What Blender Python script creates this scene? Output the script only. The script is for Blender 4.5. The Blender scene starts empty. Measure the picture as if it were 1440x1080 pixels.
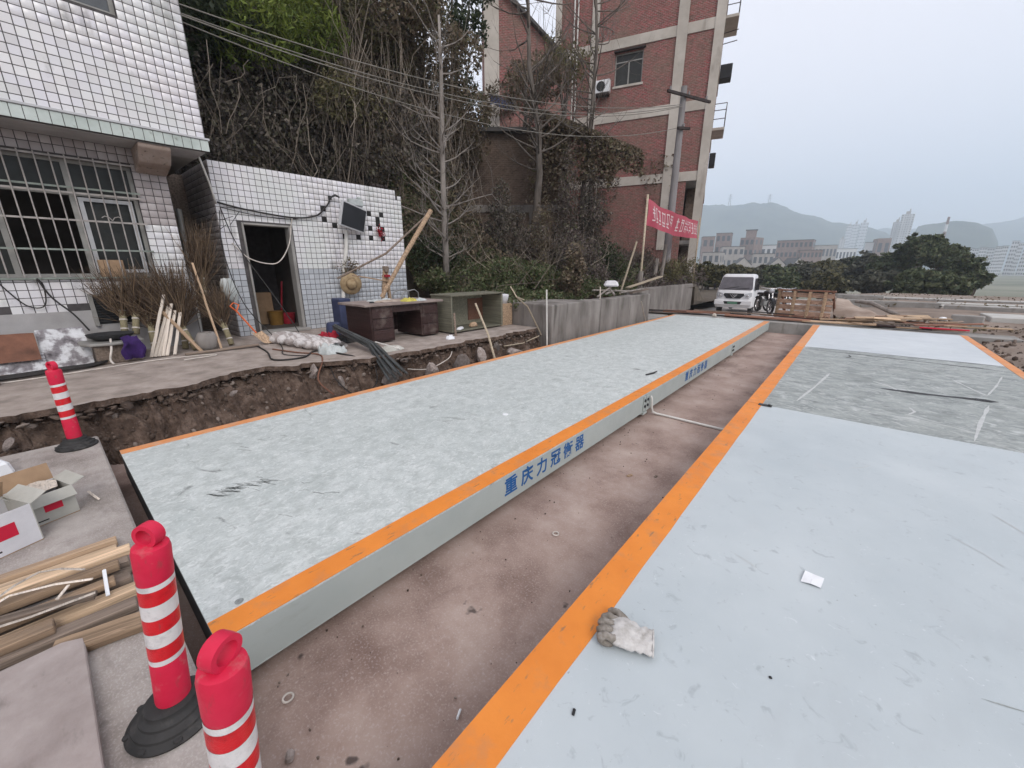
import bpy, bmesh, math, random
import numpy as np
from mathutils import Vector, Matrix, Euler
R = math.radians
random.seed(7)
rng = np.random.default_rng(7)
sc = bpy.context.scene
COL = sc.collection

# ------------------------------------------------------------------ camera, sky, sun, exposure
cam_d = bpy.data.cameras.new('camera')
cam_d.sensor_width = 36.0
cam_d.lens = 36.0 * 556.0 / 1440.0
cam_d.clip_start = 0.05
cam_d.clip_end = 20000
cam = bpy.data.objects.new('camera', cam_d)
COL.objects.link(cam)
cam.location = (0, 0, 1.6)
cam.rotation_euler = (R(90 - 16.34), 0, R(40.336))
sc.camera = cam

SUN_EL, SUN_AZ = 40.0, 112.0            # azimuth clockwise from +Y
w = bpy.data.worlds.new('World')
sc.world = w
w.use_nodes = True
wn, wl = w.node_tree.nodes, w.node_tree.links
wn.clear()
sky = wn.new('ShaderNodeTexSky')
sky.sky_type = 'NISHITA'
sky.sun_disc = False
sky.sun_elevation = R(SUN_EL)
sky.sun_rotation = R(SUN_AZ)
sky.dust_density = 4.0
sky.air_density = 1.0
mixn = wn.new('ShaderNodeMix'); mixn.data_type = 'RGBA'
mixn.inputs[0].default_value = 0.86
mixn.inputs[7].default_value = (9.3, 8.8, 9.2, 1)      # even overcast layer
wl.new(sky.outputs[0], mixn.inputs[6])
bg = wn.new('ShaderNodeBackground')
bg.inputs[1].default_value = 0.11
wo = wn.new('ShaderNodeOutputWorld')
wl.new(mixn.outputs[2], bg.inputs[0])
wl.new(bg.outputs[0], wo.inputs[0])

sun_d = bpy.data.lights.new('sun', 'SUN')
sun_d.energy = 1.6
sun_d.angle = R(26)
sun_d.color = (1.0, 0.965, 0.92)
sun = bpy.data.objects.new('sun', sun_d)
COL.objects.link(sun)
sv = Vector((math.sin(R(SUN_AZ)) * math.cos(R(SUN_EL)), math.cos(R(SUN_AZ)) * math.cos(R(SUN_EL)), math.sin(R(SUN_EL))))
sun.rotation_euler = sv.to_track_quat('Z', 'Y').to_euler()
sun.location = sv * 30

vs = sc.view_settings
vs.view_transform = 'Standard'
vs.look = 'None'
vs.exposure = 0.36
vs.gamma = 1.0
vs.use_curve_mapping = False
sc.cycles.max_bounces = 6
sc.cycles.diffuse_bounces = 3
sc.cycles.glossy_bounces = 3
sc.cycles.transmission_bounces = 4
sc.cycles.transparent_max_bounces = 8
sc.cycles.volume_bounces = 3
sc.cycles.use_denoising = True
sc.cycles.sample_clamp_indirect = 4.0

# ------------------------------------------------------------------ helpers
def srgb(r, g, b):
    f = lambda c: (c / 255) / 12.92 if c / 255 <= 0.04045 else ((c / 255 + 0.055) / 1.055) ** 2.4
    return (f(r), f(g), f(b), 1)

def wloc(o):
    v = Vector((0, 0, 0))
    while o is not None:
        v += o.location
        o = o.parent
    return v

def frame(d):
    d = Vector(d).normalized()
    up = Vector((0, 0, 1)) if abs(d.z) < 0.95 else Vector((1, 0, 0))
    s = d.cross(up).normalized()
    return d, s, s.cross(d).normalized()

class MB:
    def __init__(s):
        s.v, s.f, s.mi = [], [], []
        s.cur = 0
    def add(s, vs_, fs_):
        b = len(s.v)
        s.v += [tuple(v) for v in vs_]
        for f in fs_:
            s.f.append(tuple(b + i for i in f)); s.mi.append(s.cur)
        return s
    BF = [(0, 3, 2, 1), (4, 5, 6, 7), (0, 1, 5, 4), (1, 2, 6, 5), (2, 3, 7, 6), (3, 0, 4, 7)]
    def box(s, c, size, rot=None, top=(1, 1), shift=(0, 0)):
        x, y, z = size[0] / 2, size[1] / 2, size[2] / 2
        tx, ty = x * top[0], y * top[1]
        P = [(-x, -y, -z), (x, -y, -z), (x, y, -z), (-x, y, -z), (-tx + shift[0], -ty + shift[1], z), (tx + shift[0], -ty + shift[1], z), (tx + shift[0], ty + shift[1], z), (-tx + shift[0], ty + shift[1], z)]
        M = Euler(rot).to_matrix() if rot else Matrix.Identity(3)
        c = Vector(c)
        return s.add([c + M @ Vector(p) for p in P], MB.BF)
    def span(s, a, b):
        return s.box([(a[i] + b[i]) / 2 for i in range(3)], [abs(b[i] - a[i]) for i in range(3)])
    def bar(s, p0, p1, wd, h, up=None, taper=1.0):
        p0, p1 = Vector(p0), Vector(p1)
        d, sd, u = frame(p1 - p0)
        if up is not None:
            sd = d.cross(Vector(up)).normalized(); u = sd.cross(d).normalized()
        P = []
        for p, k in ((p0, 1), (p1, taper)):
            P += [p - sd * wd / 2 * k - u * h / 2 * k, p + sd * wd / 2 * k - u * h / 2 * k, p + sd * wd / 2 * k + u * h / 2 * k, p - sd * wd / 2 * k + u * h / 2 * k]
        return s.add(P, [(0, 1, 2, 3), (7, 6, 5, 4), (0, 4, 5, 1), (1, 5, 6, 2), (2, 6, 7, 3), (3, 7, 4, 0)])
    def tube(s, pts, r, seg=8, caps=True, flat=1.0):
        pts = [Vector(p) for p in pts]
        n = len(pts)
        rr = r if isinstance(r, (list, tuple)) else [r] * n
        t0 = (pts[1] - pts[0])
        d, a, b = frame(t0)
        V, F = [], []
        for i in range(n):
            t = (pts[min(i + 1, n - 1)] - pts[max(i - 1, 0)])
            if t.length < 1e-9: t = t0
            t = t.normalized()
            a = (a - t * a.dot(t))
            a = a.normalized() if a.length > 1e-6 else frame(t)[1]
            b = t.cross(a)
            for k in range(seg):
                an = 2 * math.pi * k / seg
                V.append(pts[i] + (a * math.cos(an) + b * math.sin(an) * flat) * rr[i])
        for i in range(n - 1):
            for k in range(seg):
                k2 = (k + 1) % seg
                F.append((i * seg + k, i * seg + k2, (i + 1) * seg + k2, (i + 1) * seg + k))
        if caps:
            F.append(tuple(range(seg - 1, -1, -1)))
            F.append(tuple((n - 1) * seg + k for k in range(seg)))
        return s.add(V, F)
    def lathe(s, prof, seg=24, o=(0, 0, 0), M=None):
        M = M or Matrix.Identity(3)
        o = Vector(o)
        V, F = [], []
        n = len(prof)
        for (r, z) in prof:
            for k in range(seg):
                an = 2 * math.pi * k / seg
                V.append(o + M @ Vector((r * math.cos(an), r * math.sin(an), z)))
        for i in range(n - 1):
            for k in range(seg):
                k2 = (k + 1) % seg
                F.append((i * seg + k, i * seg + k2, (i + 1) * seg + k2, (i + 1) * seg + k))
        if prof[0][0] > 1e-6: F.append(tuple(range(seg - 1, -1, -1)))
        if prof[-1][0] > 1e-6: F.append(tuple((n - 1) * seg + k for k in range(seg)))
        return s.add(V, F)
    def torus(s, c, R1, r, M=None, seg=20, sub=8, a0=0, a1=2 * math.pi):
        M = M or Matrix.Identity(3)
        n = seg
        pts = [Vector(c) + M @ Vector((R1 * math.cos(a0 + (a1 - a0) * i / n), R1 * math.sin(a0 + (a1 - a0) * i / n), 0)) for i in range(n + 1)]
        return s.tube(pts, r, sub, caps=(a1 - a0) < 6.2)
    def prism(s, outline, z0, z1, M=None, o=(0, 0, 0)):
        M = M or Matrix.Identity(3)
        o = Vector(o)
        n = len(outline)
        V = [o + M @ Vector((x, y, z0)) for x, y in outline] + [o + M @ Vector((x, y, z1)) for x, y in outline]
        F = [tuple(range(n - 1, -1, -1)), tuple(range(n, 2 * n))] + [(i, (i + 1) % n, n + (i + 1) % n, n + i) for i in range(n)]
        return s.add(V, F)
    def grid(s, P):
        nr, nc = len(P), len(P[0])
        V = [p for row in P for p in row]
        F = [(i * nc + j, i * nc + j + 1, (i + 1) * nc + j + 1, (i + 1) * nc + j) for i in range(nr - 1) for j in range(nc - 1)]
        return s.add(V, F)
    def build(s, name, mats, parent=None, smooth=False, bevel=0, seg=1, local=False, weld=False):
        me = bpy.data.meshes.new(name)
        off = Vector((0, 0, 0)) if (local or parent is None) else wloc(parent)
        me.from_pydata([tuple(Vector(v) - off) for v in s.v], [], s.f)
        mats = mats if isinstance(mats, (list, tuple)) else [mats]
        for m in mats: me.materials.append(m)
        if len(mats) > 1: me.polygons.foreach_set('material_index', s.mi)
        if bevel or weld:
            bm = bmesh.new(); bm.from_mesh(me)
            if weld: bmesh.ops.remove_doubles(bm, verts=bm.verts, dist=1e-5)
            if bevel:
                es = [e for e in bm.edges if len(e.link_faces) == 2 and e.calc_face_angle(0) > 0.5]
                bmesh.ops.bevel(bm, geom=es, offset=bevel, segments=seg, profile=0.5, affect='EDGES', clamp_overlap=True)
            bm.to_mesh(me); bm.free()
        if smooth:
            me.polygons.foreach_set('use_smooth', [True] * len(me.polygons))
            if smooth != 'all':
                try: me.set_sharp_from_angle(angle=R(40))
                except Exception: pass
        o = bpy.data.objects.new(name, me)
        COL.objects.link(o)
        o.parent = parent
        return o

def tag(o, label=None, cat=None, group=None, kind=None):
    if label: o['label'] = label
    if cat: o['category'] = cat
    if group: o['group'] = group
    if kind: o['kind'] = kind
    return o

def thing(name, label, cat, loc=(0, 0, 0), rz=0, group=None):
    o = bpy.data.objects.new(name, None)
    o.empty_display_size = 0.2
    COL.objects.link(o)
    o.location = loc
    o.rotation_euler = (0, 0, rz)
    return tag(o, label, cat, group)

def struct(o):
    o['kind'] = 'structure'
    return o

def copy_tree(o, parent=None):
    c = o.copy()
    COL.objects.link(c)
    c.parent = parent
    for ch in o.children:
        copy_tree(ch, c)
    return c

def np_mesh(name, v, f, mt, parent=None, kind=None, smooth=False):
    me = bpy.data.meshes.new(name)
    off = np.array(wloc(parent)) if parent is not None else np.zeros(3)
    v = np.asarray(v, dtype=np.float32) - off.astype(np.float32)
    f = np.asarray(f, dtype=np.int32)
    k = f.shape[1]
    me.vertices.add(len(v)); me.vertices.foreach_set('co', v.ravel())
    me.loops.add(f.size); me.loops.foreach_set('vertex_index', f.ravel())
    me.polygons.add(len(f)); me.polygons.foreach_set('loop_start', np.arange(len(f), dtype=np.int32) * k)
    try: me.polygons.foreach_set('loop_total', np.full(len(f), k, dtype=np.int32))
    except Exception: pass
    me.update(calc_edges=True)
    me.validate()
    me.materials.append(mt)
    if smooth: me.polygons.foreach_set('use_smooth', [True] * len(me.polygons))
    o = bpy.data.objects.new(name, me)
    COL.objects.link(o)
    o.parent = parent
    if kind: o['kind'] = kind
    return o

# smooth value noise for terrain and ragged edges
_PG = np.random.default_rng(3).random((64, 64))
def vnoise(x, y):
    x, y = np.asarray(x, float), np.asarray(y, float)
    xi, yi = np.floor(x).astype(int), np.floor(y).astype(int)
    fx, fy = x - xi, y - yi
    fx, fy = fx * fx * (3 - 2 * fx), fy * fy * (3 - 2 * fy)
    g_ = lambda a, b: _PG[a % 64, b % 64]
    return (g_(xi, yi) * (1 - fx) + g_(xi + 1, yi) * fx) * (1 - fy) + (g_(xi, yi + 1) * (1 - fx) + g_(xi + 1, yi + 1) * fx) * fy - 0.5
def fbm(x, y, o=4):
    t, a = 0, 1
    for i in range(o):
        t = t + a * vnoise(np.asarray(x) * 2 ** i + 17 * i, np.asarray(y) * 2 ** i + 5 * i); a *= 0.5
    return t
def sstep(a, b, x):
    t = np.clip((np.asarray(x, float) - a) / (b - a), 0, 1)
    return t * t * (3 - 2 * t)

# ------------------------------------------------------------------ materials
def pmat(name, ramp, scale=4, stretch=(1, 1, 1), rough=0.85, bump=0.0, bscale=60, layers=(), metal=0.0, rand=0.0, island=0.0, spec=0.3, detail=8, bdist=0.01, trans=0.0, rrough=0.0):
    m = bpy.data.materials.new(name)
    m.use_nodes = True
    N, L = m.node_tree.nodes, m.node_tree.links
    bs = N['Principled BSDF']
    bs.inputs['Roughness'].default_value = rough
    bs.inputs['Metallic'].default_value = metal
    bs.inputs['Specular IOR Level'].default_value = spec
    tc = N.new('ShaderNodeTexCoord')
    geo = N.new('ShaderNodeNewGeometry')
    def noise(sc_, st, det=detail, off=0.0, dist=0.0, world=False):
        mp = N.new('ShaderNodeMapping')
        mp.inputs['Scale'].default_value = st
        mp.inputs['Location'].default_value = (off, off * 1.7, off * 0.6)
        L.new(geo.outputs['Position'] if world else tc.outputs['Object'], mp.inputs[0])
        n = N.new('ShaderNodeTexNoise')
        n.inputs['Scale'].default_value = sc_
        n.inputs['Detail'].default_value = det
        n.inputs['Roughness'].default_value = 0.62
        n.inputs['Distortion'].default_value = dist
        L.new(mp.outputs[0], n.inputs['Vector'])
        return n.outputs[0]
    rp = N.new('ShaderNodeValToRGB')
    el = rp.color_ramp.elements
    ramp = ramp if isinstance(ramp, list) else [(0, ramp), (1, ramp)]
    while len(el) < len(ramp): el.new(0.5)
    for e, (p, c) in zip(el, ramp):
        e.position = p; e.color = c
    if island >= 1.0:
        gi = N.new('ShaderNodeNewGeometry')
        L.new(gi.outputs['Random Per Island'], rp.inputs[0])
    elif rand >= 1.0:
        oi = N.new('ShaderNodeObjectInfo')
        L.new(oi.outputs['Random'], rp.inputs[0])
    else:
        mr = N.new('ShaderNodeMapRange')
        mr.inputs[1].default_value = 0.28; mr.inputs[2].default_value = 0.72
        L.new(noise(scale, stretch), mr.inputs[0])
        L.new(mr.outputs[0], rp.inputs[0])
    col = rp.outputs[0]
    for i, ly in enumerate(layers):
        fac = noise(ly.get('scale', 3), ly.get('stretch', (1, 1, 1)), ly.get('detail', 6), 3.1 * (i + 1), ly.get('dist', 0.0), ly.get('world', False))
        mr = N.new('ShaderNodeMapRange')
        mr.inputs[1].default_value = ly['lo']; mr.inputs[2].default_value = ly['hi']
        mr.inputs[4].default_value = ly.get('k', 1.0)
        L.new(fac, mr.inputs[0])
        mx = N.new('ShaderNodeMix'); mx.data_type = 'RGBA'
        L.new(mr.outputs[0], mx.inputs[0]); L.new(col, mx.inputs[6])
        mx.inputs[7].default_value = ly['color']
        col = mx.outputs[2]
    for amt, src in ((rand, 'o'), (island, 'i')):
        if 0 < amt < 1:
            if src == 'o':
                q = N.new('ShaderNodeObjectInfo').outputs['Random']
            else:
                q = N.new('ShaderNodeNewGeometry').outputs['Random Per Island']
            mr = N.new('ShaderNodeMapRange')
            mr.inputs[3].default_value = 1 - amt; mr.inputs[4].default_value = 1 + amt
            L.new(q, mr.inputs[0])
            h = N.new('ShaderNodeHueSaturation')
            L.new(mr.outputs[0], h.inputs['Value']); L.new(col, h.inputs['Color'])
            col = h.outputs[0]
    L.new(col, bs.inputs['Base Color'])
    if rrough:
        mr = N.new('ShaderNodeMapRange')
        mr.inputs[1].default_value = 0.3; mr.inputs[2].default_value = 0.7
        mr.inputs[3].default_value = max(0.02, rough - rrough); mr.inputs[4].default_value = min(1, rough + rrough)
        L.new(noise(scale * 2.3, stretch, 6, 9.0), mr.inputs[0]); L.new(mr.outputs[0], bs.inputs['Roughness'])
    if bump:
        b = N.new('ShaderNodeBump')
        b.inputs['Strength'].default_value = bump
        b.inputs['Distance'].default_value = bdist
        L.new(noise(bscale, stretch, 6, 5.0), b.inputs['Height'])
        L.new(b.outputs[0], bs.inputs['Normal'])
    if trans:
        tr = N.new('ShaderNodeBsdfTranslucent')
        L.new(col, tr.inputs[0])
        ms = N.new('ShaderNodeMixShader'); ms.inputs[0].default_value = trans
        out = N['Material Output']
        L.new(bs.outputs[0], ms.inputs[1]); L.new(tr.outputs[0], ms.inputs[2]); L.new(ms.outputs[0], out.inputs[0])
    return m

def two(c, k=0.7):
    return [(0, tuple(x * k for x in c[:3]) + (1,)), (1, tuple(min(1, x * (2 - k)) for x in c[:3]) + (1,))]

S = srgb
M = {}
M['deck_old'] = pmat('deck_old', [(0, (0.43, 0.465, 0.45, 1)), (0.5, (0.53, 0.565, 0.55, 1)), (1, (0.63, 0.66, 0.645, 1))], 8.0, rough=0.6, bump=0.25, bscale=25, detail=12, rrough=0.15, layers=(
    dict(scale=11, stretch=(1, .55, 1), lo=0.50, hi=0.66, color=(0.36, 0.39, 0.375, 1), k=0.6, detail=12, dist=1.2),
    dict(scale=0.8, stretch=(1, .4, 1), lo=0.48, hi=0.72, color=(0.40, 0.44, 0.425, 1), k=0.6, detail=8),
    dict(scale=60, stretch=(1, .5, 1), lo=0.50, hi=0.64, color=(0.33, 0.35, 0.34, 1), k=0.55, detail=8, dist=2.0),
    dict(scale=26, stretch=(1, .7, 1), lo=0.53, hi=0.64, color=(0.74, 0.76, 0.75, 1), k=0.5, detail=10, dist=1.5),
    dict(scale=2.6, stretch=(.55, 1.2, 1), lo=0.635, hi=0.72, color=(0.10, 0.105, 0.10, 1), k=0.75, detail=12, dist=1.2)))
M['deck_clean'] = pmat('deck_clean', [(0, (0.43, 0.48, 0.50, 1)), (1, (0.52, 0.565, 0.58, 1))], 1.2, rough=0.45, bump=0.05, bscale=12, rrough=0.1, layers=(
    dict(scale=13, lo=0.60, hi=0.70, color=(0.30, 0.33, 0.35, 1), k=0.55, detail=12, dist=1.0),
    dict(scale=1.6, stretch=(1, .4, 1), lo=0.56, hi=0.72, color=(0.40, 0.43, 0.445, 1), k=0.5, detail=12),
    dict(scale=22, lo=0.64, hi=0.70, color=(0.66, 0.69, 0.71, 1), k=0.6, detail=10, dist=2.0),
    dict(scale=3, lo=0.62, hi=0.8, color=(0.50, 0.53, 0.54, 1), k=0.7, detail=12),
    dict(scale=42, lo=0.70, hi=0.76, color=(0.12, 0.12, 0.12, 1), k=0.6, detail=3)))
M['deck_dusty'] = pmat('deck_dusty', [(0, (0.21, 0.23, 0.225, 1)), (0.5, (0.31, 0.335, 0.325, 1)), (1, (0.40, 0.425, 0.41, 1))], 5.0, stretch=(.75, 1.1, 1), rough=0.8, bump=0.25, bscale=22, detail=12, layers=(
    dict(scale=4, stretch=(.8, 1.1, 1), lo=0.53, hi=0.66, color=(0.56, 0.58, 0.57, 1), k=0.7, detail=14, dist=2.2),
    dict(scale=18, stretch=(.7, 1.1, 1), lo=0.55, hi=0.66, color=(0.60, 0.615, 0.61, 1), k=0.5, detail=10, dist=1.5),
    dict(scale=1.2, lo=0.5, hi=0.7, color=(0.24, 0.26, 0.25, 1), k=0.6, detail=10),
    dict(scale=9, stretch=(.6, 1.2, 1), lo=0.57, hi=0.68, color=(0.15, 0.16, 0.16, 1), k=0.65, detail=12, dist=1.5)))
M['scuff'] = pmat('rubber_scuff', [(0, (0.13, 0.14, 0.135, 1)), (1, (0.36, 0.38, 0.37, 1))], 40, rough=0.9, detail=8)
M['deck_smear'] = pmat('chalky_smear', [(0, (0.44, 0.455, 0.45, 1)), (1, (0.58, 0.595, 0.59, 1))], 9, rough=0.9, detail=10)
M['deck_far'] = pmat('deck_far', [(0, (0.50, 0.54, 0.57, 1)), (1, (0.62, 0.66, 0.68, 1))], 1.4, rough=0.6, bump=0.1, bscale=14, layers=(
    dict(scale=6, stretch=(.5, 1.5, 1), lo=0.58, hi=0.75, color=(0.40, 0.43, 0.44, 1), k=0.6, detail=10),))
M['orange'] = pmat('orange_paint', [(0, (0.68, 0.21, 0.032, 1)), (1, (0.80, 0.27, 0.045, 1))], 3, rough=0.55, bump=0.15, bscale=30, rrough=0.1, layers=(
    dict(scale=7, lo=0.52, hi=0.70, color=(0.55, 0.23, 0.09, 1), k=0.75, detail=12),
    dict(scale=30, stretch=(1, .3, 1), lo=0.61, hi=0.69, color=(0.24, 0.15, 0.09, 1), k=0.75, detail=10)))
M['orange_worn'] = pmat('orange_paint_worn', [(0, (0.60, 0.24, 0.10, 1)), (1, (0.74, 0.31, 0.11, 1))], 3, rough=0.7, bump=0.2, bscale=30, layers=(
    dict(scale=5, lo=0.48, hi=0.68, color=(0.56, 0.36, 0.25, 1), k=0.75, detail=12),
    dict(scale=24, lo=0.62, hi=0.72, color=(0.36, 0.22, 0.15, 1), k=0.7, detail=8)))
M['steel_paint'] = pmat('steel_side_paint', [(0, (0.36, 0.40, 0.385, 1)), (1, (0.44, 0.48, 0.46, 1))], 1.5, rough=0.45, bump=0.05, bscale=20, rrough=0.1, layers=(
    dict(scale=4, stretch=(1, 1, 3), lo=0.6, hi=0.8, color=(0.30, 0.31, 0.28, 1), k=0.5, detail=10),))
M['steel_dark'] = pmat('steel_dark', two((0.05, 0.05, 0.052, 1)), 6, rough=0.6, metal=0.4)
M['blue_letters'] = pmat('blue_letters', (0.012, 0.10, 0.30, 1), rough=0.5)
M['pit'] = pmat('pit_floor', [(0, (0.195, 0.13, 0.108, 1)), (0.5, (0.325, 0.237, 0.20, 1)), (1, (0.43, 0.34, 0.295, 1))], 2.2, rough=0.85, bump=0.5, bscale=45, bdist=0.006, detail=12, layers=(
    dict(scale=85, lo=0.52, hi=0.70, color=(0.50, 0.43, 0.40, 1), k=0.5, detail=5),
    dict(scale=0.9, stretch=(1.4, .7, 1), lo=0.56, hi=0.76, color=(0.12, 0.075, 0.064, 1), k=0.8, detail=12, dist=1.0),
    dict(scale=5, lo=0.69, hi=0.74, color=(0.035, 0.027, 0.025, 1), k=0.8, detail=3)))
M['slab'] = pmat('approach_concrete', [(0, (0.22, 0.19, 0.17, 1)), (0.5, (0.35, 0.31, 0.285, 1)), (1, (0.47, 0.43, 0.40, 1))], 3.2, rough=0.9, bump=0.7, bscale=40, bdist=0.008, detail=12, layers=(
    dict(scale=120, stretch=(.8, 1, 1), lo=0.50, hi=0.66, color=(0.52, 0.48, 0.45, 1), k=0.5, detail=4),
    dict(scale=9, stretch=(.5, 1, 1), lo=0.52, hi=0.68, color=(0.21, 0.18, 0.165, 1), k=0.5, detail=10),
    dict(scale=4, lo=0.62, hi=0.74, color=(0.13, 0.115, 0.105, 1), k=0.75, detail=10)))
M['slab_board'] = pmat('board_face', [(0, (0.27, 0.225, 0.21, 1)), (1, (0.41, 0.355, 0.335, 1))], 6, rough=0.85, bump=0.3, bscale=30, detail=12, layers=(
    dict(scale=14, stretch=(.4, 1, 1), lo=0.6, hi=0.72, color=(0.19, 0.165, 0.15, 1), k=0.6, detail=10),))
M['court'] = pmat('forecourt_concrete', [(0, (0.22, 0.185, 0.16, 1)), (0.5, (0.34, 0.285, 0.25, 1)), (1, (0.45, 0.385, 0.345, 1))], 4.0, rough=0.9, bump=0.4, bscale=30, detail=12, layers=(
    dict(scale=2.5, lo=0.58, hi=0.74, color=(0.17, 0.14, 0.125, 1), k=0.65, detail=10),))
M['soil'] = pmat('trench_soil', [(0, (0.035, 0.022, 0.016, 1)), (0.5, (0.11, 0.075, 0.057, 1)), (1, (0.24, 0.175, 0.14, 1))], 7, rough=0.95, bump=1.0, bscale=22, bdist=0.04, detail=12, layers=(
    dict(scale=16, lo=0.62, hi=0.7, color=(0.26, 0.205, 0.17, 1), k=0.6, detail=8),))
M['rubble'] = pmat('broken_concrete', [(0, (0.15, 0.12, 0.105, 1)), (1, (0.36, 0.31, 0.285, 1))], 5, rough=0.95, bump=0.7, bscale=25, bdist=0.02, rand=0.35)
M['clod'] = pmat('soil_clods', [(0, (0.06, 0.042, 0.033, 1)), (0.8, (0.13, 0.095, 0.075, 1)), (1, (0.26, 0.215, 0.185, 1))], rough=0.95, island=1.0)
M['earth'] = pmat('yard_earth', [(0, (0.15, 0.115, 0.09, 1)), (0.5, (0.24, 0.19, 0.155, 1)), (1, (0.33, 0.275, 0.235, 1))], 0.8, rough=0.95, bump=0.8, bscale=8, bdist=0.03, detail=12)
M['road'] = pmat('pale_road', [(0, (0.26, 0.235, 0.215, 1)), (1, (0.46, 0.43, 0.405, 1))], 1.5, rough=0.9, bump=0.3, bscale=20, detail=10)
M['pale_slab'] = pmat('pale_concrete_slab', [(0, (0.36, 0.35, 0.325, 1)), (1, (0.56, 0.555, 0.525, 1))], 1.2, rough=0.9, bump=0.3, bscale=12, detail=12)
M['valley'] = pmat('valley_ground', [(0, (0.10, 0.115, 0.075, 1)), (0.5, (0.19, 0.19, 0.14, 1)), (1, (0.30, 0.285, 0.23, 1))], 0.02, rough=0.95, detail=10)
M['wall_conc'] = pmat('stained_wall_concrete', [(0, (0.09, 0.08, 0.07, 1)), (0.45, (0.20, 0.18, 0.165, 1)), (1, (0.32, 0.295, 0.275, 1))], 1.6, stretch=(1, 1, .35), rough=0.9, bump=0.5, bscale=18, detail=12, layers=(
    dict(scale=5, stretch=(1, 1, .12), lo=0.56, hi=0.72, color=(0.06, 0.052, 0.045, 1), k=0.75, detail=8),
    dict(scale=3, lo=0.62, hi=0.8, color=(0.09, 0.10, 0.06, 1), k=0.6, detail=10)))
M['conc'] = pmat('grey_concrete', [(0, (0.22, 0.21, 0.195, 1)), (1, (0.38, 0.365, 0.345, 1))], 2.0, rough=0.9, bump=0.3, bscale=25, detail=12, layers=(
    dict(scale=6, stretch=(1, 1, .2), lo=0.58, hi=0.74, color=(0.14, 0.13, 0.115, 1), k=0.65, detail=10),))
M['beam_stain'] = pmat('stained_beam', [(0, (0.24, 0.17, 0.135, 1)), (1, (0.40, 0.33, 0.29, 1))], 4, rough=0.9, detail=12, layers=(dict(scale=18, lo=0.6, hi=0.68, color=(0.05, 0.04, 0.03, 1), k=0.8),))
M['ledge'] = pmat('green_white_ledge', [(0, (0.42, 0.47, 0.44, 1)), (1, (0.60, 0.65, 0.62, 1))], 3, rough=0.6, detail=10, layers=(dict(scale=9, lo=0.62, hi=0.72, color=(0.18, 0.19, 0.16, 1), k=0.7, detail=10),))
M['grout'] = pmat('dark_grout', two((0.085, 0.078, 0.078, 1)), 10, rough=0.95)
TST = (dict(scale=2.2, stretch=(1, 1, .45), lo=0.585, hi=0.72, color=(0.17, 0.16, 0.15, 1), k=0.8, detail=10, world=True), dict(scale=.9, lo=0.45, hi=0.65, color=(0.66, 0.68, 0.655, 1), k=0.7, detail=3, world=True), dict(scale=1.3, lo=0.50, hi=0.7, color=(0.72, 0.67, 0.70, 1), k=0.6, detail=3, world=True))
M['tile'] = pmat('white_tile', [(0, (0.64, 0.62, 0.63, 1)), (0.35, (0.74, 0.72, 0.72, 1)), (0.7, (0.72, 0.70, 0.74, 1)), (1, (0.80, 0.785, 0.775, 1))], rough=0.28, rand=1.0, spec=0.5, layers=TST)
M['tile_f'] = pmat('white_tile_field', [(0, (0.64, 0.62, 0.63, 1)), (0.35, (0.74, 0.72, 0.72, 1)), (0.7, (0.72, 0.70, 0.74, 1)), (1, (0.80, 0.785, 0.775, 1))], rough=0.28, island=1.0, spec=0.5, layers=TST)
M['tile_b'] = pmat('blue_grey_tile', [(0, (0.42, 0.44, 0.47, 1)), (1, (0.52, 0.54, 0.57, 1))], rough=0.3, rand=1.0, spec=0.5)
M['tile_bf'] = pmat('blue_grey_tile_field', [(0, (0.42, 0.44, 0.47, 1)), (1, (0.52, 0.54, 0.57, 1))], rough=0.3, island=1.0, spec=0.5)
M['tile_dark'] = pmat('bare_tile_bed', two((0.025, 0.024, 0.024, 1)), 20, rough=0.9)
M['tile_grey'] = pmat('old_grey_tile', [(0, (0.34, 0.30, 0.295, 1)), (1, (0.46, 0.42, 0.415, 1))], rough=0.5, rand=1.0)
M['tile_greyf'] = pmat('old_grey_tile_field', [(0, (0.34, 0.30, 0.295, 1)), (1, (0.46, 0.42, 0.415, 1))], rough=0.5, island=1.0)
M['plaster'] = pmat('grey_plaster', [(0, (0.34, 0.325, 0.32, 1)), (1, (0.46, 0.445, 0.44, 1))], 3, rough=0.9, bump=0.3, bscale=20, detail=10)
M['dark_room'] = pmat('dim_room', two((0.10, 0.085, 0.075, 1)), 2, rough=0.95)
M['frame_alu'] = pmat('aluminium_frame', two((0.30, 0.29, 0.27, 1), .8), 6, rough=0.55, metal=0.3)
M['bar'] = pmat('painted_bars', two((0.36, 0.33, 0.31, 1)), 8, rough=0.6)
M['rail_green'] = pmat('green_rail', two((0.24, 0.27, 0.24, 1)), 8, rough=0.7)
M['glass'] = pmat('dim_glass', two((0.035, 0.036, 0.034, 1)), 2, rough=0.25, spec=0.2)
M['glass_grey'] = pmat('grey_window_glass', two((0.09, 0.095, 0.10, 1)), 2, rough=0.1, spec=0.7)
def wood(name, c, k=0.6, sc_=5.0, rough=0.85, rand=0.3, bump=0.5):
    return pmat(name, two(c, k), sc_ * 4, stretch=(0.05, 1.6, 1.6), rough=rough, bump=bump, bscale=40, detail=12, rand=rand, layers=(
        dict(scale=55, stretch=(.03, 2, 2), lo=0.50, hi=0.64, color=tuple(x * 0.5 for x in c[:3]) + (1,), k=0.7, detail=8),
        dict(scale=3, stretch=(.5, 1, 1), lo=0.55, hi=0.75, color=(0.20, 0.17, 0.145, 1), k=0.6, detail=10)))
M['wood_new'] = wood('pale_timber', (0.52, 0.375, 0.25, 1), .5)
M['wood_mid'] = wood('tan_timber', (0.38, 0.265, 0.175, 1), .45)
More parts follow.
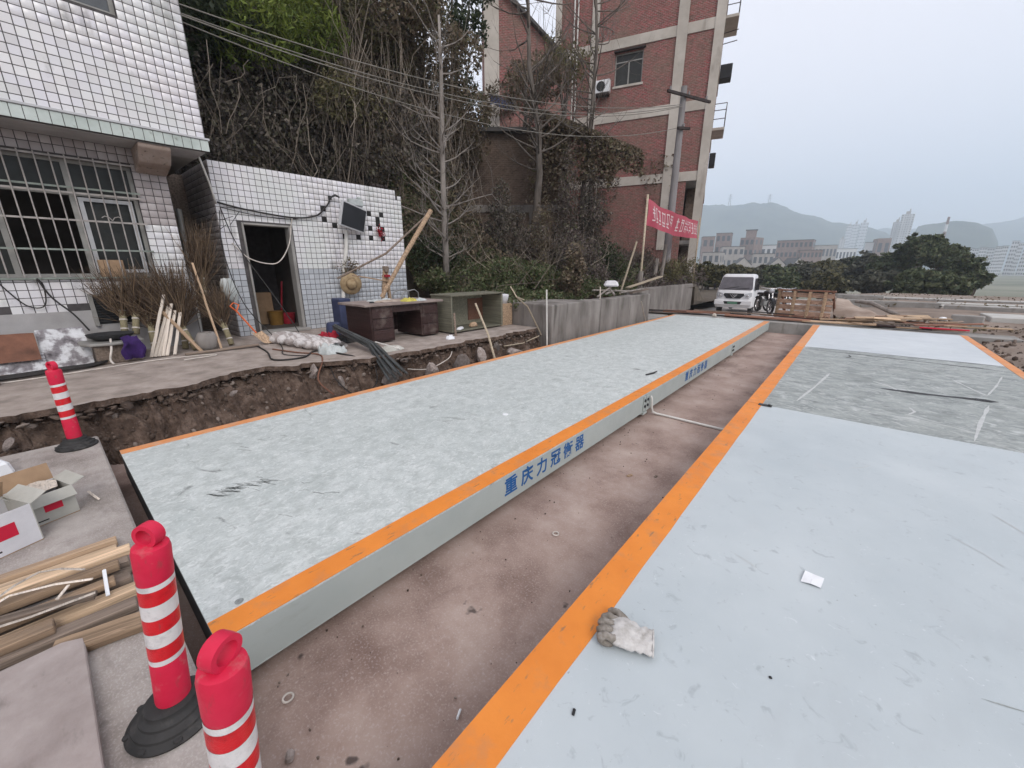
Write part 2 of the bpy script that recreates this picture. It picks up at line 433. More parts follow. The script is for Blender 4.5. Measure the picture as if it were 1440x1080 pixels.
M['wood_grey'] = wood('weathered_timber', (0.22, 0.17, 0.135, 1), .45)
M['wood_white'] = wood('whitish_batten', (0.66, 0.58, 0.50, 1), 0.8)
M['wood_red'] = wood('red_brown_formwork', (0.28, 0.14, 0.095, 1), 0.65)
M['wood_panel'] = wood('formwork_ply', (0.46, 0.30, 0.22, 1), 0.5)
M['wood_dark'] = wood('dark_desk_wood', (0.042, 0.022, 0.02, 1), 0.7, rough=0.45)
M['wood_desk_top'] = pmat('dusty_desk_top', [(0, (0.16, 0.12, 0.11, 1)), (1, (0.34, 0.28, 0.25, 1))], 5, rough=0.8, detail=12)
M['cab_wood'] = wood('grey_green_board', (0.21, 0.20, 0.15, 1), 0.65)
M['bamboo'] = wood('bamboo_pole', (0.42, 0.35, 0.26, 1), 0.7)
M['red_rubber'] = pmat('red_bollard', [(0, (0.56, 0.012, 0.045, 1)), (1, (0.70, 0.024, 0.075, 1))], 6, rough=0.5, bump=0.12, bscale=30, rrough=0.15, layers=(dict(scale=34, stretch=(1, 1, .3), lo=0.58, hi=0.68, color=(0.40, 0.05, 0.06, 1), k=0.7, detail=10), dict(scale=16, lo=0.60, hi=0.72, color=(0.50, 0.20, 0.19, 1), k=0.55, detail=12),dict(scale=7, lo=0.62, hi=0.8, color=(0.45, 0.08, 0.09, 1), k=0.5, detail=10),))
def refl(name, c1, c2):
    m = pmat(name, [(0, c1), (1, c2)], 14, rough=0.35, spec=0.6, layers=(dict(scale=20, lo=0.52, hi=0.70, color=tuple(x * .6 for x in c1[:3]) + (1,), k=0.7, detail=12), dict(scale=60, stretch=(1, 1, .2), lo=0.62, hi=0.70, color=tuple(x * .45 + .05 for x in c1[:3]) + (1,), k=0.7, detail=6)))
    N, L = m.node_tree.nodes, m.node_tree.links
    tcn = N.new('ShaderNodeTexCoord'); vo = N.new('ShaderNodeTexVoronoi')
    vo.inputs['Scale'].default_value = 170
    L.new(tcn.outputs['Object'], vo.inputs['Vector'])
    b = N.new('ShaderNodeBump'); b.inputs['Strength'].default_value = 0.35; b.inputs['Distance'].default_value = 0.002
    L.new(vo.outputs['Distance'], b.inputs['Height']); L.new(b.outputs[0], N['Principled BSDF'].inputs['Normal'])
    return m
M['band_white'] = refl('white_reflective_band', (0.62, 0.60, 0.60, 1), (0.78, 0.76, 0.75, 1))
M['band_red'] = refl('red_reflective_band', (0.56, 0.004, 0.012, 1), (0.68, 0.01, 0.02, 1))
M['black_rubber'] = pmat('black_rubber', [(0, (0.018, 0.018, 0.018, 1)), (1, (0.045, 0.043, 0.042, 1))], 9, rough=0.7, bump=0.2, bscale=40, layers=(dict(scale=11, lo=0.56, hi=0.72, color=(0.12, 0.11, 0.10, 1), k=0.5, detail=10),))
M['white_pipe'] = pmat('white_pvc', two((0.66, 0.64, 0.60, 1), .85), 5, rough=0.4)
M['black_pipe'] = pmat('black_hdpe', two((0.055, 0.058, 0.058, 1), .6), 5, rough=0.4, rand=0.2)
M['cord'] = pmat('dark_cord', two((0.03, 0.027, 0.026, 1)), 9, rough=0.6)
M['cord_white'] = pmat('pale_cord', two((0.55, 0.50, 0.45, 1)), 9, rough=0.6)
M['wire'] = pmat('overhead_wire', two((0.20, 0.185, 0.16, 1)), 3, rough=0.6)
M['paper'] = pmat('white_paper', (0.78, 0.79, 0.81, 1), rough=0.8)
M['carton'] = pmat('brown_cardboard', two((0.36, 0.24, 0.15, 1), .8), 6, rough=0.9, bump=0.1)
M['carton_w'] = pmat('printed_white_carton', [(0, (0.56, 0.55, 0.57, 1)), (1, (0.74, 0.73, 0.75, 1))], 5, rough=0.75, layers=(dict(scale=9, lo=0.64, hi=0.74, color=(0.22, 0.21, 0.22, 1), k=0.7, detail=12),))
M['carton_g'] = pmat('grey_carton_side', [(0, (0.36, 0.35, 0.31, 1)), (1, (0.50, 0.485, 0.44, 1))], 5, rough=0.8, layers=(dict(scale=9, lo=0.62, hi=0.74, color=(0.15, 0.14, 0.13, 1), k=0.6, detail=12),))
M['red_print'] = pmat('red_print', (0.55, 0.015, 0.045, 1), rough=0.7)
M['black_print'] = pmat('black_print', (0.03, 0.03, 0.03, 1), rough=0.7)
M['purple'] = pmat('purple_cloth', two((0.035, 0.014, 0.085, 1), .5), 9, rough=0.95, bump=0.4, bscale=12)
M['red_cloth'] = pmat('red_cloth', two((0.32, 0.02, 0.035, 1), .5), 9, rough=0.95)
M['hat'] = pmat('straw_hat', [(0, (0.24, 0.165, 0.09, 1)), (1, (0.44, 0.33, 0.20, 1))], 12, rough=0.85, bump=0.4, bscale=60)
M['screen'] = pmat('dark_screen', two((0.035, 0.037, 0.042, 1), .8), 2, rough=0.35)
M['tv_case'] = pmat('silver_case', two((0.50, 0.50, 0.51, 1), .85), 4, rough=0.4)
M['quilt'] = pmat('striped_quilt', [(0, (0.30, 0.25, 0.235, 1)), (0.45, (0.40, 0.36, 0.34, 1)), (0.55, (0.60, 0.565, 0.55, 1)), (1, (0.66, 0.63, 0.61, 1))], 7, stretch=(.6, 2.2, 1), rough=0.95, bump=0.4, bscale=20)
M['rust'] = pmat('rusty_sheet', [(0, (0.10, 0.05, 0.035, 1)), (1, (0.24, 0.11, 0.07, 1))], 5, rough=0.85, bump=0.3, bscale=20, detail=12)
M['rust_w'] = pmat('peeling_white_sheet', [(0, (0.055, 0.045, 0.05, 1)), (0.42, (0.26, 0.24, 0.25, 1)), (0.6, (0.56, 0.56, 0.57, 1)), (1, (0.70, 0.70, 0.72, 1))], 7, rough=0.7, bump=0.4, bscale=18, detail=12)
M['broom'] = pmat('broom_twigs', [(0, (0.05, 0.034, 0.026, 1)), (0.5, (0.11, 0.075, 0.052, 1)), (1, (0.22, 0.155, 0.095, 1))], rough=0.95, island=1.0)
M['broom_b'] = pmat('broom_binding', two((0.26, 0.225, 0.14, 1), .6), 20, stretch=(4, 4, .4), rough=0.9)
M['orange_plastic'] = pmat('orange_shovel', two((0.60, 0.13, 0.04, 1), .8), 6, rough=0.5)
M['bag'] = pmat('pale_plastic_bag', [(0, (0.36, 0.39, 0.38, 1)), (1, (0.56, 0.58, 0.57, 1))], 9, rough=0.5, bump=0.3, bscale=15)
M['grey_metal'] = pmat('grey_metal', two((0.28, 0.28, 0.275, 1), .8), 5, rough=0.45, metal=0.5)
M['glove'] = pmat('dirty_white_glove', [(0, (0.34, 0.32, 0.29, 1)), (0.5, (0.54, 0.52, 0.50, 1)), (1, (0.66, 0.645, 0.62, 1))], 26, rough=0.95, bump=0.6, bscale=160, bdist=0.003, detail=8)
M['glove_d'] = pmat('grimy_finger_knit', [(0, (0.12, 0.105, 0.085, 1)), (0.5, (0.24, 0.215, 0.185, 1)), (1, (0.42, 0.39, 0.36, 1))], 30, rough=0.95, bump=0.6, bscale=180, bdist=0.003, detail=8)
M['banner'] = pmat('faded_red_banner', [(0, (0.50, 0.075, 0.12, 1)), (1, (0.62, 0.14, 0.18, 1))], 1.2, rough=0.8, trans=0.25)
M['banner_txt'] = pmat('banner_lettering', (0.76, 0.60, 0.60, 1), rough=0.8)
M['white_car'] = pmat('white_truck_paint', two((0.70, 0.70, 0.71, 1), .93), 2, rough=0.3, spec=0.5)
M['black_plastic'] = pmat('black_plastic', two((0.02, 0.02, 0.022, 1)), 4, rough=0.5)
M['chrome'] = pmat('chrome', (0.55, 0.54, 0.55, 1), rough=0.25, metal=0.8)
M['lamp_glass'] = pmat('headlight_glass', (0.42, 0.43, 0.45, 1), rough=0.12, spec=0.8)
M['windscreen'] = pmat('windscreen', two((0.085, 0.075, 0.085, 1), .5), 1.5, rough=0.08, spec=0.7)
M['plate'] = pmat('green_plate', (0.10, 0.22, 0.15, 1), rough=0.5)
M['pole_conc'] = pmat('pole_concrete', two((0.25, 0.235, 0.235, 1), .8), 3, stretch=(1, 1, .3), rough=0.85)
M['iron'] = pmat('rusty_iron', two((0.04, 0.03, 0.028, 1), .5), 6, rough=0.8)
M['bark'] = pmat('bark', [(0, (0.07, 0.058, 0.05, 1)), (1, (0.22, 0.19, 0.165, 1))], 7, stretch=(1, 1, .25), rough=0.95, bump=0.8, bscale=20, detail=10)
M['bark_pale'] = pmat('pale_bark', [(0, (0.15, 0.13, 0.115, 1)), (1, (0.34, 0.305, 0.275, 1))], 7, stretch=(1, 1, .3), rough=0.95, bump=0.6, bscale=20, detail=10)
M['twig'] = pmat('dry_vines', [(0, (0.08, 0.062, 0.05, 1)), (0.6, (0.17, 0.14, 0.112, 1)), (1, (0.32, 0.27, 0.22, 1))], rough=0.95, island=1.0)
def leafm(name, cols, tr=0.3):
    return pmat(name, [(i / (len(cols) - 1), c + (1,)) for i, c in enumerate(cols)], rough=0.55, island=1.0, trans=tr, spec=0.25)
M['leaf_dead'] = leafm('dead_vine_leaf', [(0.045, 0.038, 0.034), (0.085, 0.071, 0.064), (0.14, 0.117, 0.102), (0.095, 0.095, 0.056), (0.23, 0.195, 0.165)])
M['leaf_ivy'] = leafm('ivy_leaf', [(0.05, 0.07, 0.03), (0.09, 0.12, 0.052), (0.135, 0.165, 0.075), (0.15, 0.12, 0.08), (0.20, 0.22, 0.115)])
M['leaf_bamboo'] = leafm('bamboo_leaf', [(0.06, 0.09, 0.016), (0.12, 0.165, 0.028), (0.20, 0.245, 0.045), (0.085, 0.095, 0.03)])
M['leaf_olive'] = leafm('olive_leaf', [(0.075, 0.075, 0.036), (0.14, 0.132, 0.062), (0.20, 0.185, 0.088), (0.135, 0.105, 0.07), (0.26, 0.235, 0.13)])
M['leaf_dark'] = leafm('dark_leaf', [(0.022, 0.034, 0.017), (0.045, 0.062, 0.03), (0.07, 0.085, 0.04)])
M['leaf_brown'] = leafm('brown_leaf', [(0.085, 0.064, 0.048), (0.16, 0.12, 0.086), (0.24, 0.19, 0.13), (0.13, 0.125, 0.066)])
M['leaf_purple'] = leafm('purplish_leaf', [(0.07, 0.055, 0.052), (0.13, 0.102, 0.094), (0.21, 0.17, 0.148), (0.115, 0.12, 0.066)])
M['leaf_far'] = leafm('far_tree_leaf', [(0.035, 0.05, 0.026), (0.075, 0.098, 0.05), (0.14, 0.165, 0.082), (0.11, 0.108, 0.062)], 0.2)
M['leaf_far2'] = leafm('far_olive_leaf', [(0.05, 0.052, 0.028), (0.10, 0.098, 0.05), (0.17, 0.15, 0.075)], 0.2)
M['leaf_far3'] = leafm('far_grey_leaf', [(0.05, 0.055, 0.04), (0.10, 0.10, 0.075), (0.14, 0.14, 0.105)], 0.2)
M['hill_soil'] = pmat('hill_soil', [(0, (0.06, 0.048, 0.036, 1)), (1, (0.16, 0.132, 0.10, 1))], 3, rough=0.95, bump=1.0, bscale=10, bdist=0.05, detail=12)
def brick(name, c1, c2, mortar, bw=0.24, bh=0.07):
    m = bpy.data.materials.new(name); m.use_nodes = True
    N, L = m.node_tree.nodes, m.node_tree.links
    bs = N['Principled BSDF']; bs.inputs['Roughness'].default_value = 0.92; bs.inputs['Specular IOR Level'].default_value = 0.2
    tc = N.new('ShaderNodeTexCoord'); sx = N.new('ShaderNodeSeparateXYZ'); cb = N.new('ShaderNodeCombineXYZ')
    L.new(tc.outputs['Object'], sx.inputs[0])
    ad = N.new('ShaderNodeMath'); ad.operation = 'ADD'
    L.new(sx.outputs[0], ad.inputs[0]); L.new(sx.outputs[1], ad.inputs[1])
    L.new(ad.outputs[0], cb.inputs[0]); L.new(sx.outputs[2], cb.inputs[1])
    bt = N.new('ShaderNodeTexBrick')
    bt.inputs['Scale'].default_value = 1.0
    bt.inputs['Brick Width'].default_value = bw; bt.inputs['Row Height'].default_value = bh
    bt.inputs['Mortar Size'].default_value = 0.009; bt.inputs['Mortar Smooth'].default_value = 0.3
    bt.inputs['Color1'].default_value = c1; bt.inputs['Color2'].default_value = c2; bt.inputs['Mortar'].default_value = mortar
    bt.inputs['Bias'].default_value = -0.1
    L.new(cb.outputs[0], bt.inputs['Vector'])
    no = N.new('ShaderNodeTexNoise'); no.inputs['Scale'].default_value = 0.7; no.inputs['Detail'].default_value = 10; no.inputs['Roughness'].default_value = 0.7
    L.new(tc.outputs['Object'], no.inputs['Vector'])
    mr = N.new('ShaderNodeMapRange'); mr.inputs[1].default_value = 0.40; mr.inputs[2].default_value = 0.64; mr.inputs[4].default_value = 0.72
    L.new(no.outputs[0], mr.inputs[0])
    mx = N.new('ShaderNodeMix'); mx.data_type = 'RGBA'
    L.new(mr.outputs[0], mx.inputs[0]); L.new(bt.outputs[0], mx.inputs[6]); mx.inputs[7].default_value = (0.20, 0.145, 0.115, 1)
    n2 = N.new('ShaderNodeTexNoise'); n2.inputs['Scale'].default_value = 7.0; n2.inputs['Detail'].default_value = 8; n2.inputs['Roughness'].default_value = 0.75
    mp2 = N.new('ShaderNodeMapping'); mp2.inputs['Scale'].default_value = (1, 1, 2.6); L.new(tc.outputs['Object'], mp2.inputs[0]); L.new(mp2.outputs[0], n2.inputs['Vector'])
    m2 = N.new('ShaderNodeMapRange'); m2.inputs[1].default_value = 0.30; m2.inputs[2].default_value = 0.70; m2.inputs[3].default_value = 0.55; m2.inputs[4].default_value = 1.5
    L.new(n2.outputs[0], m2.inputs[0])
    hs = N.new('ShaderNodeHueSaturation'); L.new(m2.outputs[0], hs.inputs['Value']); L.new(mx.outputs[2], hs.inputs['Color'])
    L.new(hs.outputs[0], bs.inputs['Base Color'])
    b = N.new('ShaderNodeBump'); b.inputs['Strength'].default_value = 0.6; b.inputs['Distance'].default_value = 0.01
    L.new(bt.outputs['Fac'], b.inputs['Height']); b.invert = True
    L.new(b.outputs[0], bs.inputs['Normal'])
    return m
M['brick'] = brick('red_brick', (0.29, 0.075, 0.075, 1), (0.15, 0.08, 0.064, 1), (0.30, 0.245, 0.22, 1))
M['brick_old'] = brick('old_brown_brick', (0.105, 0.072, 0.055, 1), (0.085, 0.065, 0.052, 1), (0.13, 0.105, 0.085, 1))
M['brick_far'] = pmat('far_brick', [(0, (0.20, 0.145, 0.125, 1)), (1, (0.30, 0.225, 0.20, 1))], 0.4, rough=0.95)
M['far_wall'] = pmat('far_pale_wall', [(0, (0.30, 0.27, 0.245, 1)), (1, (0.44, 0.405, 0.375, 1))], 0.4, rough=0.95)
M['far_white'] = pmat('far_white_wall', [(0, (0.55, 0.55, 0.55, 1)), (1, (0.68, 0.68, 0.68, 1))], 0.1, rough=0.9)
M['far_roof'] = pmat('far_dark_roof', two((0.085, 0.08, 0.078, 1)), 0.5, rough=0.9)
M['far_window'] = pmat('far_window', two((0.08, 0.085, 0.095, 1)), 0.5, rough=0.3)
M['mountain'] = pmat('forested_mountain', [(0, (0.025, 0.04, 0.032, 1)), (1, (0.11, 0.125, 0.095, 1))], 0.012, rough=0.95, detail=12)
M['beam'] = pmat('concrete_band', [(0, (0.38, 0.34, 0.295, 1)), (1, (0.58, 0.535, 0.48, 1))], 0.8, rough=0.9, detail=12, layers=(dict(scale=2.2, stretch=(1, 1, .3), lo=0.56, hi=0.74, color=(0.22, 0.185, 0.155, 1), k=0.7, detail=10),))
M['yellow'] = pmat('yellow_cloth', two((0.50, 0.44, 0.10, 1), .7), 9, rough=0.9)
M['bucket_y'] = pmat('ochre_bucket', two((0.26, 0.14, 0.035, 1), .8), 5, rough=0.6)
M['tarp'] = pmat('dusty_tarp', [(0, (0.26, 0.195, 0.155, 1)), (1, (0.48, 0.40, 0.34, 1))], 3, stretch=(.4, 2, 1), rough=0.9, bump=0.5, bscale=10)
M['blue_sheet'] = pmat('blue_sheet', two((0.045, 0.055, 0.11, 1)), 4, rough=0.7)

# ================================================================== THE SETTING
# valley floor to the horizon, far below the yard
o = MB().grid([[(-9000, -3000, -6.5), (9000, -3000, -6.5)], [(-9000, 14000, -6.5), (9000, 14000, -6.5)]]).build('ground', M['valley']); struct(o)

# pit floor and pit walls round the two weighbridges
PIT = -0.34
def gridsheet(x0, x1, y0, y1, z, nx, ny, amp=0.0, fr=1.0):
    xs, ys = np.linspace(x0, x1, nx), np.linspace(y0, y1, ny)
    return [[(x, y, z + amp * float(fbm(x * fr, y * fr))) for x in xs] for y in ys]
o = MB().grid(gridsheet(-5.6, 2.9, 0.0, 14.72, PIT, 40, 70, 0.012, 1.5)).build('pit_floor', M['pit'], smooth='all'); struct(o)
m = MB(); m.span((-4.95, 14.70, PIT - 0.1), (3.2, 15.5, -0.02)); o = m.build('pit_end_wall', M['conc'], bevel=0.01); struct(o)
# approach slab the bollards stand on
m = MB(); m.span((-5.5, -6.0, -0.5), (3.6, 0.10, 0.0)); o = m.build('approach_slab', M['slab'], bevel=0.012); struct(o)
# yard behind the weighbridges, pale road, stepped terraces on the right
def yard_z(x, y):
    drop = 0.62 * float(sstep(16.0, 19.5, y)) * (1 - float(sstep(-2.6, -1.0, x)))
    rise = 0.14 * float(sstep(17.5, 21, y)) * float(sstep(-.5, 2.0, x))
    return -0.035 + rise - drop + 0.05 * float(fbm(x * .6, y * .6)) - max(0, y - 46) * 0.12 - .02 * max(0, y - 22)
P = []
for y in np.concatenate([np.linspace(15.2, 30, 60), np.linspace(31, 70, 24)]):
    P.append([(x, y, yard_z(x, y)) for x in np.linspace(-13, 60, 130)])
o = MB().grid(P).build('yard_ground', M['earth'], smooth='all'); struct(o)
P = []
for y in np.linspace(15.6, 44, 60):
    c = -4.3 - .03 * (y - 20)
    P.append([(c + k, y, yard_z(c + k, y) + .03) for k in np.linspace(-2.2, 1.9, 8)])
o = MB().grid(P).build('road', M['road'], smooth='all'); struct(o)
# bare soil and a sunken strip on the right of the right weighbridge
P = []
for y in np.linspace(-4, 17.5, 84):
    P.append([(x, y, -0.16 + 0.16 * float(sstep(2.4, 3.6, x)) + (0.16 * float(fbm(x * 1.3, y * 1.3)) + 0.10 * float(fbm(x * 4, y * 4, 2))) * float(sstep(2.35, 3.0, x))) for x in np.linspace(2.32, 16, 70)])
o = MB().grid(P).build('right_bank_soil', M['earth'], smooth='all'); struct(o)

# forecourt in front of the tiled building, with a broken edge above the trench
def court_edge(y):
    pts = [(-9, -5.75), (-0.5, -5.75), (0.3, -5.7), (0.9, -5.68), (1.25, -5.9), (1.8, -6.02), (2.2, -5.85), (2.7, -5.6), (3.2, -5.42), (4.0, -5.34), (5.2, -5.30), (6.4, -5.32), (7.4, -5.4)]
    return np.interp(y, [p[0] for p in pts], [p[1] for p in pts]) + 0.17 * fbm(np.asarray(y) * 1.9, 3.3) + 0.10 * fbm(np.asarray(y) * 7, 8.1, 2) + .035 * fbm(np.asarray(y) * 25, 2.1, 2)
CZ = 0.30
ys = np.linspace(-8, 7.25, 420)
outline = [(float(court_edge(y)), float(y)) for y in ys] + [(-13.5, 7.25), (-13.5, -8)]
m = MB().prism(outline, CZ - 0.065, CZ); m.mi = [1, 0] + [1] * (len(m.f) - 2); o = m.build('forecourt', [M['court'], M['soil']]); struct(o)
# trench: soil face under the broken slab, running down under the deck edge
def trench_edge(y): return float(court_edge(y)) - .22 - .10 * float(fbm(y * 2.3, 6.6, 2))
def trench_z(x, y):
    e = trench_edge(y)
    near = float(sstep(0.02, 0.35, y)); xe = -4.55 * near + -5.35 * (1 - near)
    t = min(1, max(0, (x - e) / (xe - e)))
    bot = -0.28 - 0.6 * near
    prof = 1 - float(sstep(0.02, 0.62, t)) * (0.82 + 0.18 * t)
    k = math.sin(math.pi * min(1, t * 1.1 + .04))
    rid = 1 - 2 * abs(float(fbm(x * 3.1, y * 3.1, 3)))
    return bot + (CZ - 0.07 - bot) * prof + (0.22 * float(fbm(x * 2.6, y * 2.6)) + .15 * (rid - .6) + 0.13 * float(fbm(x * 9, y * 9, 4)) + .05 * (1 - 2 * abs(float(fbm(x * 17, y * 17, 2))))) * k
P = []
for y in np.concatenate([np.linspace(-6, -1.2, 50), np.linspace(-1.18, 7.35, 420)]):
    e = trench_edge(y)
    near = float(sstep(0.02, 0.35, y)); xe = -4.55 * near + -5.35 * (1 - near)
    P.append([(x + .03 * float(fbm(y * 7, x * 9)), y, trench_z(x, y)) for x in np.linspace(e, xe, 52)])
o = MB().grid(P).build('trench_soil', M['soil']); struct(o)

def rock(r, seed, sq=(1, 1, .7)):
    rr = random.Random(seed)
    bm = bmesh.new()
    bmesh.ops.create_icosphere(bm, subdivisions=2, radius=1)
    dirs = [(Vector((rr.gauss(0, 1), rr.gauss(0, 1), rr.gauss(0, 1))).normalized(), rr.uniform(.45, .85)) for _ in range(9)]
    for v in bm.verts:
        p = v.co.copy()
        for d, h in dirs:
            q = p.dot(d)
            if q > h: p -= d * (q - h)
        v.co = Vector((p.x * sq[0], p.y * sq[1], p.z * sq[2])) * r
    me = bpy.data.meshes.new('lump'); bm.to_mesh(me); bm.free()
    me.materials.append(M['rubble'])
    return me
ROCKS = [rock(1, i, (1, random.uniform(.6, 1), random.uniform(.4, .8))) for i in range(6)]
rock_lab = [
    ('large pale broken concrete lump in the trench beside the cabinet', (-5.12, 4.62, -0.02), .22), ('pale broken concrete lump low in the trench below the desk', (-5.08, 3.95, -0.06), .20),
    ('grey stone lump wedged under the slab edge below the cabinet', (-5.15, 5.2, 0.02), .20), ('brown stone lump in the trench right of the black pipes', (-5.2, 3.25, -0.02), .19),
    ('small pale stone at the trench edge in front of the desk', (-5.35, 3.62, 0.17), .10), ('pale stone stuck in the soil face below the forecourt', (-5.62, 1.32, 0.12), .08),
    ('flat slab fragment hanging at the trench edge by the quilt', (-5.72, 2.35, 0.16), .17), ('dark stone lump near the far end of the trench', (-5.1, 6.1, -0.05), .2),
    ('pale rubble lump under the open cabinet', (-5.3, 5.75, 0.1), .14), ('small stone left of the black pipe bundle in the trench', (-5.5, 2.62, 0.0), .1),
    ('pale rubble bit beside the rear bollard at the slab corner', (-5.62, -0.45, 0.06), .07), ('whitish rubble piece at left edge behind the cartons', (-5.5, -0.62, 0.05), .09)]
for i, (lb, p, r) in enumerate(rock_lab):
    o = bpy.data.objects.new('concrete_lump', ROCKS[i % 6]); COL.objects.link(o)
    o.location = p; o.scale = (r, r, r); o.rotation_euler = (random.random() * 3, random.random() * 3, random.random() * 6)
    tag(o, lb, 'rubble', 'rubble lumps in the trench')
# fine rubble on the soil: too many to count
base = []
for i in range(8):
    rr = random.Random(90 + i)
    bm = bmesh.new(); bmesh.ops.create_icosphere(bm, subdivisions=1, radius=1)
    base.append((np.array([np.array(v.co) * rr.uniform(.6, 1.15) * np.array([1, .8, .65]) for v in bm.verts]), np.array([[v.index for v in f.verts] for f in bm.faces])))
    bm.free()
V, F, nv = [], [], 0
for i in range(3200):
    y = random.uniform(-3.5, 7.2); e = float(court_edge(y)); t = random.random()
    x = e - .05 + t * .95 if y > .1 else e + t * .28
    z = trench_z(x, y)
    r = random.choice((.008, .012, .018, .018, .026, .042))
    bv, bf = base[i % 8]
    Mr = np.array(Euler((random.random() * 6, random.random() * 6, random.random() * 6)).to_matrix())
    V.append(bv @ Mr.T * r + np.array([x, y, z + r * .3])); F.append(bf + nv); nv += len(bv)
for i in range(520):
    y = random.uniform(-3, 7.1); e = float(court_edge(y))
    x = e + random.gauss(0, .05); r = random.choice((.012, .018, .025, .035, .055)); z = CZ - .02 - r * .7 - random.random() * .10
    bv, bf = base[i % 8]
    Mr = np.array(Euler((random.gauss(0, .4), random.gauss(0, .4), random.random() * 6)).to_matrix())
    V.append((bv * np.array([random.uniform(.6, 1.3), random.uniform(.8, 1.8), random.uniform(.35, .8)])) @ Mr.T * r + np.array([x, y, z])); F.append(bf + nv); nv += len(bv)
o = np_mesh('loose_rubble', np.concatenate(V), np.concatenate(F), M['clod']); tag(o, 'loose crumbs of soil and broken concrete along the trench', 'rubble', kind='stuff')

# ------------------------------------------------------------------ WEIGHBRIDGES
def text_mesh(ch, size, bold):
    c = bpy.data.curves.new('txt', 'FONT')
    c.body = ch; c.size = size; c.offset = bold; c.extrude = 0.0008
    c.resolution_u = 3
    ob = bpy.data.objects.new('txt', c); COL.objects.link(ob)
    dg = bpy.context.evaluated_depsgraph_get()
    me = bpy.data.meshes.new_from_object(ob.evaluated_get(dg))
    bpy.data.objects.remove(ob)
    return me
WORDS = '\u91cd\u5e86\u529b\u51a0\u8861\u5668'
def wob(mb, x0, x1, y0, y1, z0, z1, wl_=True, n=26, a=0.006):
    ys = np.linspace(y0, y1, n)
    P = [[(x0 + (0 if wl_ else a * float(fbm(y * 3.1, 1.7))), y, z1), (x1 + (a * float(fbm(y * 3.1, 9.7)) if wl_ else 0), y, z1)] for y in ys]
    mb.grid(P)
    for j in (0, 1):
        mb.grid([[(r[j][0], r[j][1], z0), (r[j][0], r[j][1], z1)] for r in P])
    for i in (0, -1):
        mb.add([(P[i][0][0], P[i][0][1], z0), (P[i][1][0], P[i][1][1], z0), P[i][1], P[i][0]], [(0, 1, 2, 3)])
def weighbridge(label, X0, X1, brks, dmats, sl, sr, ml, mr_, low, words):
    t = thing('weighbridge', label, 'weighbridge', ((X0 + X1) / 2, brks[0], PIT))
    for i in range(len(brks) - 1):
        y0, y1 = brks[i] + (0.004 if i else 0), brks[i + 1] - 0.004
        m = MB(); m.span((X0, y0, -0.014), (X1, y1, 0.0)); m.build('deck_plate', dmats[i], t, bevel=0.002)
        m = MB(); wob(m, X0 + .001, X0 + sl, y0, y1, 0.0, 0.0035); m.build('edge_stripe', ml[i], t)
        m = MB(); wob(m, X1 - sr, X1 - .001, y0, y1, 0.0, 0.0035, False); m.build('edge_stripe', mr_[i], t)
        for s, X in ((1, X1), (-1, X0)):
            m = MB()
            m.span((X - s * 0.012, y0 + .002, low), (X - s * 0.002, y1 - .002, -0.0145))
            m.span((X - s * 0.09, y0 + .002, low - 0.010), (X - s * 0.002, y1 - .002, low - .0005))
            sp = m.build('side_panel', M['steel_paint'], t, bevel=0.002)
            if s == 1 and words and i < 2:
                ya, yb = words[i]
                pitch = (yb - ya) / 6
                for k, ch in enumerate(WORDS):
                    me = text_mesh(ch, 0.168, 0.0035)
                    me.materials.append(M['blue_letters'])
                    q = bpy.data.objects.new('painted_character', me); COL.objects.link(q)
                    q.parent = sp
                    q.location = Vector((X - 0.0005, ya + k * pitch, -0.178)) - wloc(sp)
                    q.rotation_euler = (R(90), 0, R(90))
        # cross beams under the deck
        for yy in np.linspace(y0 + .3, y1 - .3, 4):
            m = MB(); m.span((X0 + .1, yy - .05, low), (X1 - .1, yy + .05, -0.015)); m.build('cross_beam', M['steel_dark'], t)
    for y in (brks[0], brks[-1]):
        s = 1 if y == brks[0] else -1
        m = MB(); m.span((X0 + .013, y + s * .001, low), (X1 - .013, y + s * .011, -0.0145)); m.build('end_panel', M['steel_dark'], t)
    # load cell feet under the joints
    for y in [brks[0] + .25] + list(brks[1:-1]) + [brks[-1] - .25]:
        for X in (X0 + .22, X1 - .22):
            m = MB(); m.span((X - .11, y - .11, PIT - .005), (X + .11, y + .11, PIT + .02)); m.lathe([(.05, 0), (.05, .07)], 12, (X, y, PIT + .02)); m.build('load_cell_foot', M['steel_dark'], t)
    return t
LW = weighbridge('weighbridge deck with scuffed whitish plate and blue Chinese lettering on its side', -4.86, -1.88, [0.19, 4.97, 9.85, 14.62], [M['deck_old']] * 3, .115, .155, [M['orange_worn']] * 3, [M['orange'], M['orange'], M['orange_worn']], -0.245, {0: (2.12, 3.42), 1: (6.6, 7.9)})
RW = weighbridge('weighbridge deck with clean bluish near plate and dusty grey middle plate', -0.79, 2.28, [0.19, 5.46, 10.35, 14.60], [M['deck_clean'], M['deck_dusty'], M['deck_far']], .165, .13, [M['orange'], M['orange'], M['orange_worn']], [M['orange_worn']] * 3, -0.245, None)
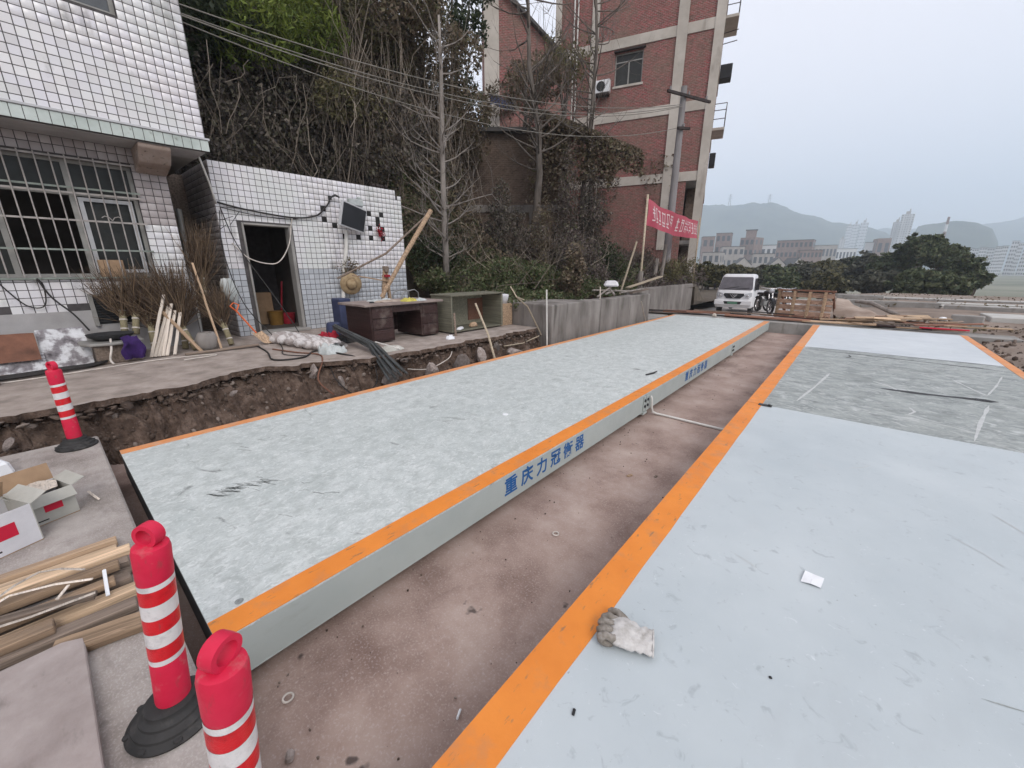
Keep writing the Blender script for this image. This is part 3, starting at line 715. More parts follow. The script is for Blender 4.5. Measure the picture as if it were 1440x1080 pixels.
# bolted joint brackets on the visible side of the left deck
for y in (4.97, 9.85):
    m = MB()
    m.span((-1.8815, y - .075, -.235), (-1.868, y - .012, -.03)); m.span((-1.8815, y + .012, -.235), (-1.868, y + .075, -.03))
    m.span((-1.95, y - .06, -.29), (-1.87, y + .06, -.2555))
    b = m.build('joint_bracket', M['steel_paint'], LW, bevel=.003)
    m = MB()
    for dy in (-.045, .045):
        for z in (-.085, -.165):
            m.lathe([(.02, 0), (.02, .014), (.0, .016)], 8, (-1.868, y + dy, z), Matrix.Rotation(R(90), 3, 'Y'))
    m.build('bolt', M['steel_dark'], b)
m = MB(); m.span((-.66, 5.40, .004), (-.52, 5.47, .012)); m.lathe([(.016, 0), (.016, .012), (0, .013)], 8, (-.55, 5.435, .012)); m.build('seam_plate', M['steel_dark'], RW, bevel=.002)

# ------------------------------------------------------------------ TILES
def unit_tile(mat):
    m = MB()
    h, c, d = 0.5, 0.482, 0.005
    V = [(0, -h, -h), (0, h, -h), (0, h, h), (0, -h, h), (d * .65, -h, -h), (d * .65, h, -h), (d * .65, h, h), (d * .65, -h, h), (d, -c, -c), (d, c, -c), (d, c, c), (d, -c, c)]
    F = [(0, 1, 5, 4), (1, 2, 6, 5), (2, 3, 7, 6), (3, 0, 4, 7), (4, 5, 9, 8), (5, 6, 10, 9), (6, 7, 11, 10), (7, 4, 8, 11), (8, 9, 10, 11)]
    me = bpy.data.meshes.new('tile'); me.from_pydata(V, [], F); me.materials.append(mat)
    return me, np.array(V), F
TILE = {k: unit_tile(M[k]) for k in ('tile', 'tile_b', 'tile_grey')}
TILE['tile_dark'] = unit_tile(M['tile_dark'])
def cells(u0, u1, z0, z1, pitch, holes=(), gap=0.0095, skip=None):
    out = []
    nu, nz = int(math.ceil((u1 - u0) / pitch - 1e-6)), int(math.ceil((z1 - z0) / pitch - 1e-6))
    for i in range(nu):
        for j in range(nz):
            a, b = u1 - (i + 1) * pitch, u1 - i * pitch
            c, d = z1 - (j + 1) * pitch, z1 - j * pitch
            a, c = max(a, u0), max(c, z0)
            um, zm = (a + b) / 2, (c + d) / 2
            ok = True
            for (h0, h1, g0, g1) in holes:
                if h0 < um < h1 and g0 < zm < g1: ok = False; break
                if a < h1 and b > h0 and c < g1 and d > g0:
                    if um < h0: b = min(b, h0)
                    elif um > h1: a = max(a, h1)
                    elif zm < g0: d = min(d, g0)
                    else: c = max(c, g1)
            if ok and b - a > 2.2 * gap and d - c > 2.2 * gap and not (skip and skip((a + b) / 2, (c + d) / 2)):
                out.append(((a + b) / 2, (c + d) / 2, b - a - gap, d - c - gap))
    return out
CAMP = Vector((0, 0, 1.6))
def lay_tiles(parent, faces, cap=300):
    """faces: list of (cells, fn(u,z)->pos, rz, tile key chooser, field material map)"""
    allc = []
    for cl, fn, rz, key in faces:
        for (u, z, su, sz) in cl:
            p = Vector(fn(u, z)); k = key(u, z)
            n = Vector((math.cos(rz), math.sin(rz), 0))
            facing = max(0.02, (CAMP - p).normalized().dot(n))
            d = CAMP - p
            inview = p.x < -1 and -0.55 < p.y and p.z < 5.7 and facing > .05
            allc.append((0 if inview else 1, d.length / math.sqrt(facing), p, rz, su, sz, k))
    allc.sort(key=lambda a: (a[0], a[1]))
    rr = random.Random(5)
    for c in allc[:cap]:
        o = bpy.data.objects.new('tile', TILE[c[6]][0]); COL.objects.link(o)
        o.parent = parent
        o.location = c[2] - wloc(parent) + Vector((rr.uniform(0, .0012), 0, 0))
        o.scale = (1, c[4], c[5])
        o.rotation_euler = (rr.uniform(-.006, .006), rr.uniform(-.003, .003), c[3] + rr.uniform(-.003, .003))
    fld = {'tile': 'tile_f', 'tile_b': 'tile_bf', 'tile_grey': 'tile_greyf', 'tile_dark': 'tile_dark'}
    for key in ('tile', 'tile_b', 'tile_grey', 'tile_dark'):
        rest = [c for c in allc[cap:] if c[6] == key]
        if not rest: continue
        V, F = [], []
        uv, uf = TILE[key][1], np.array(TILE[key][2])
        for c in rest:
            ca, sa = math.cos(c[3]), math.sin(c[3])
            q = uv * np.array([1, c[4], c[5]]) + np.array([0.001 * rr.random(), 0, 0])
            x = q[:, 0] * ca - q[:, 1] * sa + c[2].x; y = q[:, 0] * sa + q[:, 1] * ca + c[2].y; z = q[:, 2] + c[2].z
            F.append(uf + 12 * len(V)); V.append(np.stack([x, y, z], 1))
        np_mesh('tile_field', np.concatenate(V), np.concatenate(F), M[fld[key]], parent, 'stuff')

# ------------------------------------------------------------------ MAIN TILED BUILDING (left)
XU, XL = -8.30, -8.90
B = thing('tiled_house', 'two-storey house faced in white tiles with a barred ground floor window', 'building', (-10.5, -1.0, CZ))
TP = 0.1085
# lower storey walls round a window opening
WY0, WY1, WZ0, WZ1 = -2.4, 1.37, 1.47, 3.10
m = MB()
m.span((XL - .2, -6, CZ - .05), (XL, 1.79, WZ0)); m.span((XL - .2, WY1, WZ0), (XL, 1.79, 3.37)); m.span((XL - .2, -6, WZ0), (XL, WY0, 3.37)); m.span((XL - .2, WY0, WZ1), (XL, WY1, 3.37))
m.span((-13.2, 1.59, CZ - .05), (XL - .2, 1.79, 3.37)); m.span((-13.2, -6, CZ - .05), (-13.0, 1.59, 3.37)); m.span((-13.0, -6, CZ - .05), (XL - .2, -5.8, 3.37))
m.build('lower_wall', M['grout'], B)
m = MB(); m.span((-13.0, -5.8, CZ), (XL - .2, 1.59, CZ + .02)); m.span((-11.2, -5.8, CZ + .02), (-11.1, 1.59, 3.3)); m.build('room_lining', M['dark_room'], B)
m = MB(); m.span((-13.2, -6, 3.37), (XU - .02, 2.24, 3.56)); m.build('floor_slab', M['conc'], B)
# upper storey with window opening
UY0, UY1, UZ0, UZ1 = 0.2, 1.52, 4.87, 6.3
m = MB()
m.span((XU - .2, -6, 3.56), (XU, 2.26, UZ0)); m.span((XU - .2, UY1, UZ0), (XU, 2.26, 6.9)); m.span((XU - .2, -6, UZ0), (XU, UY0, 6.9)); m.span((XU - .2, UY0, UZ1), (XU, UY1, 6.9))
m.span((-13.2, 2.06, 3.56), (XU - .2, 2.26, 6.9)); m.span((-13.2, -6, 3.56), (-13.0, 2.06, 6.9)); m.span((-13.0, -6, 6.7), (XU - .2, 2.06, 6.9)); m.span((-13.0, -6, 3.56), (XU - .2, -5.8, 6.7))
m.build('upper_wall', M['grout'], B)
# ledge band and drip edge
m = MB(); m.span((XU - .019, -6, 3.372), (XU + .035, 2.29, 3.53)); lg = m.build('ledge_band', M['grout'], B)
for i in range(40):
    y1 = 2.29 - i * .112
    m = MB(); m.span((XU + .0355, y1 - .108, 3.376), (XU + .043, y1 - .003, 3.527)); m.build('ledge_tile', M['ledge'], lg, bevel=.002)
m = MB(); m.span((XU - .005, -6, 3.532), (XU + .06, 2.31, 3.562)); m.build('drip_edge', M['tv_case'], B, bevel=.004)
m = MB(); m.span((XL - .0, -6, 3.36), (XU - .02, 2.24, 3.3695)); m.build('soffit', M['plaster'], B)
# stained bracket beam under the soffit at the corner
m = MB()
ol = [(XL + .001, 3.36), (XU + .0, 3.36), (XU + .0, 3.30), (XU - .18, 3.12), (XL + .001, 3.02)]
m.prism([(a, b) for a, b in ol], 1.42, 1.80, Matrix(((1, 0, 0), (0, 0, 1), (0, 1, 0))))
m.build('bracket_beam', M['beam_stain'], B, bevel=.02, seg=2)
lw_low = lambda u, z: z < 1.0 + 0.25 * float(fbm(u * 1.3, 4.4)) 
keyL = lambda u, z: 'tile_grey' if z > 2.3 + .3 * float(fbm(u * 2, z * 2)) or u < 1.3 and z > 3.0 else 'tile'
faces = [
    (cells(-6, 2.26, 3.565, 6.9, TP, [(UY0, UY1, UZ0, UZ1)]), lambda u, z: (XU, u, z), 0, lambda u, z: 'tile'),
    (cells(-6, 1.79, CZ, 3.36, TP, [(WY0, WY1, WZ0, WZ1)], skip=lw_low), lambda u, z: (XL, u, z), 0, keyL),
    (cells(-13.2, XU, 3.565, 6.9, TP), lambda u, z: (u, 2.26, z), R(90), lambda u, z: 'tile'),
]
lay_tiles(B, faces, 300)
m = MB(); P = [[(XL + .004 + .004 * float(fbm(y * 6, z * 6)), y, z) for y in np.linspace(-6, 1.79, 60)] for z in np.linspace(CZ, 1.3, 10)]
# bare render patch at the foot of the wall
m = MB(); m.span((XL + .0005, -6, CZ), (XL + .005, 1.78, 0.98)); m.build('bare_render', M['plaster'], B)
# ground floor window: aluminium frames, panes, sill and security bars
W = MB(); xw = XL - .1
for (y0, y1) in ((WY0, WY0 + .05), (-.12, -.06), (.62, .69), (1.32, 1.37)):
    W.span((xw - .03, y0, WZ0), (xw + .03, y1, WZ1))
for z in (WZ0, 2.62, WZ1 - .05):
    W.span((xw - .028, WY0, z), (xw + .028, WY1, z + .05))
win = W.build('window', M['frame_alu'], B)
for i, (y0, y1, z0, z1) in enumerate(((.69, 1.32, WZ0 + .05, 2.62), (-1.2, -.12, WZ0 + .05, 2.62), (.69, 1.32, 2.67, WZ1 - .05), (-.06, .62, 2.67, WZ1 - .05))):
    m = MB(); m.span((xw - .006, y0, z0), (xw + .0, y1, z1)); m.build('pane', M['glass'], win)
m = MB(); m.span((xw + .031, .70, WZ0 + .06), (xw + .05, .75, 2.60)); m.span((xw + .031, 1.24, WZ0 + .06), (xw + .05, 1.29, 2.60)); m.span((xw + .031, .75, 2.55), (xw + .05, 1.24, 2.60)); m.span((xw + .031, .75, WZ0 + .06), (xw + .05, 1.24, WZ0 + .11)); m.build('sash_frame', M['tv_case'], win)
m = MB(); m.span((XL - .2, WY0, WZ0 - .03), (XL + .05, WY1 + .05, WZ0 - .001)); m.build('sill', M['rail_green'], win, bevel=.006)
m = MB(); m.span((xw - .35, .95, WZ0 + .3), (xw - .33, 1.28, 2.2)); m.build('blue_curtain', M['blue_sheet'], win)
y = WY0 + .06
while y < WY1 + .02:
    m = MB(); m.tube([(XL + .07, y, WZ0 + .002), (XL + .07, y, WZ1 + .03)], .0085, 6); m.build('security_bar', M['bar'], win)
    y += .1435
for z, mt in ((1.86, 'rail_green'), (2.27, 'bar'), (2.64, 'bar'), (2.71, 'rail_green'), (3.10, 'bar')):
    m = MB(); m.span((XL + .045, WY0, z - .012), (XL + .0605, WY1 + .03, z + .012)); m.build('security_rail', M[mt], win)
for yc, z in ((1.0, 2.29), (-.15, 2.73)):
    m = MB()
    for s in (-1, 1):
        m.tube([(XL + .085, yc, z), (XL + .085, yc + s * .03, z + .045), (XL + .085, yc + s * .075, z + .06), (XL + .085, yc + s * .11, z + .035)], .006, 5)
    m.build('scroll_ornament', M['bar'], win)
# upper window
m = MB(); xw = XU - .11
m.span((xw - .03, UY0, UZ0), (xw + .03, UY0 + .05, UZ1)); m.span((xw - .03, UY1 - .05, UZ0), (xw + .03, UY1, UZ1)); m.span((xw - .028, UY0, UZ0), (xw + .028, UY1, UZ0 + .05)); m.span((xw - .028, UY0, UZ1 - .05), (xw + .028, UY1, UZ1)); m.span((xw - .028, .84, UZ0), (xw + .028, .89, UZ1))
win2 = m.build('window', M['frame_alu'], B)
for (a, b) in ((UY0 + .05, .84), (.89, UY1 - .05)):
    m = MB(); m.span((xw - .004, a, UZ0 + .05), (xw + .004, b, UZ1 - .05)); m.build('pane', M['glass_grey'], win2)
# dark vent box low in the wall
V_ = MB(); 
for z in np.linspace(.80, 1.16, 10): V_.bar((XL + .03, .56, z), (XL + .03, .96, z), .03, .012)
V_.span((XL + .0055, .55, .76), (XL + .012, .97, 1.19)); vb = V_.build('wall_vent', M['steel_dark'], B)
m = MB(); m.span((XL + .006, .50, .74), (XL + .06, .55, 1.22)); m.span((XL + .006, .97, .74), (XL + .06, 1.02, 1.22)); m.span((XL + .006, .55, 1.19), (XL + .058, .97, 1.22)); m.build('vent_frame', M['frame_alu'], vb)

# ------------------------------------------------------------------ TILED SHED
XS = -9.10; SY0, SY1, SZ1 = 2.44, 6.42, 3.43
DY0, DY1, DZ1 = 2.80, 3.70, 2.43
SH = thing('tiled_shed', 'low white-tiled shed with open dark doorway and a blue-grey tile skirt', 'building', (-10.2, 4.4, CZ))
m = MB()
m.span((XS - .2, SY0, CZ - .05), (XS, DY0, SZ1)); m.span((XS - .2, DY1, CZ - .05), (XS, SY1, SZ1 - .12)); m.span((XS - .2, DY0, DZ1), (XS, DY1, SZ1)); m.span((XS - .2, DY1, SZ1 - .12), (XS, SY1 - .16, SZ1))
m.span((-11.3, SY0, CZ - .05), (XS - .2, SY0 + .2, SZ1)); m.span((-11.3, SY1 - .2, CZ - .05), (XS - .2, SY1, SZ1 - .12)); m.span((-11.3, SY0 + .2, CZ - .05), (-11.1, SY1 - .2, SZ1))
m.build('wall', M['grout'], SH)
m = MB(); m.span((-11.1, SY0 + .2, SZ1 - .3), (XS - .2, SY1 - .2, SZ1 - .16)); m.build('roof', M['conc'], SH)
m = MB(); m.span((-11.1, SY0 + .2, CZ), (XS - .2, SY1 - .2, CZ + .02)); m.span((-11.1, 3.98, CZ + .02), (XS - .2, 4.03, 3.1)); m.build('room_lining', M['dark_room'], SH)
dark = [(4.46, 2.86), (4.45, 2.57), (4.65, 2.46), (4.8, 2.31), (5.16, 2.28), (5.53, 2.83), (5.86, 2.83), (5.72, 2.67), (5.52, 2.56), (5.87, 2.56), (5.51, 2.29), (5.87, 2.29)]
def keyS(u, z):
    for a, b in dark:
        if abs(u - a) < .055 and abs(z - b) < .055: return 'tile_dark'
    return 'tile_b' if z < 1.55 else 'tile'
faces = [
    (cells(SY0, SY1, CZ, SZ1, TP, [(DY0 - .02, DY1 + .02, CZ, DZ1 + .03), (SY1 - .16, SY1, SZ1 - .12, SZ1)]), lambda u, z: (XS, u, z), 0, keyS),
    (cells(-11.3, XS, CZ, SZ1, TP), lambda u, z: (u, SY0, z), R(-90), lambda u, z: 'tile_grey'),
]
lay_tiles(SH, faces, 300)
m = MB(); m.span((XS - .199, DY0, CZ), (XS + .02, DY0 + .035, DZ1)); m.span((XS - .199, DY1 - .06, CZ), (XS + .025, DY1, DZ1)); m.span((XS - .199, DY0 + .035, DZ1 - .035), (XS + .02, DY1 - .06, DZ1)); m.build('door_frame', M['conc'], SH, bevel=.006)
m = MB(); m.span((XS - .19, DY0 - .05, CZ + .001), (XS + .16, DY1 + .05, CZ + .06)); m.build('threshold', M['conc'], SH, bevel=.01)
m = MB(); m.lathe([(.14, 0), (.17, .3), (.175, .31), (.15, .31)], 20, (-10.3, 3.55, CZ + .02)); o = m.build('bucket', M['bucket_y'], smooth=True); tag(o, 'ochre bucket standing just inside the dark shed doorway', 'bucket')
m = MB(); m.span((-10.8, 3.25, CZ + .02), (-10.5, 3.6, CZ + .75)); o = m.build('carton', M['carton'], bevel=.01); tag(o, 'brown carton standing deep inside the dark shed doorway', 'box')
m = MB(); m.tube([(-10.5, 3.72, CZ + .02), (-10.45, 3.85, 1.3)], .02, 8); m.lathe([(.12, 0), (.16, .25), (.13, .25)], 16, (-10.3, 3.82, CZ + .02)); o = m.build('mop_bucket', M['red_cloth']); tag(o, 'dark red mop bucket with handle inside the shed doorway', 'bucket')

# ------------------------------------------------------------------ RETAINING WALLS
def wallblock(lb, outline, z0, z1, top=0.0):
    m = MB(); m.prism(outline, z0, z1)
    o = m.build('retaining_wall', M['wall_conc'], bevel=.025, seg=2)
    return tag(o, lb, 'wall', 'concrete retaining walls along the bank')
wallblock('stained concrete retaining wall block nearest the open cabinet', [(-5.03, 7.3), (-5.03, 8.95), (-5.5, 8.95), (-8.2, 7.9), (-8.2, 7.5), (-5.5, 7.3)], -.6, .82)
wallblock('long stained concrete retaining wall beside the left weighbridge', [(-5.06, 8.98), (-5.10, 13.0), (-5.5, 13.0), (-5.45, 8.98)], -.6, .80)
wallblock('far recessed concrete retaining wall below the red banner', [(-5.95, 13.05), (-6.25, 21.3), (-6.7, 21.3), (-6.4, 13.05)], -.4, .86)
m = MB(); m.prism([(-5.12, 13.05), (-5.12, 14.9), (-5.9, 14.9), (-5.9, 13.05)], -.6, -.05); o = m.build('wall_footing', M['conc']); struct(o)

# ------------------------------------------------------------------ HILLSIDE
def hz(x, y):
    x, y = np.asarray(x, float), np.asarray(y, float)
    u1 = np.maximum(0, -11.5 - x)
    za = 0.1 + 2.3 * u1
    u2 = np.maximum(0, -6.1 - x)
    st = np.interp(y, [8, 11, 12.5, 16, 22, 40], [9.8, 10.6, 13.2, 15.0, 16.0, 20.0])       # where the bank turns steep
    zb = 0.72 + 0.27 * np.minimum(u2, st - 6.1) + np.maximum(0, -st - x) * 1.9
    k = sstep(6.5, 8.2, y)
    z = za * (1 - k) + zb * k
    z = z * (1 - sstep(23.5, 27.5, y)) - .5 * sstep(23.5, 27.5, y)
    cap = 11.0 + 2.0 * fbm(x * .1, y * .1)
    z = np.where(z > cap - 2, cap - 2 + 2 * (1 - np.exp(-(z - cap + 2) / 2)) , z)
    amp = np.clip((z - 0.6) * .6, 0.0, 1)
    return z + amp * (0.8 * fbm(x * .45, y * .45) + .25 * fbm(x * 1.7, y * 1.7, 2))
xs = np.concatenate([np.linspace(-60, -22, 20), np.linspace(-21.6, -6.2, 90)])
ysx = np.concatenate([np.linspace(-14, 4.0, 30), np.linspace(4.2, 26, 130), np.linspace(27, 60, 30)])
X, Y = np.meshgrid(xs, ysx)
Z = hz(X, Y)
Z = np.where((Y < 7.6) & (X > -11.4), -0.3, Z)
Z = np.where((Y > 21.5) & (X > -7.0), np.minimum(Z, -0.2), Z)
Z = np.where((X > -6.75) & (Y > 13), np.minimum(Z, .7), Z)
v = np.stack([X, Y, Z], -1).reshape(-1, 3)
nc = len(xs); nr = len(ysx)
ii, jj = np.meshgrid(np.arange(nr - 1), np.arange(nc - 1), indexing='ij')
f = np.stack([ii * nc + jj, ii * nc + jj + 1, (ii + 1) * nc + jj + 1, (ii + 1) * nc + jj], -1).reshape(-1, 4)
o = np_mesh('hillside', v, f, M['hill_soil'], smooth=True); struct(o)

def leaves(P, size, seed, nrm=None, flat=0.5, asp=0.62, hang=0.0):
    r = np.random.default_rng(seed)
    P = np.asarray(P, float); n = len(P)
    s = size[0] + (size[1] - size[0]) * r.random(n) ** 1.5
    rd = lambda: (lambda q: q / np.linalg.norm(q, axis=1, keepdims=True))(r.normal(size=(n, 3)))
    N_ = rd()
    if nrm is not None:
        N_ = nrm * (1 - flat) * 1.0 + N_ * flat
        N_ /= np.linalg.norm(N_, axis=1, keepdims=True)
    A_ = rd(); A_[:, 2] -= hang
    A_ -= (A_ * N_).sum(1, keepdims=True) * N_
    A_ /= np.linalg.norm(A_, axis=1, keepdims=True) + 1e-9
    B_ = np.cross(N_, A_)
    s = s[:, None]
    v0 = P - A_ * s * .5
    v2 = P + A_ * s * .5 - N_ * s * .12
    v1 = P - A_ * s * .05 + B_ * s * asp * .5 + N_ * s * .1
    v3 = P - A_ * s * .05 - B_ * s * asp * .5 + N_ * s * .1
    V = np.stack([v0, v1, v2, v3], 1).reshape(-1, 3)
    F = np.arange(4 * n).reshape(n, 4)
    return V, F
def slope_nrm(x, y):
    e = .05
    dx = (hz(x + e, y) - hz(x - e, y)) / (2 * e); dy = (hz(x, y + e) - hz(x, y - e)) / (2 * e)
    N_ = np.stack([-dx, -dy, np.ones_like(dx)], -1)
    ln = np.linalg.norm(N_, axis=1, keepdims=True)
    return N_ / ln, ln[:, 0]
def cover(name, lb, n, x0, x1, y0, y1, cond, mt, size, seed, thick=0.35, hang=0.0, holes=9.0):
    r = np.random.default_rng(seed)
    x = r.uniform(x0, x1, n * 4); y = r.uniform(y0, y1, n * 4)
    N_, ln = slope_nrm(x, y)
    keep = (r.random(len(x)) * 2.6 < ln) & cond(x, y)
    x, y, N_ = x[keep][:n], y[keep][:n], N_[keep][:n]
    z = hz(x, y)
    lump = np.clip(0.5 + 1.3 * fbm(x * 1.3 + 7, y * 1.3 + z * .9, 3), 0, 1.3)
    kk = lump < holes; x, y, z, N_, lump = x[kk], y[kk], z[kk], N_[kk], lump[kk]
    P = np.stack([x, y, z], 1) + N_ * (thick * lump * r.random(len(x)))[:, None]
    V, F = leaves(P, size, seed + 1, N_, .75, hang=hang)
    o = np_mesh(name, V, F, M[mt]); tag(o, lb, 'vines', kind='stuff')
hn = lambda x, y: fbm(x * .35 + 3, y * .35 + hz(x, y) * .25, 3)
cover('vine_cover', 'dark withered creeper covering the steep slope behind the shed', 90000, -17, -11.2, -1, 12.5, lambda x, y: (hn(x, y) < .24) & ((y < 7.9) | (x < -10)), 'leaf_dead', (.07, .18), 21, 1.25, 1.0)
cover('green_creeper', 'scattered green creeper leaves among the dark vines on the slope', 9000, -19, -11.2, -1, 12.5, lambda x, y: (hn(x, y) > .02), 'leaf_olive', (.06, .14), 22, .6)
cover('ivy_cover', 'green ivy carpet on the low bank behind the retaining wall', 42000, -11.5, -6.0, 7.4, 14.5, lambda x, y: (y > 7.6) | (x > -99), 'leaf_ivy', (.05, .13), 23, .4)
cover('brown_thicket', 'brown leafy thicket on the steep slope above the ivy bank', 22000, -16, -9.3, 7.6, 11.5, lambda x, y: x < -9.3, 'leaf_brown', (.06, .16), 25, .9)
cover('bank_cover', 'brownish undergrowth on the bank below the brick building', 34000, -17, -6.3, 13.5, 24, lambda x, y: (x < -6.4), 'leaf_purple', (.07, .2), 24, .6)

# ------------------------------------------------------------------ TREES AND SHRUBS
def lobes_pts(lobes, n, r, shell=.55):
    tot = sum(l[1][0] * l[1][1] * l[1][2] for l in lobes) ** 1.0
    out = []
    for c, rad in lobes:
        k = max(20, int(n * rad[0] * rad[1] * rad[2] / tot))
        d = r.normal(size=(k, 3)); d /= np.linalg.norm(d, axis=1, keepdims=True)
        q = shell + (1 - shell) * r.random((k, 1)) ** .6
        w_ = 1 + .28 * fbm(d[:, 0] * 3 + c[0], d[:, 1] * 3 + d[:, 2] * 2 + c[1], 3)[:, None]
        out.append(np.array(c) + d * q * w_ * np.array(rad))
    return np.concatenate(out)
def limb(m, p, d, L_, r0, depth, rr, seg=5, droop=0.0, up=0.12):
    pts = [Vector(p)]; rad = [r0]; d = Vector(d).normalized()
    n = 4
    for i in range(n):
        d = (d + Vector((rr.gauss(0, .14), rr.gauss(0, .14), rr.gauss(0, .1) + up - droop * i * .3))).normalized()
        pts.append(pts[-1] + d * L_ / n); rad.append(r0 * (1 - .62 * (i + 1) / n))
    m.tube(pts, rad, seg, caps=False)
    if depth <= 0: return
    for i in range(rr.choice((2, 3, 3))):
        k = rr.choice((2, 3, 4))
        nd = (d + Vector((rr.gauss(0, .7), rr.gauss(0, .7), rr.gauss(.1, .5)))).normalized()
        limb(m, pts[k], nd, L_ * rr.uniform(.5, .72), rad[k] * .7, depth - 1, rr, max(3, seg - 1), droop, up)
def tree(name, label, base, top, lobes, n, mt, size, seed, cat='tree', group=None, bark='bark', r0=.12, branches=7, asp=.6, hang=0, shell=.5, parts=('trunk', 'crown')):
    t = thing(name, label, cat, base, group=group)
    rr = random.Random(seed); r = np.random.default_rng(seed)
    b, tp = Vector(base), Vector(top)
    m = MB()
    pts = [b.lerp(tp, k / 6) + Vector((rr.gauss(0, .03), rr.gauss(0, .03), 0)) * (tp - b).length * .35 for k in range(7)]
    pts[0] = b - Vector((0, 0, .3))
    m.tube(pts, [r0 * (1 - .7 * k / 6) for k in range(7)], 8)
    for i in range(branches):
        c, rad = lobes[i % len(lobes)]
        s = pts[rr.choice((2, 3, 4, 5))]
        e = Vector(c) + Vector((rr.uniform(-1, 1) * rad[0], rr.uniform(-1, 1) * rad[1], rr.uniform(-.6, .9) * rad[2])) * .75
        mid = s.lerp(e, .5) + Vector((rr.gauss(0, .15), rr.gauss(0, .15), rr.gauss(.1, .1)))
        m.tube([s, mid, e], [r0 * .35, r0 * .22, r0 * .06], 5, caps=False)
    m.build(parts[0], M[bark], t, smooth='all')
    P = lobes_pts(lobes, n, r, shell)
    V, F = leaves(P, size, seed + 3, None, asp=asp, hang=hang)
    np_mesh(parts[1], V, F, M[mt], t)
    return t
def lob(c, R_, k, seed, sq=.8, sp=.75):
    rr = random.Random(seed)
    out = [(c, (R_ * .62, R_ * .62, R_ * .62 * sq))]
    for i in range(k):
        d = Vector((rr.gauss(0, 1), rr.gauss(0, 1), rr.gauss(0, .8))).normalized()
        q = R_ * rr.uniform(.28, .5)
        out.append((tuple(Vector(c) + Vector((d.x, d.y, d.z * sq)) * R_ * sp), (q, q, q * sq)))
    return out
G = 'trees on the overgrown slope'
hzs = lambda x, y: float(hz(np.array([x]), np.array([y]))[0])
hill_trees = [
    # name, label, base xy, crown centre, R, n, mat, size
    ('bamboo_clump', 'bright yellow-green bamboo clump at the top behind the tiled house', (-14.6, 5.3), (-14.1, 5.6, 8.0), 1.9, 7000, 'leaf_bamboo', (.10, .30), .22),
    ('bamboo_clump', 'bright green bamboo clump right of the yellowish one at the top', (-14.4, 7.0), (-13.8, 7.1, 8.3), 1.8, 6500, 'leaf_bamboo', (.10, .30), .22),
    ('evergreen_tree', 'dark evergreen beside the upper corner of the tiled house', (-14.2, 3.6), (-13.8, 3.9, 7.4), 1.5, 5200, 'leaf_dark', (.09, .20), .6),
    ('evergreen_tree', 'dark evergreen behind the overhead wires left of the bamboo', (-16.6, 4.6), (-16.0, 4.6, 8.4), 2.4, 6500, 'leaf_dark', (.10, .24), .6),
    ('vine_draped_tree', 'olive vine-draped tree in the upper middle of the slope', (-13.8, 9.0), (-12.8, 8.6, 9.2), 2.0, 6500, 'leaf_olive', (.08, .20), .5),
    ('vine_draped_tree', 'brown-leaved vine-draped tree behind the slender bare trunk', (-13.2, 10.2), (-12.0, 10.0, 8.6), 1.8, 5200, 'leaf_brown', (.08, .20), .5),
    ('evergreen_tree', 'dark green evergreen with sky gaps left of the gabled brick house', (-14.2, 12.6), (-13.4, 12.4, 11.0), 1.7, 2600, 'leaf_dark', (.10, .22), .6),
    ('vine_draped_tree', 'olive tree mass low on the slope above the shed roof', (-13.4, 7.2), (-12.9, 7.4, 6.3), 1.4, 4200, 'leaf_olive', (.07, .18), .5),
    ('vine_draped_tree', 'brown creeper-smothered tree in front of the gabled brick house', (-12.4, 15.0), (-11.6, 14.6, 8.6), 1.7, 3800, 'leaf_brown', (.08, .20), .5),
    ('evergreen_tree', 'dark evergreen filling the gap left of the old brown house', (-15.8, 13.6), (-14.9, 13.0, 7.8), 1.9, 5200, 'leaf_dark', (.09, .22), .6),
    ('vine_draped_tree', 'brown thicket tree above the roof of the old brown house', (-14.0, 11.0), (-12.6, 11.4, 6.6), 1.7, 5600, 'leaf_brown', (.08, .2), .5),
    ('vine_draped_tree', 'greenish creeper-clad tree between the gabled house and the brick tower', (-11.2, 16.4), (-10.4, 15.6, 9.4), 1.3, 1500, 'leaf_olive', (.08, .18), .5),
]
for i, (nm, lb, bxy, c, R_, n, mt, sz, asp) in enumerate(hill_trees):
    b = (bxy[0], bxy[1], hzs(*bxy) - .1)
    tree(nm, lb, b, (c[0], c[1], c[2] + R_ * .4), lob(c, R_, 9, 40 + i), n, mt, sz, 60 + i, group=G, r0=.13, asp=asp, hang=.5 if 'bamboo' in nm else .1)
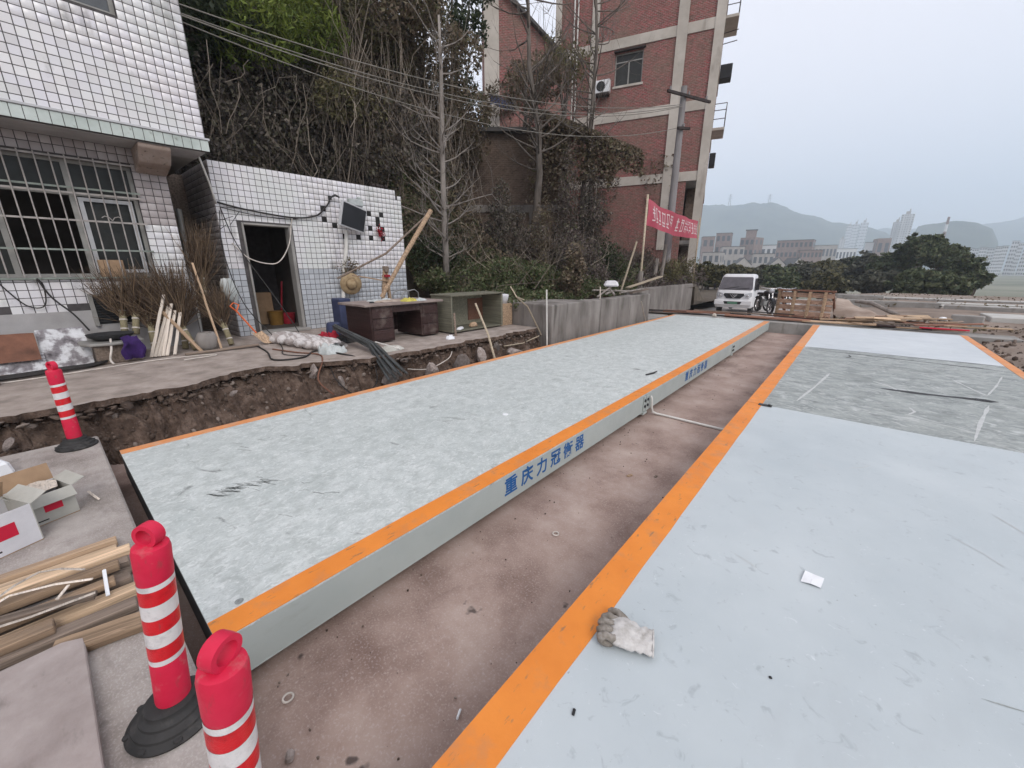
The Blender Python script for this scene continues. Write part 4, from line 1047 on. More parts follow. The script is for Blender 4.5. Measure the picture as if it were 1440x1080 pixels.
# shrubs on the bank
GS = 'shrubs along the bank'
shrubs = [
    ('tall creeper-smothered bush right of the slender bare tree', (-9.9, 11.0), .9, 3000, 'leaf_dead', 2.2), ('tall brown creeper column before the old brown house', (-9.3, 12.6), .9, 3400, 'leaf_brown', 2.3),
    ('tall dark creeper mass under the lean-to roof', (-8.7, 13.4), .9, 4400, 'leaf_purple', 4.0), ('creeper mass falling from the right end of the lean-to', (-8.1, 14.4), .85, 3800, 'leaf_dead', 3.4),
    ('dark leafy mass at the left foot of the brick tower', (-8.9, 15.4), 1.0, 4200, 'leaf_purple', 4.4),
    ('broad green shrub by the right end of the shed', (-9.6, 7.9), 1.0, 1900, 'leaf_dark', .9), ('low dark green shrub behind the desk and chair frame', (-9.2, 7.5), .75, 1500, 'leaf_ivy', .55),
    ('ivy mound behind the open cabinet', (-7.6, 8.5), .85, 1900, 'leaf_ivy', .6), ('dense ivy mound left of the concrete wall block', (-7.2, 9.4), .85, 2000, 'leaf_ivy', .7),
    ('tall brown-leaved shrub just behind the concrete wall block', (-6.3, 10.1), .62, 2300, 'leaf_brown', 1.25), ('dark purple shrub behind the tall brown one', (-7.0, 11.2), .85, 2200, 'leaf_purple', 1.5),
    ('greyish purple shrub behind the rubbish on the wall', (-6.9, 12.5), .8, 1900, 'leaf_purple', 1.3), ('green shrub between the bamboo pole and the banner', (-7.2, 13.9), .9, 2000, 'leaf_dark', 1.5),
    ('green shrub under the left half of the red banner', (-7.0, 15.2), .7, 1500, 'leaf_ivy', .9), ('dull shrub at the foot of the utility pole', (-7.4, 17.6), .9, 1700, 'leaf_purple', 1.2),
    ('mixed green shrub under the right half of the banner', (-6.9, 19.3), .8, 1500, 'leaf_olive', .9), ('drooping leafy shrub at the far end of the wall', (-6.8, 21.2), .8, 1600, 'leaf_olive', 1.1),
    ('dark shrub in front of the old brown house', (-9.6, 12.0), 1.1, 2400, 'leaf_purple', 1.2), ('large creeper mound below the lean-to roof', (-8.6, 13.2), 1.1, 2600, 'leaf_dead', 1.7),
    ('dark creeper mound under the brick tower', (-9.0, 16.0), 1.2, 2300, 'leaf_purple', 1.6)]
for i, (lb, xy, R_, n, mt, h) in enumerate(shrubs):
    z = hzs(*xy)
    rr = random.Random(i)
    lo = [((xy[0] + rr.uniform(-.3, .3) * R_, xy[1] + rr.uniform(-.3, .3) * R_, z + h * k), (R_ * (1.0 - .45 * k) * rr.uniform(.55, .75),) * 2 + (h * .42,)) for k in (.25, .5, .8)]
    lo += [((xy[0] + rr.uniform(-.8, .8) * R_, xy[1] + rr.uniform(-.8, .8) * R_, z + h * rr.uniform(.2, .9)), (R_ * .35,) * 3) for k in range(5)]
    tree('shrub', lb, (xy[0], xy[1], z), (xy[0], xy[1], z + h), lo, n, mt, (.05, .13), 200 + i, 'shrub', GS, r0=.035, branches=10, parts=('stem', 'foliage'), shell=.35)
# slender bare tree in front of the slope
def bare_tree(label, pts, r0, seed, nb, bark, Lr, depth, side=None, cat='tree', lo=.12):
    t = thing('bare_tree', label, cat, pts[0], group='leafless trees on the bank')
    m = MB(); n = len(pts)
    m.tube(pts, [r0 * (1 - .72 * i / (n - 1)) for i in range(n)], 9)
    m.build('trunk', M[bark], t, smooth='all')
    rr = random.Random(seed)
    m = MB()
    for i in range(nb):
        f_ = rr.uniform(lo, .98) * (n - 1); k = int(min(f_, n - 2)); q = f_ - k
        p = Vector(pts[k]).lerp(Vector(pts[k + 1]), q)
        a = rr.uniform(0, 6.28)
        d = Vector((math.cos(a), math.sin(a), rr.uniform(.05, .55)))
        limb(m, p, d, rr.uniform(*Lr) * (1.1 - .5 * f_ / n), r0 * .26 * (1.1 - .5 * f_ / n), depth, rr, 5)
    m.build('branches', M[bark], t, smooth='all')
    return t
bare_tree('slender leafless tree with grey trunk right of the shed', [(-9.05, 7.75, 1.0), (-9.0, 7.72, 2.2), (-8.92, 7.66, 3.7), (-8.78, 7.6, 5.0), (-8.62, 7.5, 6.2), (-8.5, 7.4, 7.2)], .10, 3, 40, 'bark_pale', (.6, 1.5), 2)
bare_tree('forked leafless tree in front of the old brown house', [(-10.25, 13.4, 1.6), (-10.1, 13.3, 3.4), (-9.92, 13.3, 5.0), (-9.8, 13.0, 6.3), (-9.85, 12.5, 8.2), (-9.7, 12.2, 10.2)], .17, 9, 34, 'bark', (1.4, 2.8), 2, lo=.4)
bare_tree('leafless tree leaning right across the brick tower', [(-9.3, 15.3, 2.4), (-9.1, 15.2, 5.0), (-8.8, 15.0, 7.0), (-8.5, 14.6, 9.2), (-8.5, 14.2, 11.5)], .12, 12, 40, 'bark', (1.2, 2.8), 2, lo=.35)
# hanging dry vines: a curtain nobody could count
m = MB(); rr = random.Random(77)
for i in range(640):
    y = rr.uniform(6.6, 11.2); x = -11.6 - rr.random() * 1.3 + (.12 * (y - 6.6)); z = rr.uniform(4.6, 9.2); L_ = rr.uniform(1.2, 4.2)
    if rr.random() < .4: y = 8.6 + rr.gauss(0, .35); x = -11.4 - rr.random() * .5; z = rr.uniform(5.0, 6.3); L_ = rr.uniform(1.5, 3)
    if i % 9 == 0: y = rr.uniform(2.6, 7.0); x = -12.4 - .25 * rr.random(); z = rr.uniform(4.6, 6.8); L_ = rr.uniform(.8, 2.4)
    p = Vector((x, y, z)); pts = [p]; a, b = rr.gauss(0, .12), rr.gauss(0, .14)
    for k in range(4):
        pts.append(pts[-1] + Vector((a + rr.gauss(0, .10), b + rr.gauss(0, .13), -L_ / 4)))
    m.tube(pts, rr.uniform(.004, .010), 3, caps=False)
o = m.build('hanging_vines', M['twig']); tag(o, 'curtain of dry tan vines hanging down the slope above the shed', 'vines', kind='stuff')
# tangled twigs through the undergrowth
m = MB()
for i in range(260):
    y = rr.uniform(7, 21); x = -6.4 - rr.random() * (4.5 if y < 13 else 3.2); z = hzs(x, y) + rr.uniform(0, .8)
    limb(m, (x, y, z), (rr.gauss(0, 1), rr.gauss(0, 1), rr.uniform(.2, 1.4)), rr.uniform(.5, 1.6), rr.uniform(.006, .014), 1, rr, 3)
o = m.build('tangled_twigs', M['twig']); tag(o, 'tangle of dry twigs through the undergrowth on the bank', 'twigs', kind='stuff')

# ------------------------------------------------------------------ BRICK TOWER BLOCK
BP = Vector((-8.5, 24.0, 0)); BD = Vector((.962, .272, 0)); BN = Vector((.272, -.962, 0))
def bpt(s, d, z): return BP + BD * s + BN * d + Vector((0, 0, z))
def bbox(m, s0, s1, d0, d1, z0, z1):
    V = [bpt(s, d, z) for z in (z0, z1) for (s, d) in ((s0, d1), (s1, d1), (s1, d0), (s0, d0))]
    return m.add(V, [(0, 3, 2, 1), (4, 5, 6, 7), (0, 1, 5, 4), (1, 2, 6, 5), (2, 3, 7, 6), (3, 0, 4, 7)])
T = thing('brick_apartment_block', 'tall red brick apartment block with pale concrete bands at the end of the bank', 'building', tuple(bpt(-3, -4, -.2)))
BW = (-3.83, -2.36, 11.12, 12.62)
m = MB()
for (s0, s1, z0, z1) in ((-7.2, BW[0], 6.35, 19), (BW[1], 1.30, 6.35, 19), (BW[0], BW[1], 6.35, BW[2]), (BW[0], BW[1], BW[3], 19), (-7.2, .40, -.3, 6.35)):
    bbox(m, s0, s1, -.25, 0, z0, z1)
bbox(m, -7.2, 1.30, -9, -8.75, -.3, 19); bbox(m, -7.2, -6.95, -8.75, -.25, -.3, 19)
bbox(m, 1.05, 1.30, -8.75, -.25, 6.35, 19); bbox(m, 1.05, 1.30, -8.75, -2.6, -.3, 6.35)
m.build('brick_wall', M['brick'], T)
m = MB()
for z in (2.9, 6.15, 9.5, 12.9, 16.4): bbox(m, -7.1, 1.2, -8.7, -.26, z, z + .2)
m.build('floor_slab', M['conc'], T)
for z in (6.12, 9.42, 12.83, 16.3):
    m = MB(); bbox(m, -7.2, 1.34, .001, .045, z, z + .46); bbox(m, 1.301, 1.345, -9, 0, z, z + .46); m.build('concrete_band', M['beam'], T)
for s0, s1 in ((-7.25, -6.9), (-5.18, -4.78), (-.80, -.30), (.93, 1.37)):
    m = MB(); bbox(m, s0, s1, .046, .085, 2.6 if s0 < .5 else -.2, 19); m.build('concrete_column', M['beam'], T)
m = MB(); bbox(m, .40, .93, -2.4, -2.3, -.3, 6.1); m.build('recess_wall', M['brick_old'], T)
# dry creeper climbing the lower brick
r_ = np.random.default_rng(15); n_ = 5200
s_ = r_.uniform(-7, -.2, n_); z_ = 1 + 6.5 * r_.random(n_) ** 2.2; kp = fbm(s_ * .8, z_ * .35, 3) + .25 * (s_ < -3.5) > .02
P = np.array([tuple(bpt(float(a), .05 + .12 * float(b), float(c))) for a, b, c in zip(s_[kp], r_.random(kp.sum()), z_[kp])])
V, F = leaves(P, (.07, .2), 16); np_mesh('climbing_creeper', V, F, M['leaf_brown'], T, 'stuff')
# window with frame, panes, air conditioner
m = MB(); s0, s1, z0, z1 = BW
for a, b, c, d in ((s0, s0 + .06, z0, z1), (s1 - .06, s1, z0, z1), (s0 + .06, s1 - .06, z0, z0 + .06), (s0 + .06, s1 - .06, z1 - .06, z1), (s0 + .06, s1 - .06, z1 - .42, z1 - .37), ((s0 + s1) / 2 - .03, (s0 + s1) / 2 + .03, z0 + .06, z1 - .42)):
    bbox(m, a, b, -.16, -.09, c, d)
wn_ = m.build('window', M['frame_alu'], T)
for a, b in ((s0 + .06, (s0 + s1) / 2 - .03), ((s0 + s1) / 2 + .03, s1 - .06)):
    m = MB(); bbox(m, a, b, -.135, -.125, z0 + .06, z1 - .42); m.build('pane', M['glass'], wn_)
m = MB(); bbox(m, s0 + .06, s1 - .06, -.135, -.125, z1 - .37, z1 - .06); m.build('pane', M['glass'], wn_)
m = MB(); bbox(m, s0 - .05, s1 + .08, .001, .05, z0 - .1, z0); m.build('sill', M['beam'], wn_)
m = MB(); bbox(m, s0 - .05, s1 + .1, .001, .16, z1 + .03, z1 + .10); m.build('lintel_hood', M['iron'], wn_)
m = MB(); bbox(m, -4.75, -3.98, .06, .40, 10.82, 11.42); ac = m.build('air_conditioner', M['white_car'], T, bevel=.02)
m = MB(); c_ = bpt(-4.45, .402, 11.12); Mx = Matrix((BD, Vector((0, 0, 1)), BN)).transposed()
m.lathe([(.24, 0), (.24, .012), (.20, .014), (.0, .014)], 20, c_, Mx); m.build('fan_grille', M['black_plastic'], ac)
m = MB(); bbox(m, -4.7, -4.02, .04, .44, 10.7, 10.80); m.build('bracket', M['iron'], ac)
for s in (-5.95, -6.15):
    m = MB(); m.tube([bpt(s, .12, 8.8), bpt(s, .12, 19)], .04, 6); m.build('drain_pipe', M['white_pipe'], T)
# side face with balcony cages, seen edge-on
for z, d0, d1 in ((8.75, -2.6, -.9), (13.4, -2.2, -.3), (15.2, -2.2, -.3)):
    m = MB(); bbox(m, 1.35, 1.95, d0, d1, z - .12, z); bc = m.build('balcony_floor', M['beam'], T)
    for k in range(7):
        d = d0 + (d1 - d0) * k / 6
        m = MB(); m.tube([bpt(1.93, d, z), bpt(1.93, d, z + 1.1)], .018, 5); m.build('baluster', M['iron'], bc)
    m = MB()
    for zz in (z + .4, z + .8, z + 1.1): m.tube([bpt(1.36, d1, zz), bpt(1.93, d1, zz), bpt(1.93, d0, zz)], .02, 5)
    m.build('rail', M['iron'], bc)
for z, w_ in ((10.9, .55), (6.9, .3)):
    m = MB(); bbox(m, 1.40, 1.40 + w_, -1.4, -.7, z, z + .62); m.build('air_conditioner', M['black_plastic'], T, bevel=.02)
for z in (12.3, 12.75):
    m = MB(); m.tube([bpt(1.34, -.5, z), bpt(2.0, -.5, z + .06)], .02, 5); m.build('rod', M['iron'], T)

# old brown house with a creeper-grown lean-to, and the gabled brick house behind
OH = thing('old_brick_house', 'dim old brown brick house half hidden by creepers on the bank', 'building', (-13.2, 14.6, 1.6))
hd = (Vector((-10.25, 15.5, 0)) - Vector((-13.9, 12.4, 0))).normalized(); hn_ = Vector((hd.y, -hd.x, 0))
def hpt(s, d, z): return Vector((-13.9, 12.4, 0)) + hd * s + hn_ * d + Vector((0, 0, z))
def hbox(m, s0, s1, d0, d1, z0, z1):
    V = [hpt(s, d, z) for z in (z0, z1) for (s, d) in ((s0, d1), (s1, d1), (s1, d0), (s0, d0))]
    return m.add(V, [(0, 3, 2, 1), (4, 5, 6, 7), (0, 1, 5, 4), (1, 2, 6, 5), (2, 3, 7, 6), (3, 0, 4, 7)])
m = MB(); hbox(m, -.2, 4.9, -3, 0, .6, 6.9); m.build('wall', M['brick_old'], OH)
m = MB(); hbox(m, -.3, 5.0, .001, .06, 3.9, 4.2); m.build('concrete_band', M['wall_conc'], OH)
for s in (.6, 1.9, 3.3):
    m = MB(); hbox(m, s, s + .28, .001, .09, 1.0, 3.9); m.build('pilaster', M['wall_conc'], OH)
m = MB(); hbox(m, 1.05, 1.75, .001, .03, 1.6, 3.5); m.build('boarded_opening', M['iron'], OH)
m = MB(); hbox(m, -.5, 5.2, -3.2, .3, 6.9, 7.05); m.build('roof', M['far_roof'], OH)
LT = thing('creeper_lean_to', 'lean-to roof smothered in brown creeper beside the brick tower', 'building', (-9.3, 15.4, 2.2))
m = MB(); P = [[(-10.9 + 2.9 * t + .3 * k, 13.6 + 1.7 * t + 2.6 * k, 7.3 - 1.35 * t) for k in np.linspace(0, 1, 6)] for t in np.linspace(0, 1, 8)]
m.grid(P); m.grid([[(p[0], p[1], p[2] - .16) for p in row] for row in P][::-1])
m.build('roof', M['far_roof'], LT)
for (x, y, z) in ((-9.6, 16.6, 6.3), (-10.4, 13.9, 7.0)):
    m = MB(); m.tube([(x, y, 2.0), (x, y, z)], .09, 6); m.build('post', M['bark'], LT)
r_ = np.random.default_rng(5); t_ = r_.random(16000) ** .8; k_ = r_.random(16000) ** 1.6
P = np.stack([-10.9 + 2.9 * t_ + .3 * k_, 13.6 + 1.7 * t_ + 2.6 * k_, 7.35 - 1.35 * t_ + .25 * r_.random(16000) - (t_ > .93) * r_.random(16000) * .8 - (k_ < .16) * r_.random(16000) ** 1.4 * (3.4 - 2.6 * t_)], 1)
V, F = leaves(P, (.07, .2), 6); q = np_mesh('creeper', V, F, M['leaf_brown'], LT, 'stuff')
GH = thing('gabled_brick_house', 'distant brick house with a sloping gable edge seen between the trees', 'building', (-16, 20, 4))
gd = Vector((.70, .714, 0)); gn = Vector((.714, -.70, 0))
def gpt(s, d, z): return Vector((-16.8, 17.6, 0)) + gd * s + gn * d + Vector((0, 0, z))
m = MB()
ol = [(0, 4), (4.6, 4), (4.6, 11.6), (1.15, 14.6), (0, 15.2)]
V = [gpt(s, 0, z) for s, z in ol] + [gpt(s, -5, z) for s, z in ol]
m.add(V, [(0, 1, 2, 3, 4), (9, 8, 7, 6, 5)] + [(i, 5 + i, 5 + (i + 1) % 5, (i + 1) % 5) for i in range(5)])
m.build('wall', M['brick'], GH)
m = MB()
for a, b in ((ol[2], ol[3]), (ol[3], ol[4])):
    m.bar(gpt(a[0] + .1, -2.4, a[1] + .06), gpt(b[0], -2.4, b[1] + .06), 5.4, .12, up=(0, 0, 1))
m.build('roof', M['far_roof'], GH)
m = MB(); V = [gpt(s, d, z) for z in (4, 15.0) for (s, d) in ((-.02, .04), (.75, .04), (.75, .001), (-.02, .001))]
m.add(V, MB.BF); m.build('concrete_column', M['beam'], GH)
m = MB(); m.grid([[gpt(s, .5 + .3 * math.sin(s * 3), 9.6 + .5 * t_ + .1 * math.sin(s * 5)) for s in np.linspace(.2, 1.6, 8)] for t_ in (0, .5, 1)]); m.build('blue_tarpaulin', M['blue_sheet'], GH)

# ================================================================== FAR VIEW
def hazebox():
    m = MB(); m.span((-3800, -700, -7.5), (3800, 5200, 640))
    o = m.build('haze', bpy.data.materials.new('haze_air')); mt = o.data.materials[0]
    mt.use_nodes = True
    N, L = mt.node_tree.nodes, mt.node_tree.links
    N.clear()
    out = N.new('ShaderNodeOutputMaterial'); pv = N.new('ShaderNodeVolumePrincipled')
    pv.inputs['Color'].default_value = (0.78, 0.89, 1.0, 1)
    pv.inputs['Density'].default_value = 0.00060
    pv.inputs['Anisotropy'].default_value = 0.1
    L.new(pv.outputs[0], out.inputs['Volume'])
    tag(o, 'pale bluish haze filling the valley air', 'haze', kind='stuff')
hazebox()
# direction helper: point at azimuth (deg, clockwise from +Y) and distance
def az(a, d): return Vector((math.sin(R(a)) * d, math.cos(R(a)) * d, 0))
def ridge(name, pts, depth, base=-6.5, seed=0, n=120):
    """pts: list of (azimuth, distance, height)"""
    A = np.linspace(pts[0][0], pts[-1][0], n)
    D_ = np.interp(A, [p[0] for p in pts], [p[1] for p in pts]); H = np.interp(A, [p[0] for p in pts], [p[2] for p in pts])
    P = []
    for t in np.linspace(0, 1, 14):
        row = []
        for a, d, h in zip(A, D_, H):
            dd = d + depth * (t - .5)
            prof = math.sin(math.pi * min(1, t * 1.02)) ** .8 if t < .5 else math.sin(math.pi * t) ** .8
            z = base + (h - base) * prof * (1 + .05 * float(fbm(a * .9 + seed, t * 4, 4))) 
            p = az(a, dd); row.append((p.x, p.y, z))
        P.append(row)
    o = MB().grid(P).build(name, M['mountain'], smooth='all'); struct(o)
# bearings: the camera looks 40.3 degrees left of +Y
def azpx(x): return math.degrees(math.atan((x - 720) / 579.4)) - 40.336
def zpx(y, x, d):   # height seen on row y at horizontal distance d
    c = math.cos(R(azpx(x) + 40.336)); t = (540 - y) / 556.0; cp, sp_ = math.cos(R(16.34)), math.sin(R(16.34))
    return 1.6 + d * c * (t * cp - sp_) / (cp + t * sp_)
def rp(pts, d): return [(azpx(x), d, zpx(y, x, d)) for x, y in pts]
ridge('mountain', rp([(900, 292), (960, 292), (1000, 290), (1040, 287), (1068, 286), (1090, 294), (1120, 304), (1160, 313), (1200, 319), (1232, 327), (1262, 345), (1290, 366), (1310, 380)], 1900), 900, seed=1)
ridge('hills', rp([(1180, 330), (1230, 322), (1270, 322), (1330, 322), (1375, 315), (1395, 311), (1410, 309), (1425, 304), (1440, 299), (1500, 285), (1600, 270)], 2900), 1000, seed=5)
ridge('near_ridge', rp([(1262, 372), (1275, 320), (1290, 315), (1325, 313), (1355, 314), (1378, 322), (1392, 342), (1402, 375)], 1450), 420, seed=9)

def far_building(name, label, a, d, wd, dp, z0, h, wall, roof=None, rows=3, cols=5, group=None, rot=None, over=.4, cat='building', gable=0, win=True):
    p = az(a, d)
    t = thing(name, label, cat, (p.x, p.y, z0), group=group)
    rz = -R(a) if rot is None else rot
    t.rotation_euler = (0, 0, rz)
    m = MB(); m.span((-wd / 2, 0, 0), (wd / 2, dp, h)); m.build('wall', M[wall], t, local=True)
    if gable:
        m = MB()
        ol = [(-wd / 2 - over, h), (0, h + gable), (wd / 2 + over, h), (wd / 2 + over, h - .15), (0, h + gable - .2), (-wd / 2 - over, h - .15)]
        m.prism(ol, -over, dp + over, Matrix(((1, 0, 0), (0, 0, 1), (0, 1, 0)))); m.build('roof', M[roof], t, local=True)
        m = MB(); m.add([(-wd / 2, .01, h - .15), (wd / 2, .01, h - .15), (0, .01, h + gable - .21)], [(0, 1, 2)]); m.build('gable', M[wall], t, local=True)
    elif roof:
        m = MB(); m.span((-wd / 2 - over, -over, h + .001), (wd / 2 + over, dp + over, h + .35)); m.build('roof', M[roof], t, local=True)
    if win:
        m = MB(); 
        for i in range(rows):
            for j in range(cols):
                zc = (i + .55) * h / rows; xc = -wd / 2 + (j + .5) * wd / cols
                m.span((xc - wd / cols * .28, -.06, zc - h / rows * .24), (xc + wd / cols * .28, -.005, zc + h / rows * .22))
        for i in range(rows):
            for j in range(max(2, cols // 2)):
                zc = (i + .55) * h / rows; yc = (j + .5) * dp / max(2, cols // 2)
                for s in (-1, 1):
                    m.span((s * (wd / 2 + .005), yc - dp * .1, zc - h / rows * .24), (s * (wd / 2 + .06), yc + dp * .1, zc + h / rows * .22))
        q = m.build('window_rows', M['far_window'], t, local=True); q['kind'] = 'stuff'
    return t
GT = 'buildings of the village beyond the trees'
vill = [
    # px0, px1, ytop, dist, wall, roof, rows, cols, gable, label
    (983, 1000, 333, 190, 'brick_far', 'far_roof', 3, 2, 0, 'narrow brown house at the left end of the village by the banner'),
    (1001, 1022, 328, 200, 'brick_far', 'far_roof', 4, 3, 0, 'brown village house with a dark roof canopy, left of the tall one'),
    (1034, 1056, 334, 200, 'brick_far', None, 4, 3, 0, 'tallest brown block of the village with a roof tower'),
    (1012, 1043, 347, 165, 'far_wall', 'far_roof', 3, 4, 0, 'pale two-tone village house in front of the tall brown block'),
    (1058, 1088, 345, 215, 'far_white', 'far_roof', 2, 4, 0, 'white low village house with a dark flat roof'),
    (1086, 1136, 338, 195, 'brick_far', 'far_roof', 4, 8, 0, 'wide reddish village block with balconies'),
    (1120, 1152, 352, 170, 'brick_far', 'far_roof', 3, 6, 0, 'reddish village block right of the wide one'),
    (1056, 1086, 357, 160, 'far_wall', 'far_roof', 2, 4, 0, 'long ochre village shed under the white house'),
    (1033, 1056, 362, 140, 'far_wall', 'far_roof', 1, 3, 2.2, 'small gabled village house behind the truck'),
    (1083, 1103, 362, 145, 'far_wall', 'far_roof', 1, 3, 2.0, 'small gabled village house among the middle treetops'),
    (1113, 1131, 362, 145, 'far_wall', 'far_roof', 1, 3, 2.0, 'small gabled village house at the right among treetops'),
    (1140, 1172, 345, 240, 'far_wall', 'far_roof', 2, 6, 0, 'long low grey building behind the reddish blocks'),
    (1170, 1200, 350, 260, 'far_white', 'far_roof', 2, 6, 0, 'pale long building right of the village'),
    (1208, 1226, 341, 230, 'far_white', 'far_roof', 1, 1, 0, 'white-fronted box building near the big dark tree'),
    (1225, 1244, 335, 225, 'brick_far', None, 2, 2, 0, 'square dark building touching the big tree top'),
    (985, 1010, 355, 150, 'far_wall', 'far_roof', 2, 3, 0, 'pale low house at the left foot of the village'),
]
for (x0, x1, yt, d, wl_, rf, rw, cl, gb, lb) in vill:
    d *= 2.1; gb *= 2
    a = azpx((x0 + x1) / 2); c = math.cos(R(a + 40.336))
    wd = (x1 - x0) / 579.4 * d * c * c * 1.0 * (1 / c) * (1.0)
    zt = zpx(yt, (x0 + x1) / 2, d)
    wd = abs(math.tan(R(azpx(x1) - a)) + math.tan(R(a - azpx(x0)))) * d
    far_building('village_house', lb, a, d, wd, 16, -6.5, zt + 6.5 - gb, wl_, rf, rw, cl, GT, gable=gb, over=.25, rot=-R(a) + random.uniform(-.45, .45))
p = thing('roof_tower', 'small square lift tower on the tallest brown village block', 'tower', tuple(az(azpx(1049), 420) + Vector((0, 0, zpx(334, 1049, 420)))))
m = MB(); m.span((-4, 1, .002), (4, 8, 6.0)); m.build('wall', M['brick_far'], p, local=True); m = MB(); m.span((-4.6, .4, 6.001), (4.6, 8.6, 6.6)); m.build('roof', M['far_roof'], p, local=True); p.rotation_euler = (0, 0, -R(azpx(1049)))
# high-rises and the apartment rows far right
GHR = 'distant high-rise towers'
hr = [(1240, 1252, 312, 900, 'slim left one of the white high-rise pair'), (1249, 1267, 301, 880, 'taller right one of the white high-rise pair'),
      (1172, 1180, 336, 900, 'grey high-rise far behind the village'), (1178, 1186, 318, 1500, 'faint hazy tower on the left of the skyline ridge'), (1186, 1195, 315, 1500, 'faint hazy tower in the middle of the skyline ridge'), (1196, 1207, 313, 1500, 'faint hazy tower on the right of the skyline ridge')]
for (x0, x1, yt, d, lb) in hr:
    a = azpx((x0 + x1) / 2)
    wd = (math.tan(R(azpx(x1) - azpx(x0)))) * d
    t = far_building('high_rise', lb, a, d, wd, wd * .9, -6.5, zpx(yt, (x0 + x1) / 2, d) + 6.5, 'far_white', None, 26 if d < 1000 else 16, 5, GHR)
    h = zpx(yt, (x0 + x1) / 2, d) + 6.5
    m = MB(); m.span((-wd * .2, wd * .2, h + .002), (wd * .15, wd * .6, h + h * .05)); m.span((wd * .02, wd * .3, h + h * .051), (wd * .12, wd * .5, h + h * .09)); m.build('roof_tower', M['far_wall'], t, local=True)
    for s in (-.26, .26):
        m = MB(); m.span((s * wd - wd * .05, -wd * .06, 0), (s * wd + wd * .05, -.061, h * .985)); m.build('bay', M['far_white'], t, local=True)
GA = 'distant white apartment blocks'
ap = [(1349, 1360, 349, 700), (1359, 1369, 350, 700), (1369, 1380, 348, 690), (1380, 1391, 349, 690), (1391, 1401, 347, 680), (1400, 1409, 346, 680), (1411, 1422, 339, 720), (1421, 1429, 342, 710), (1430, 1441, 339, 720), (1440, 1452, 341, 720)]
ordn = ['first from the left', 'second from the left', 'third from the left', 'fourth from the left', 'fifth from the left', 'sixth from the left', 'seventh, a taller bluish one', 'eighth from the left', 'ninth from the left, taller', 'last at the right picture edge']
for (x0, x1, yt, d), q in zip(ap, ordn):
    a = azpx((x0 + x1) / 2); wd = math.tan(R(azpx(x1) - azpx(x0))) * d * .93
    far_building('apartment_block', 'distant white apartment block right of the big tree, ' + q, a, d, wd, wd, -6.5, zpx(yt, (x0 + x1) / 2, d) + 6.5, 'far_white', 'far_roof', 9, 3, GA, over=.3)
# striped chimney, ridge pylons
pc = az(azpx(1314), 800)
t = thing('striped_chimney', 'thin red and white striped chimney behind the big dark tree', 'chimney', (pc.x, pc.y, -6.5))
H_ = zpx(305, 1314, 800) + 6.5
for k in range(8):
    m = MB(); r0, r1 = 2.6 - 1.4 * k / 8, 2.6 - 1.4 * (k + 1) / 8
    m.lathe([(r0, H_ * k / 8), (r1, H_ * (k + 1) / 8 - .01)], 12, (0, 0, 0)); m.build('shaft_ring', M['far_white' if k % 2 == 0 else 'rust'], t, local=True)
for x, d, lb in ((1013, 1880, 'left thin pylon on the mountain ridge'), (1066, 1880, 'right thin pylon on the mountain ridge')):
    z0 = zpx(289, x, d) - 15; z1 = zpx(273, x, d); pp = az(azpx(x), d)
    t = thing('pylon', lb, 'pylon', (pp.x, pp.y, z0), group='pylons on the ridge')
    m = MB()
    for sx, sy in ((-1, -1), (1, -1), (1, 1), (-1, 1)): m.tube([(sx * 5, sy * 5, 0), (sx * .8, sy * .8, z1 - z0)], .7, 4)
    m.build('legs', M['grey_metal'], t, local=True)
    for k in (.7, .82, .93):
        m = MB(); m.bar((-8, 0, (z1 - z0) * k), (8, 0, (z1 - z0) * k), 1, 1); m.build('crossarm', M['grey_metal'], t, local=True)

# tree belt in the middle distance
GB = 'trees of the belt beyond the yard'
belt = [
    # bearing column, top row, distance, half width, mat, label
    (1000, 373, 46, 26, 'leaf_far2', 'olive tree at the left end of the belt by the wall'), (1034, 372, 60, 30, 'leaf_far2', 'yellowish olive tree right behind the truck cab'),
    (1066, 376, 66, 30, 'leaf_far3', 'greyish tree behind the parked motorcycle'), (1094, 373, 66, 32, 'leaf_far', 'dark rounded tree above the left end of the formwork panel'),
    (1126, 371, 72, 34, 'leaf_far3', 'grey-green tree above the right end of the formwork panel'), (1160, 367, 76, 34, 'leaf_far2', 'olive tree left of centre in the belt'),
    (1192, 362, 82, 34, 'leaf_far', 'dark green tree in the middle of the belt'), (1222, 356, 80, 36, 'leaf_far3', 'dull green tree just left of the big tree group'),
    (1252, 354, 76, 34, 'leaf_far', 'dark tree at the left shoulder of the big tree group'), (1288, 331, 74, 34, 'leaf_far', 'tallest dark tree of the big group'),
    (1324, 343, 70, 36, 'leaf_far', 'broad dark tree right of the tallest one'), (1354, 362, 66, 34, 'leaf_far', 'dark tree on the right shoulder of the big group'),
    (1378, 384, 62, 20, 'leaf_far', 'lowest dark tree at the right end of the big group'), (1232, 381, 56, 36, 'leaf_far3', 'low bushy tree in front of the big group, left'),
    (1290, 378, 54, 38, 'leaf_far', 'low dark bushy tree in front of the big group, middle'), (1164, 385, 55, 34, 'leaf_far2', 'low olive bush above the timber pile'),
    (1342, 386, 53, 34, 'leaf_far', 'low dark bush at the right foot of the big group'), (1106, 388, 55, 30, 'leaf_far', 'low dark bush behind the formwork panel'),
    (984, 374, 42, 16, 'leaf_far2', 'narrow olive shrub tree at the far end of the retaining wall')]
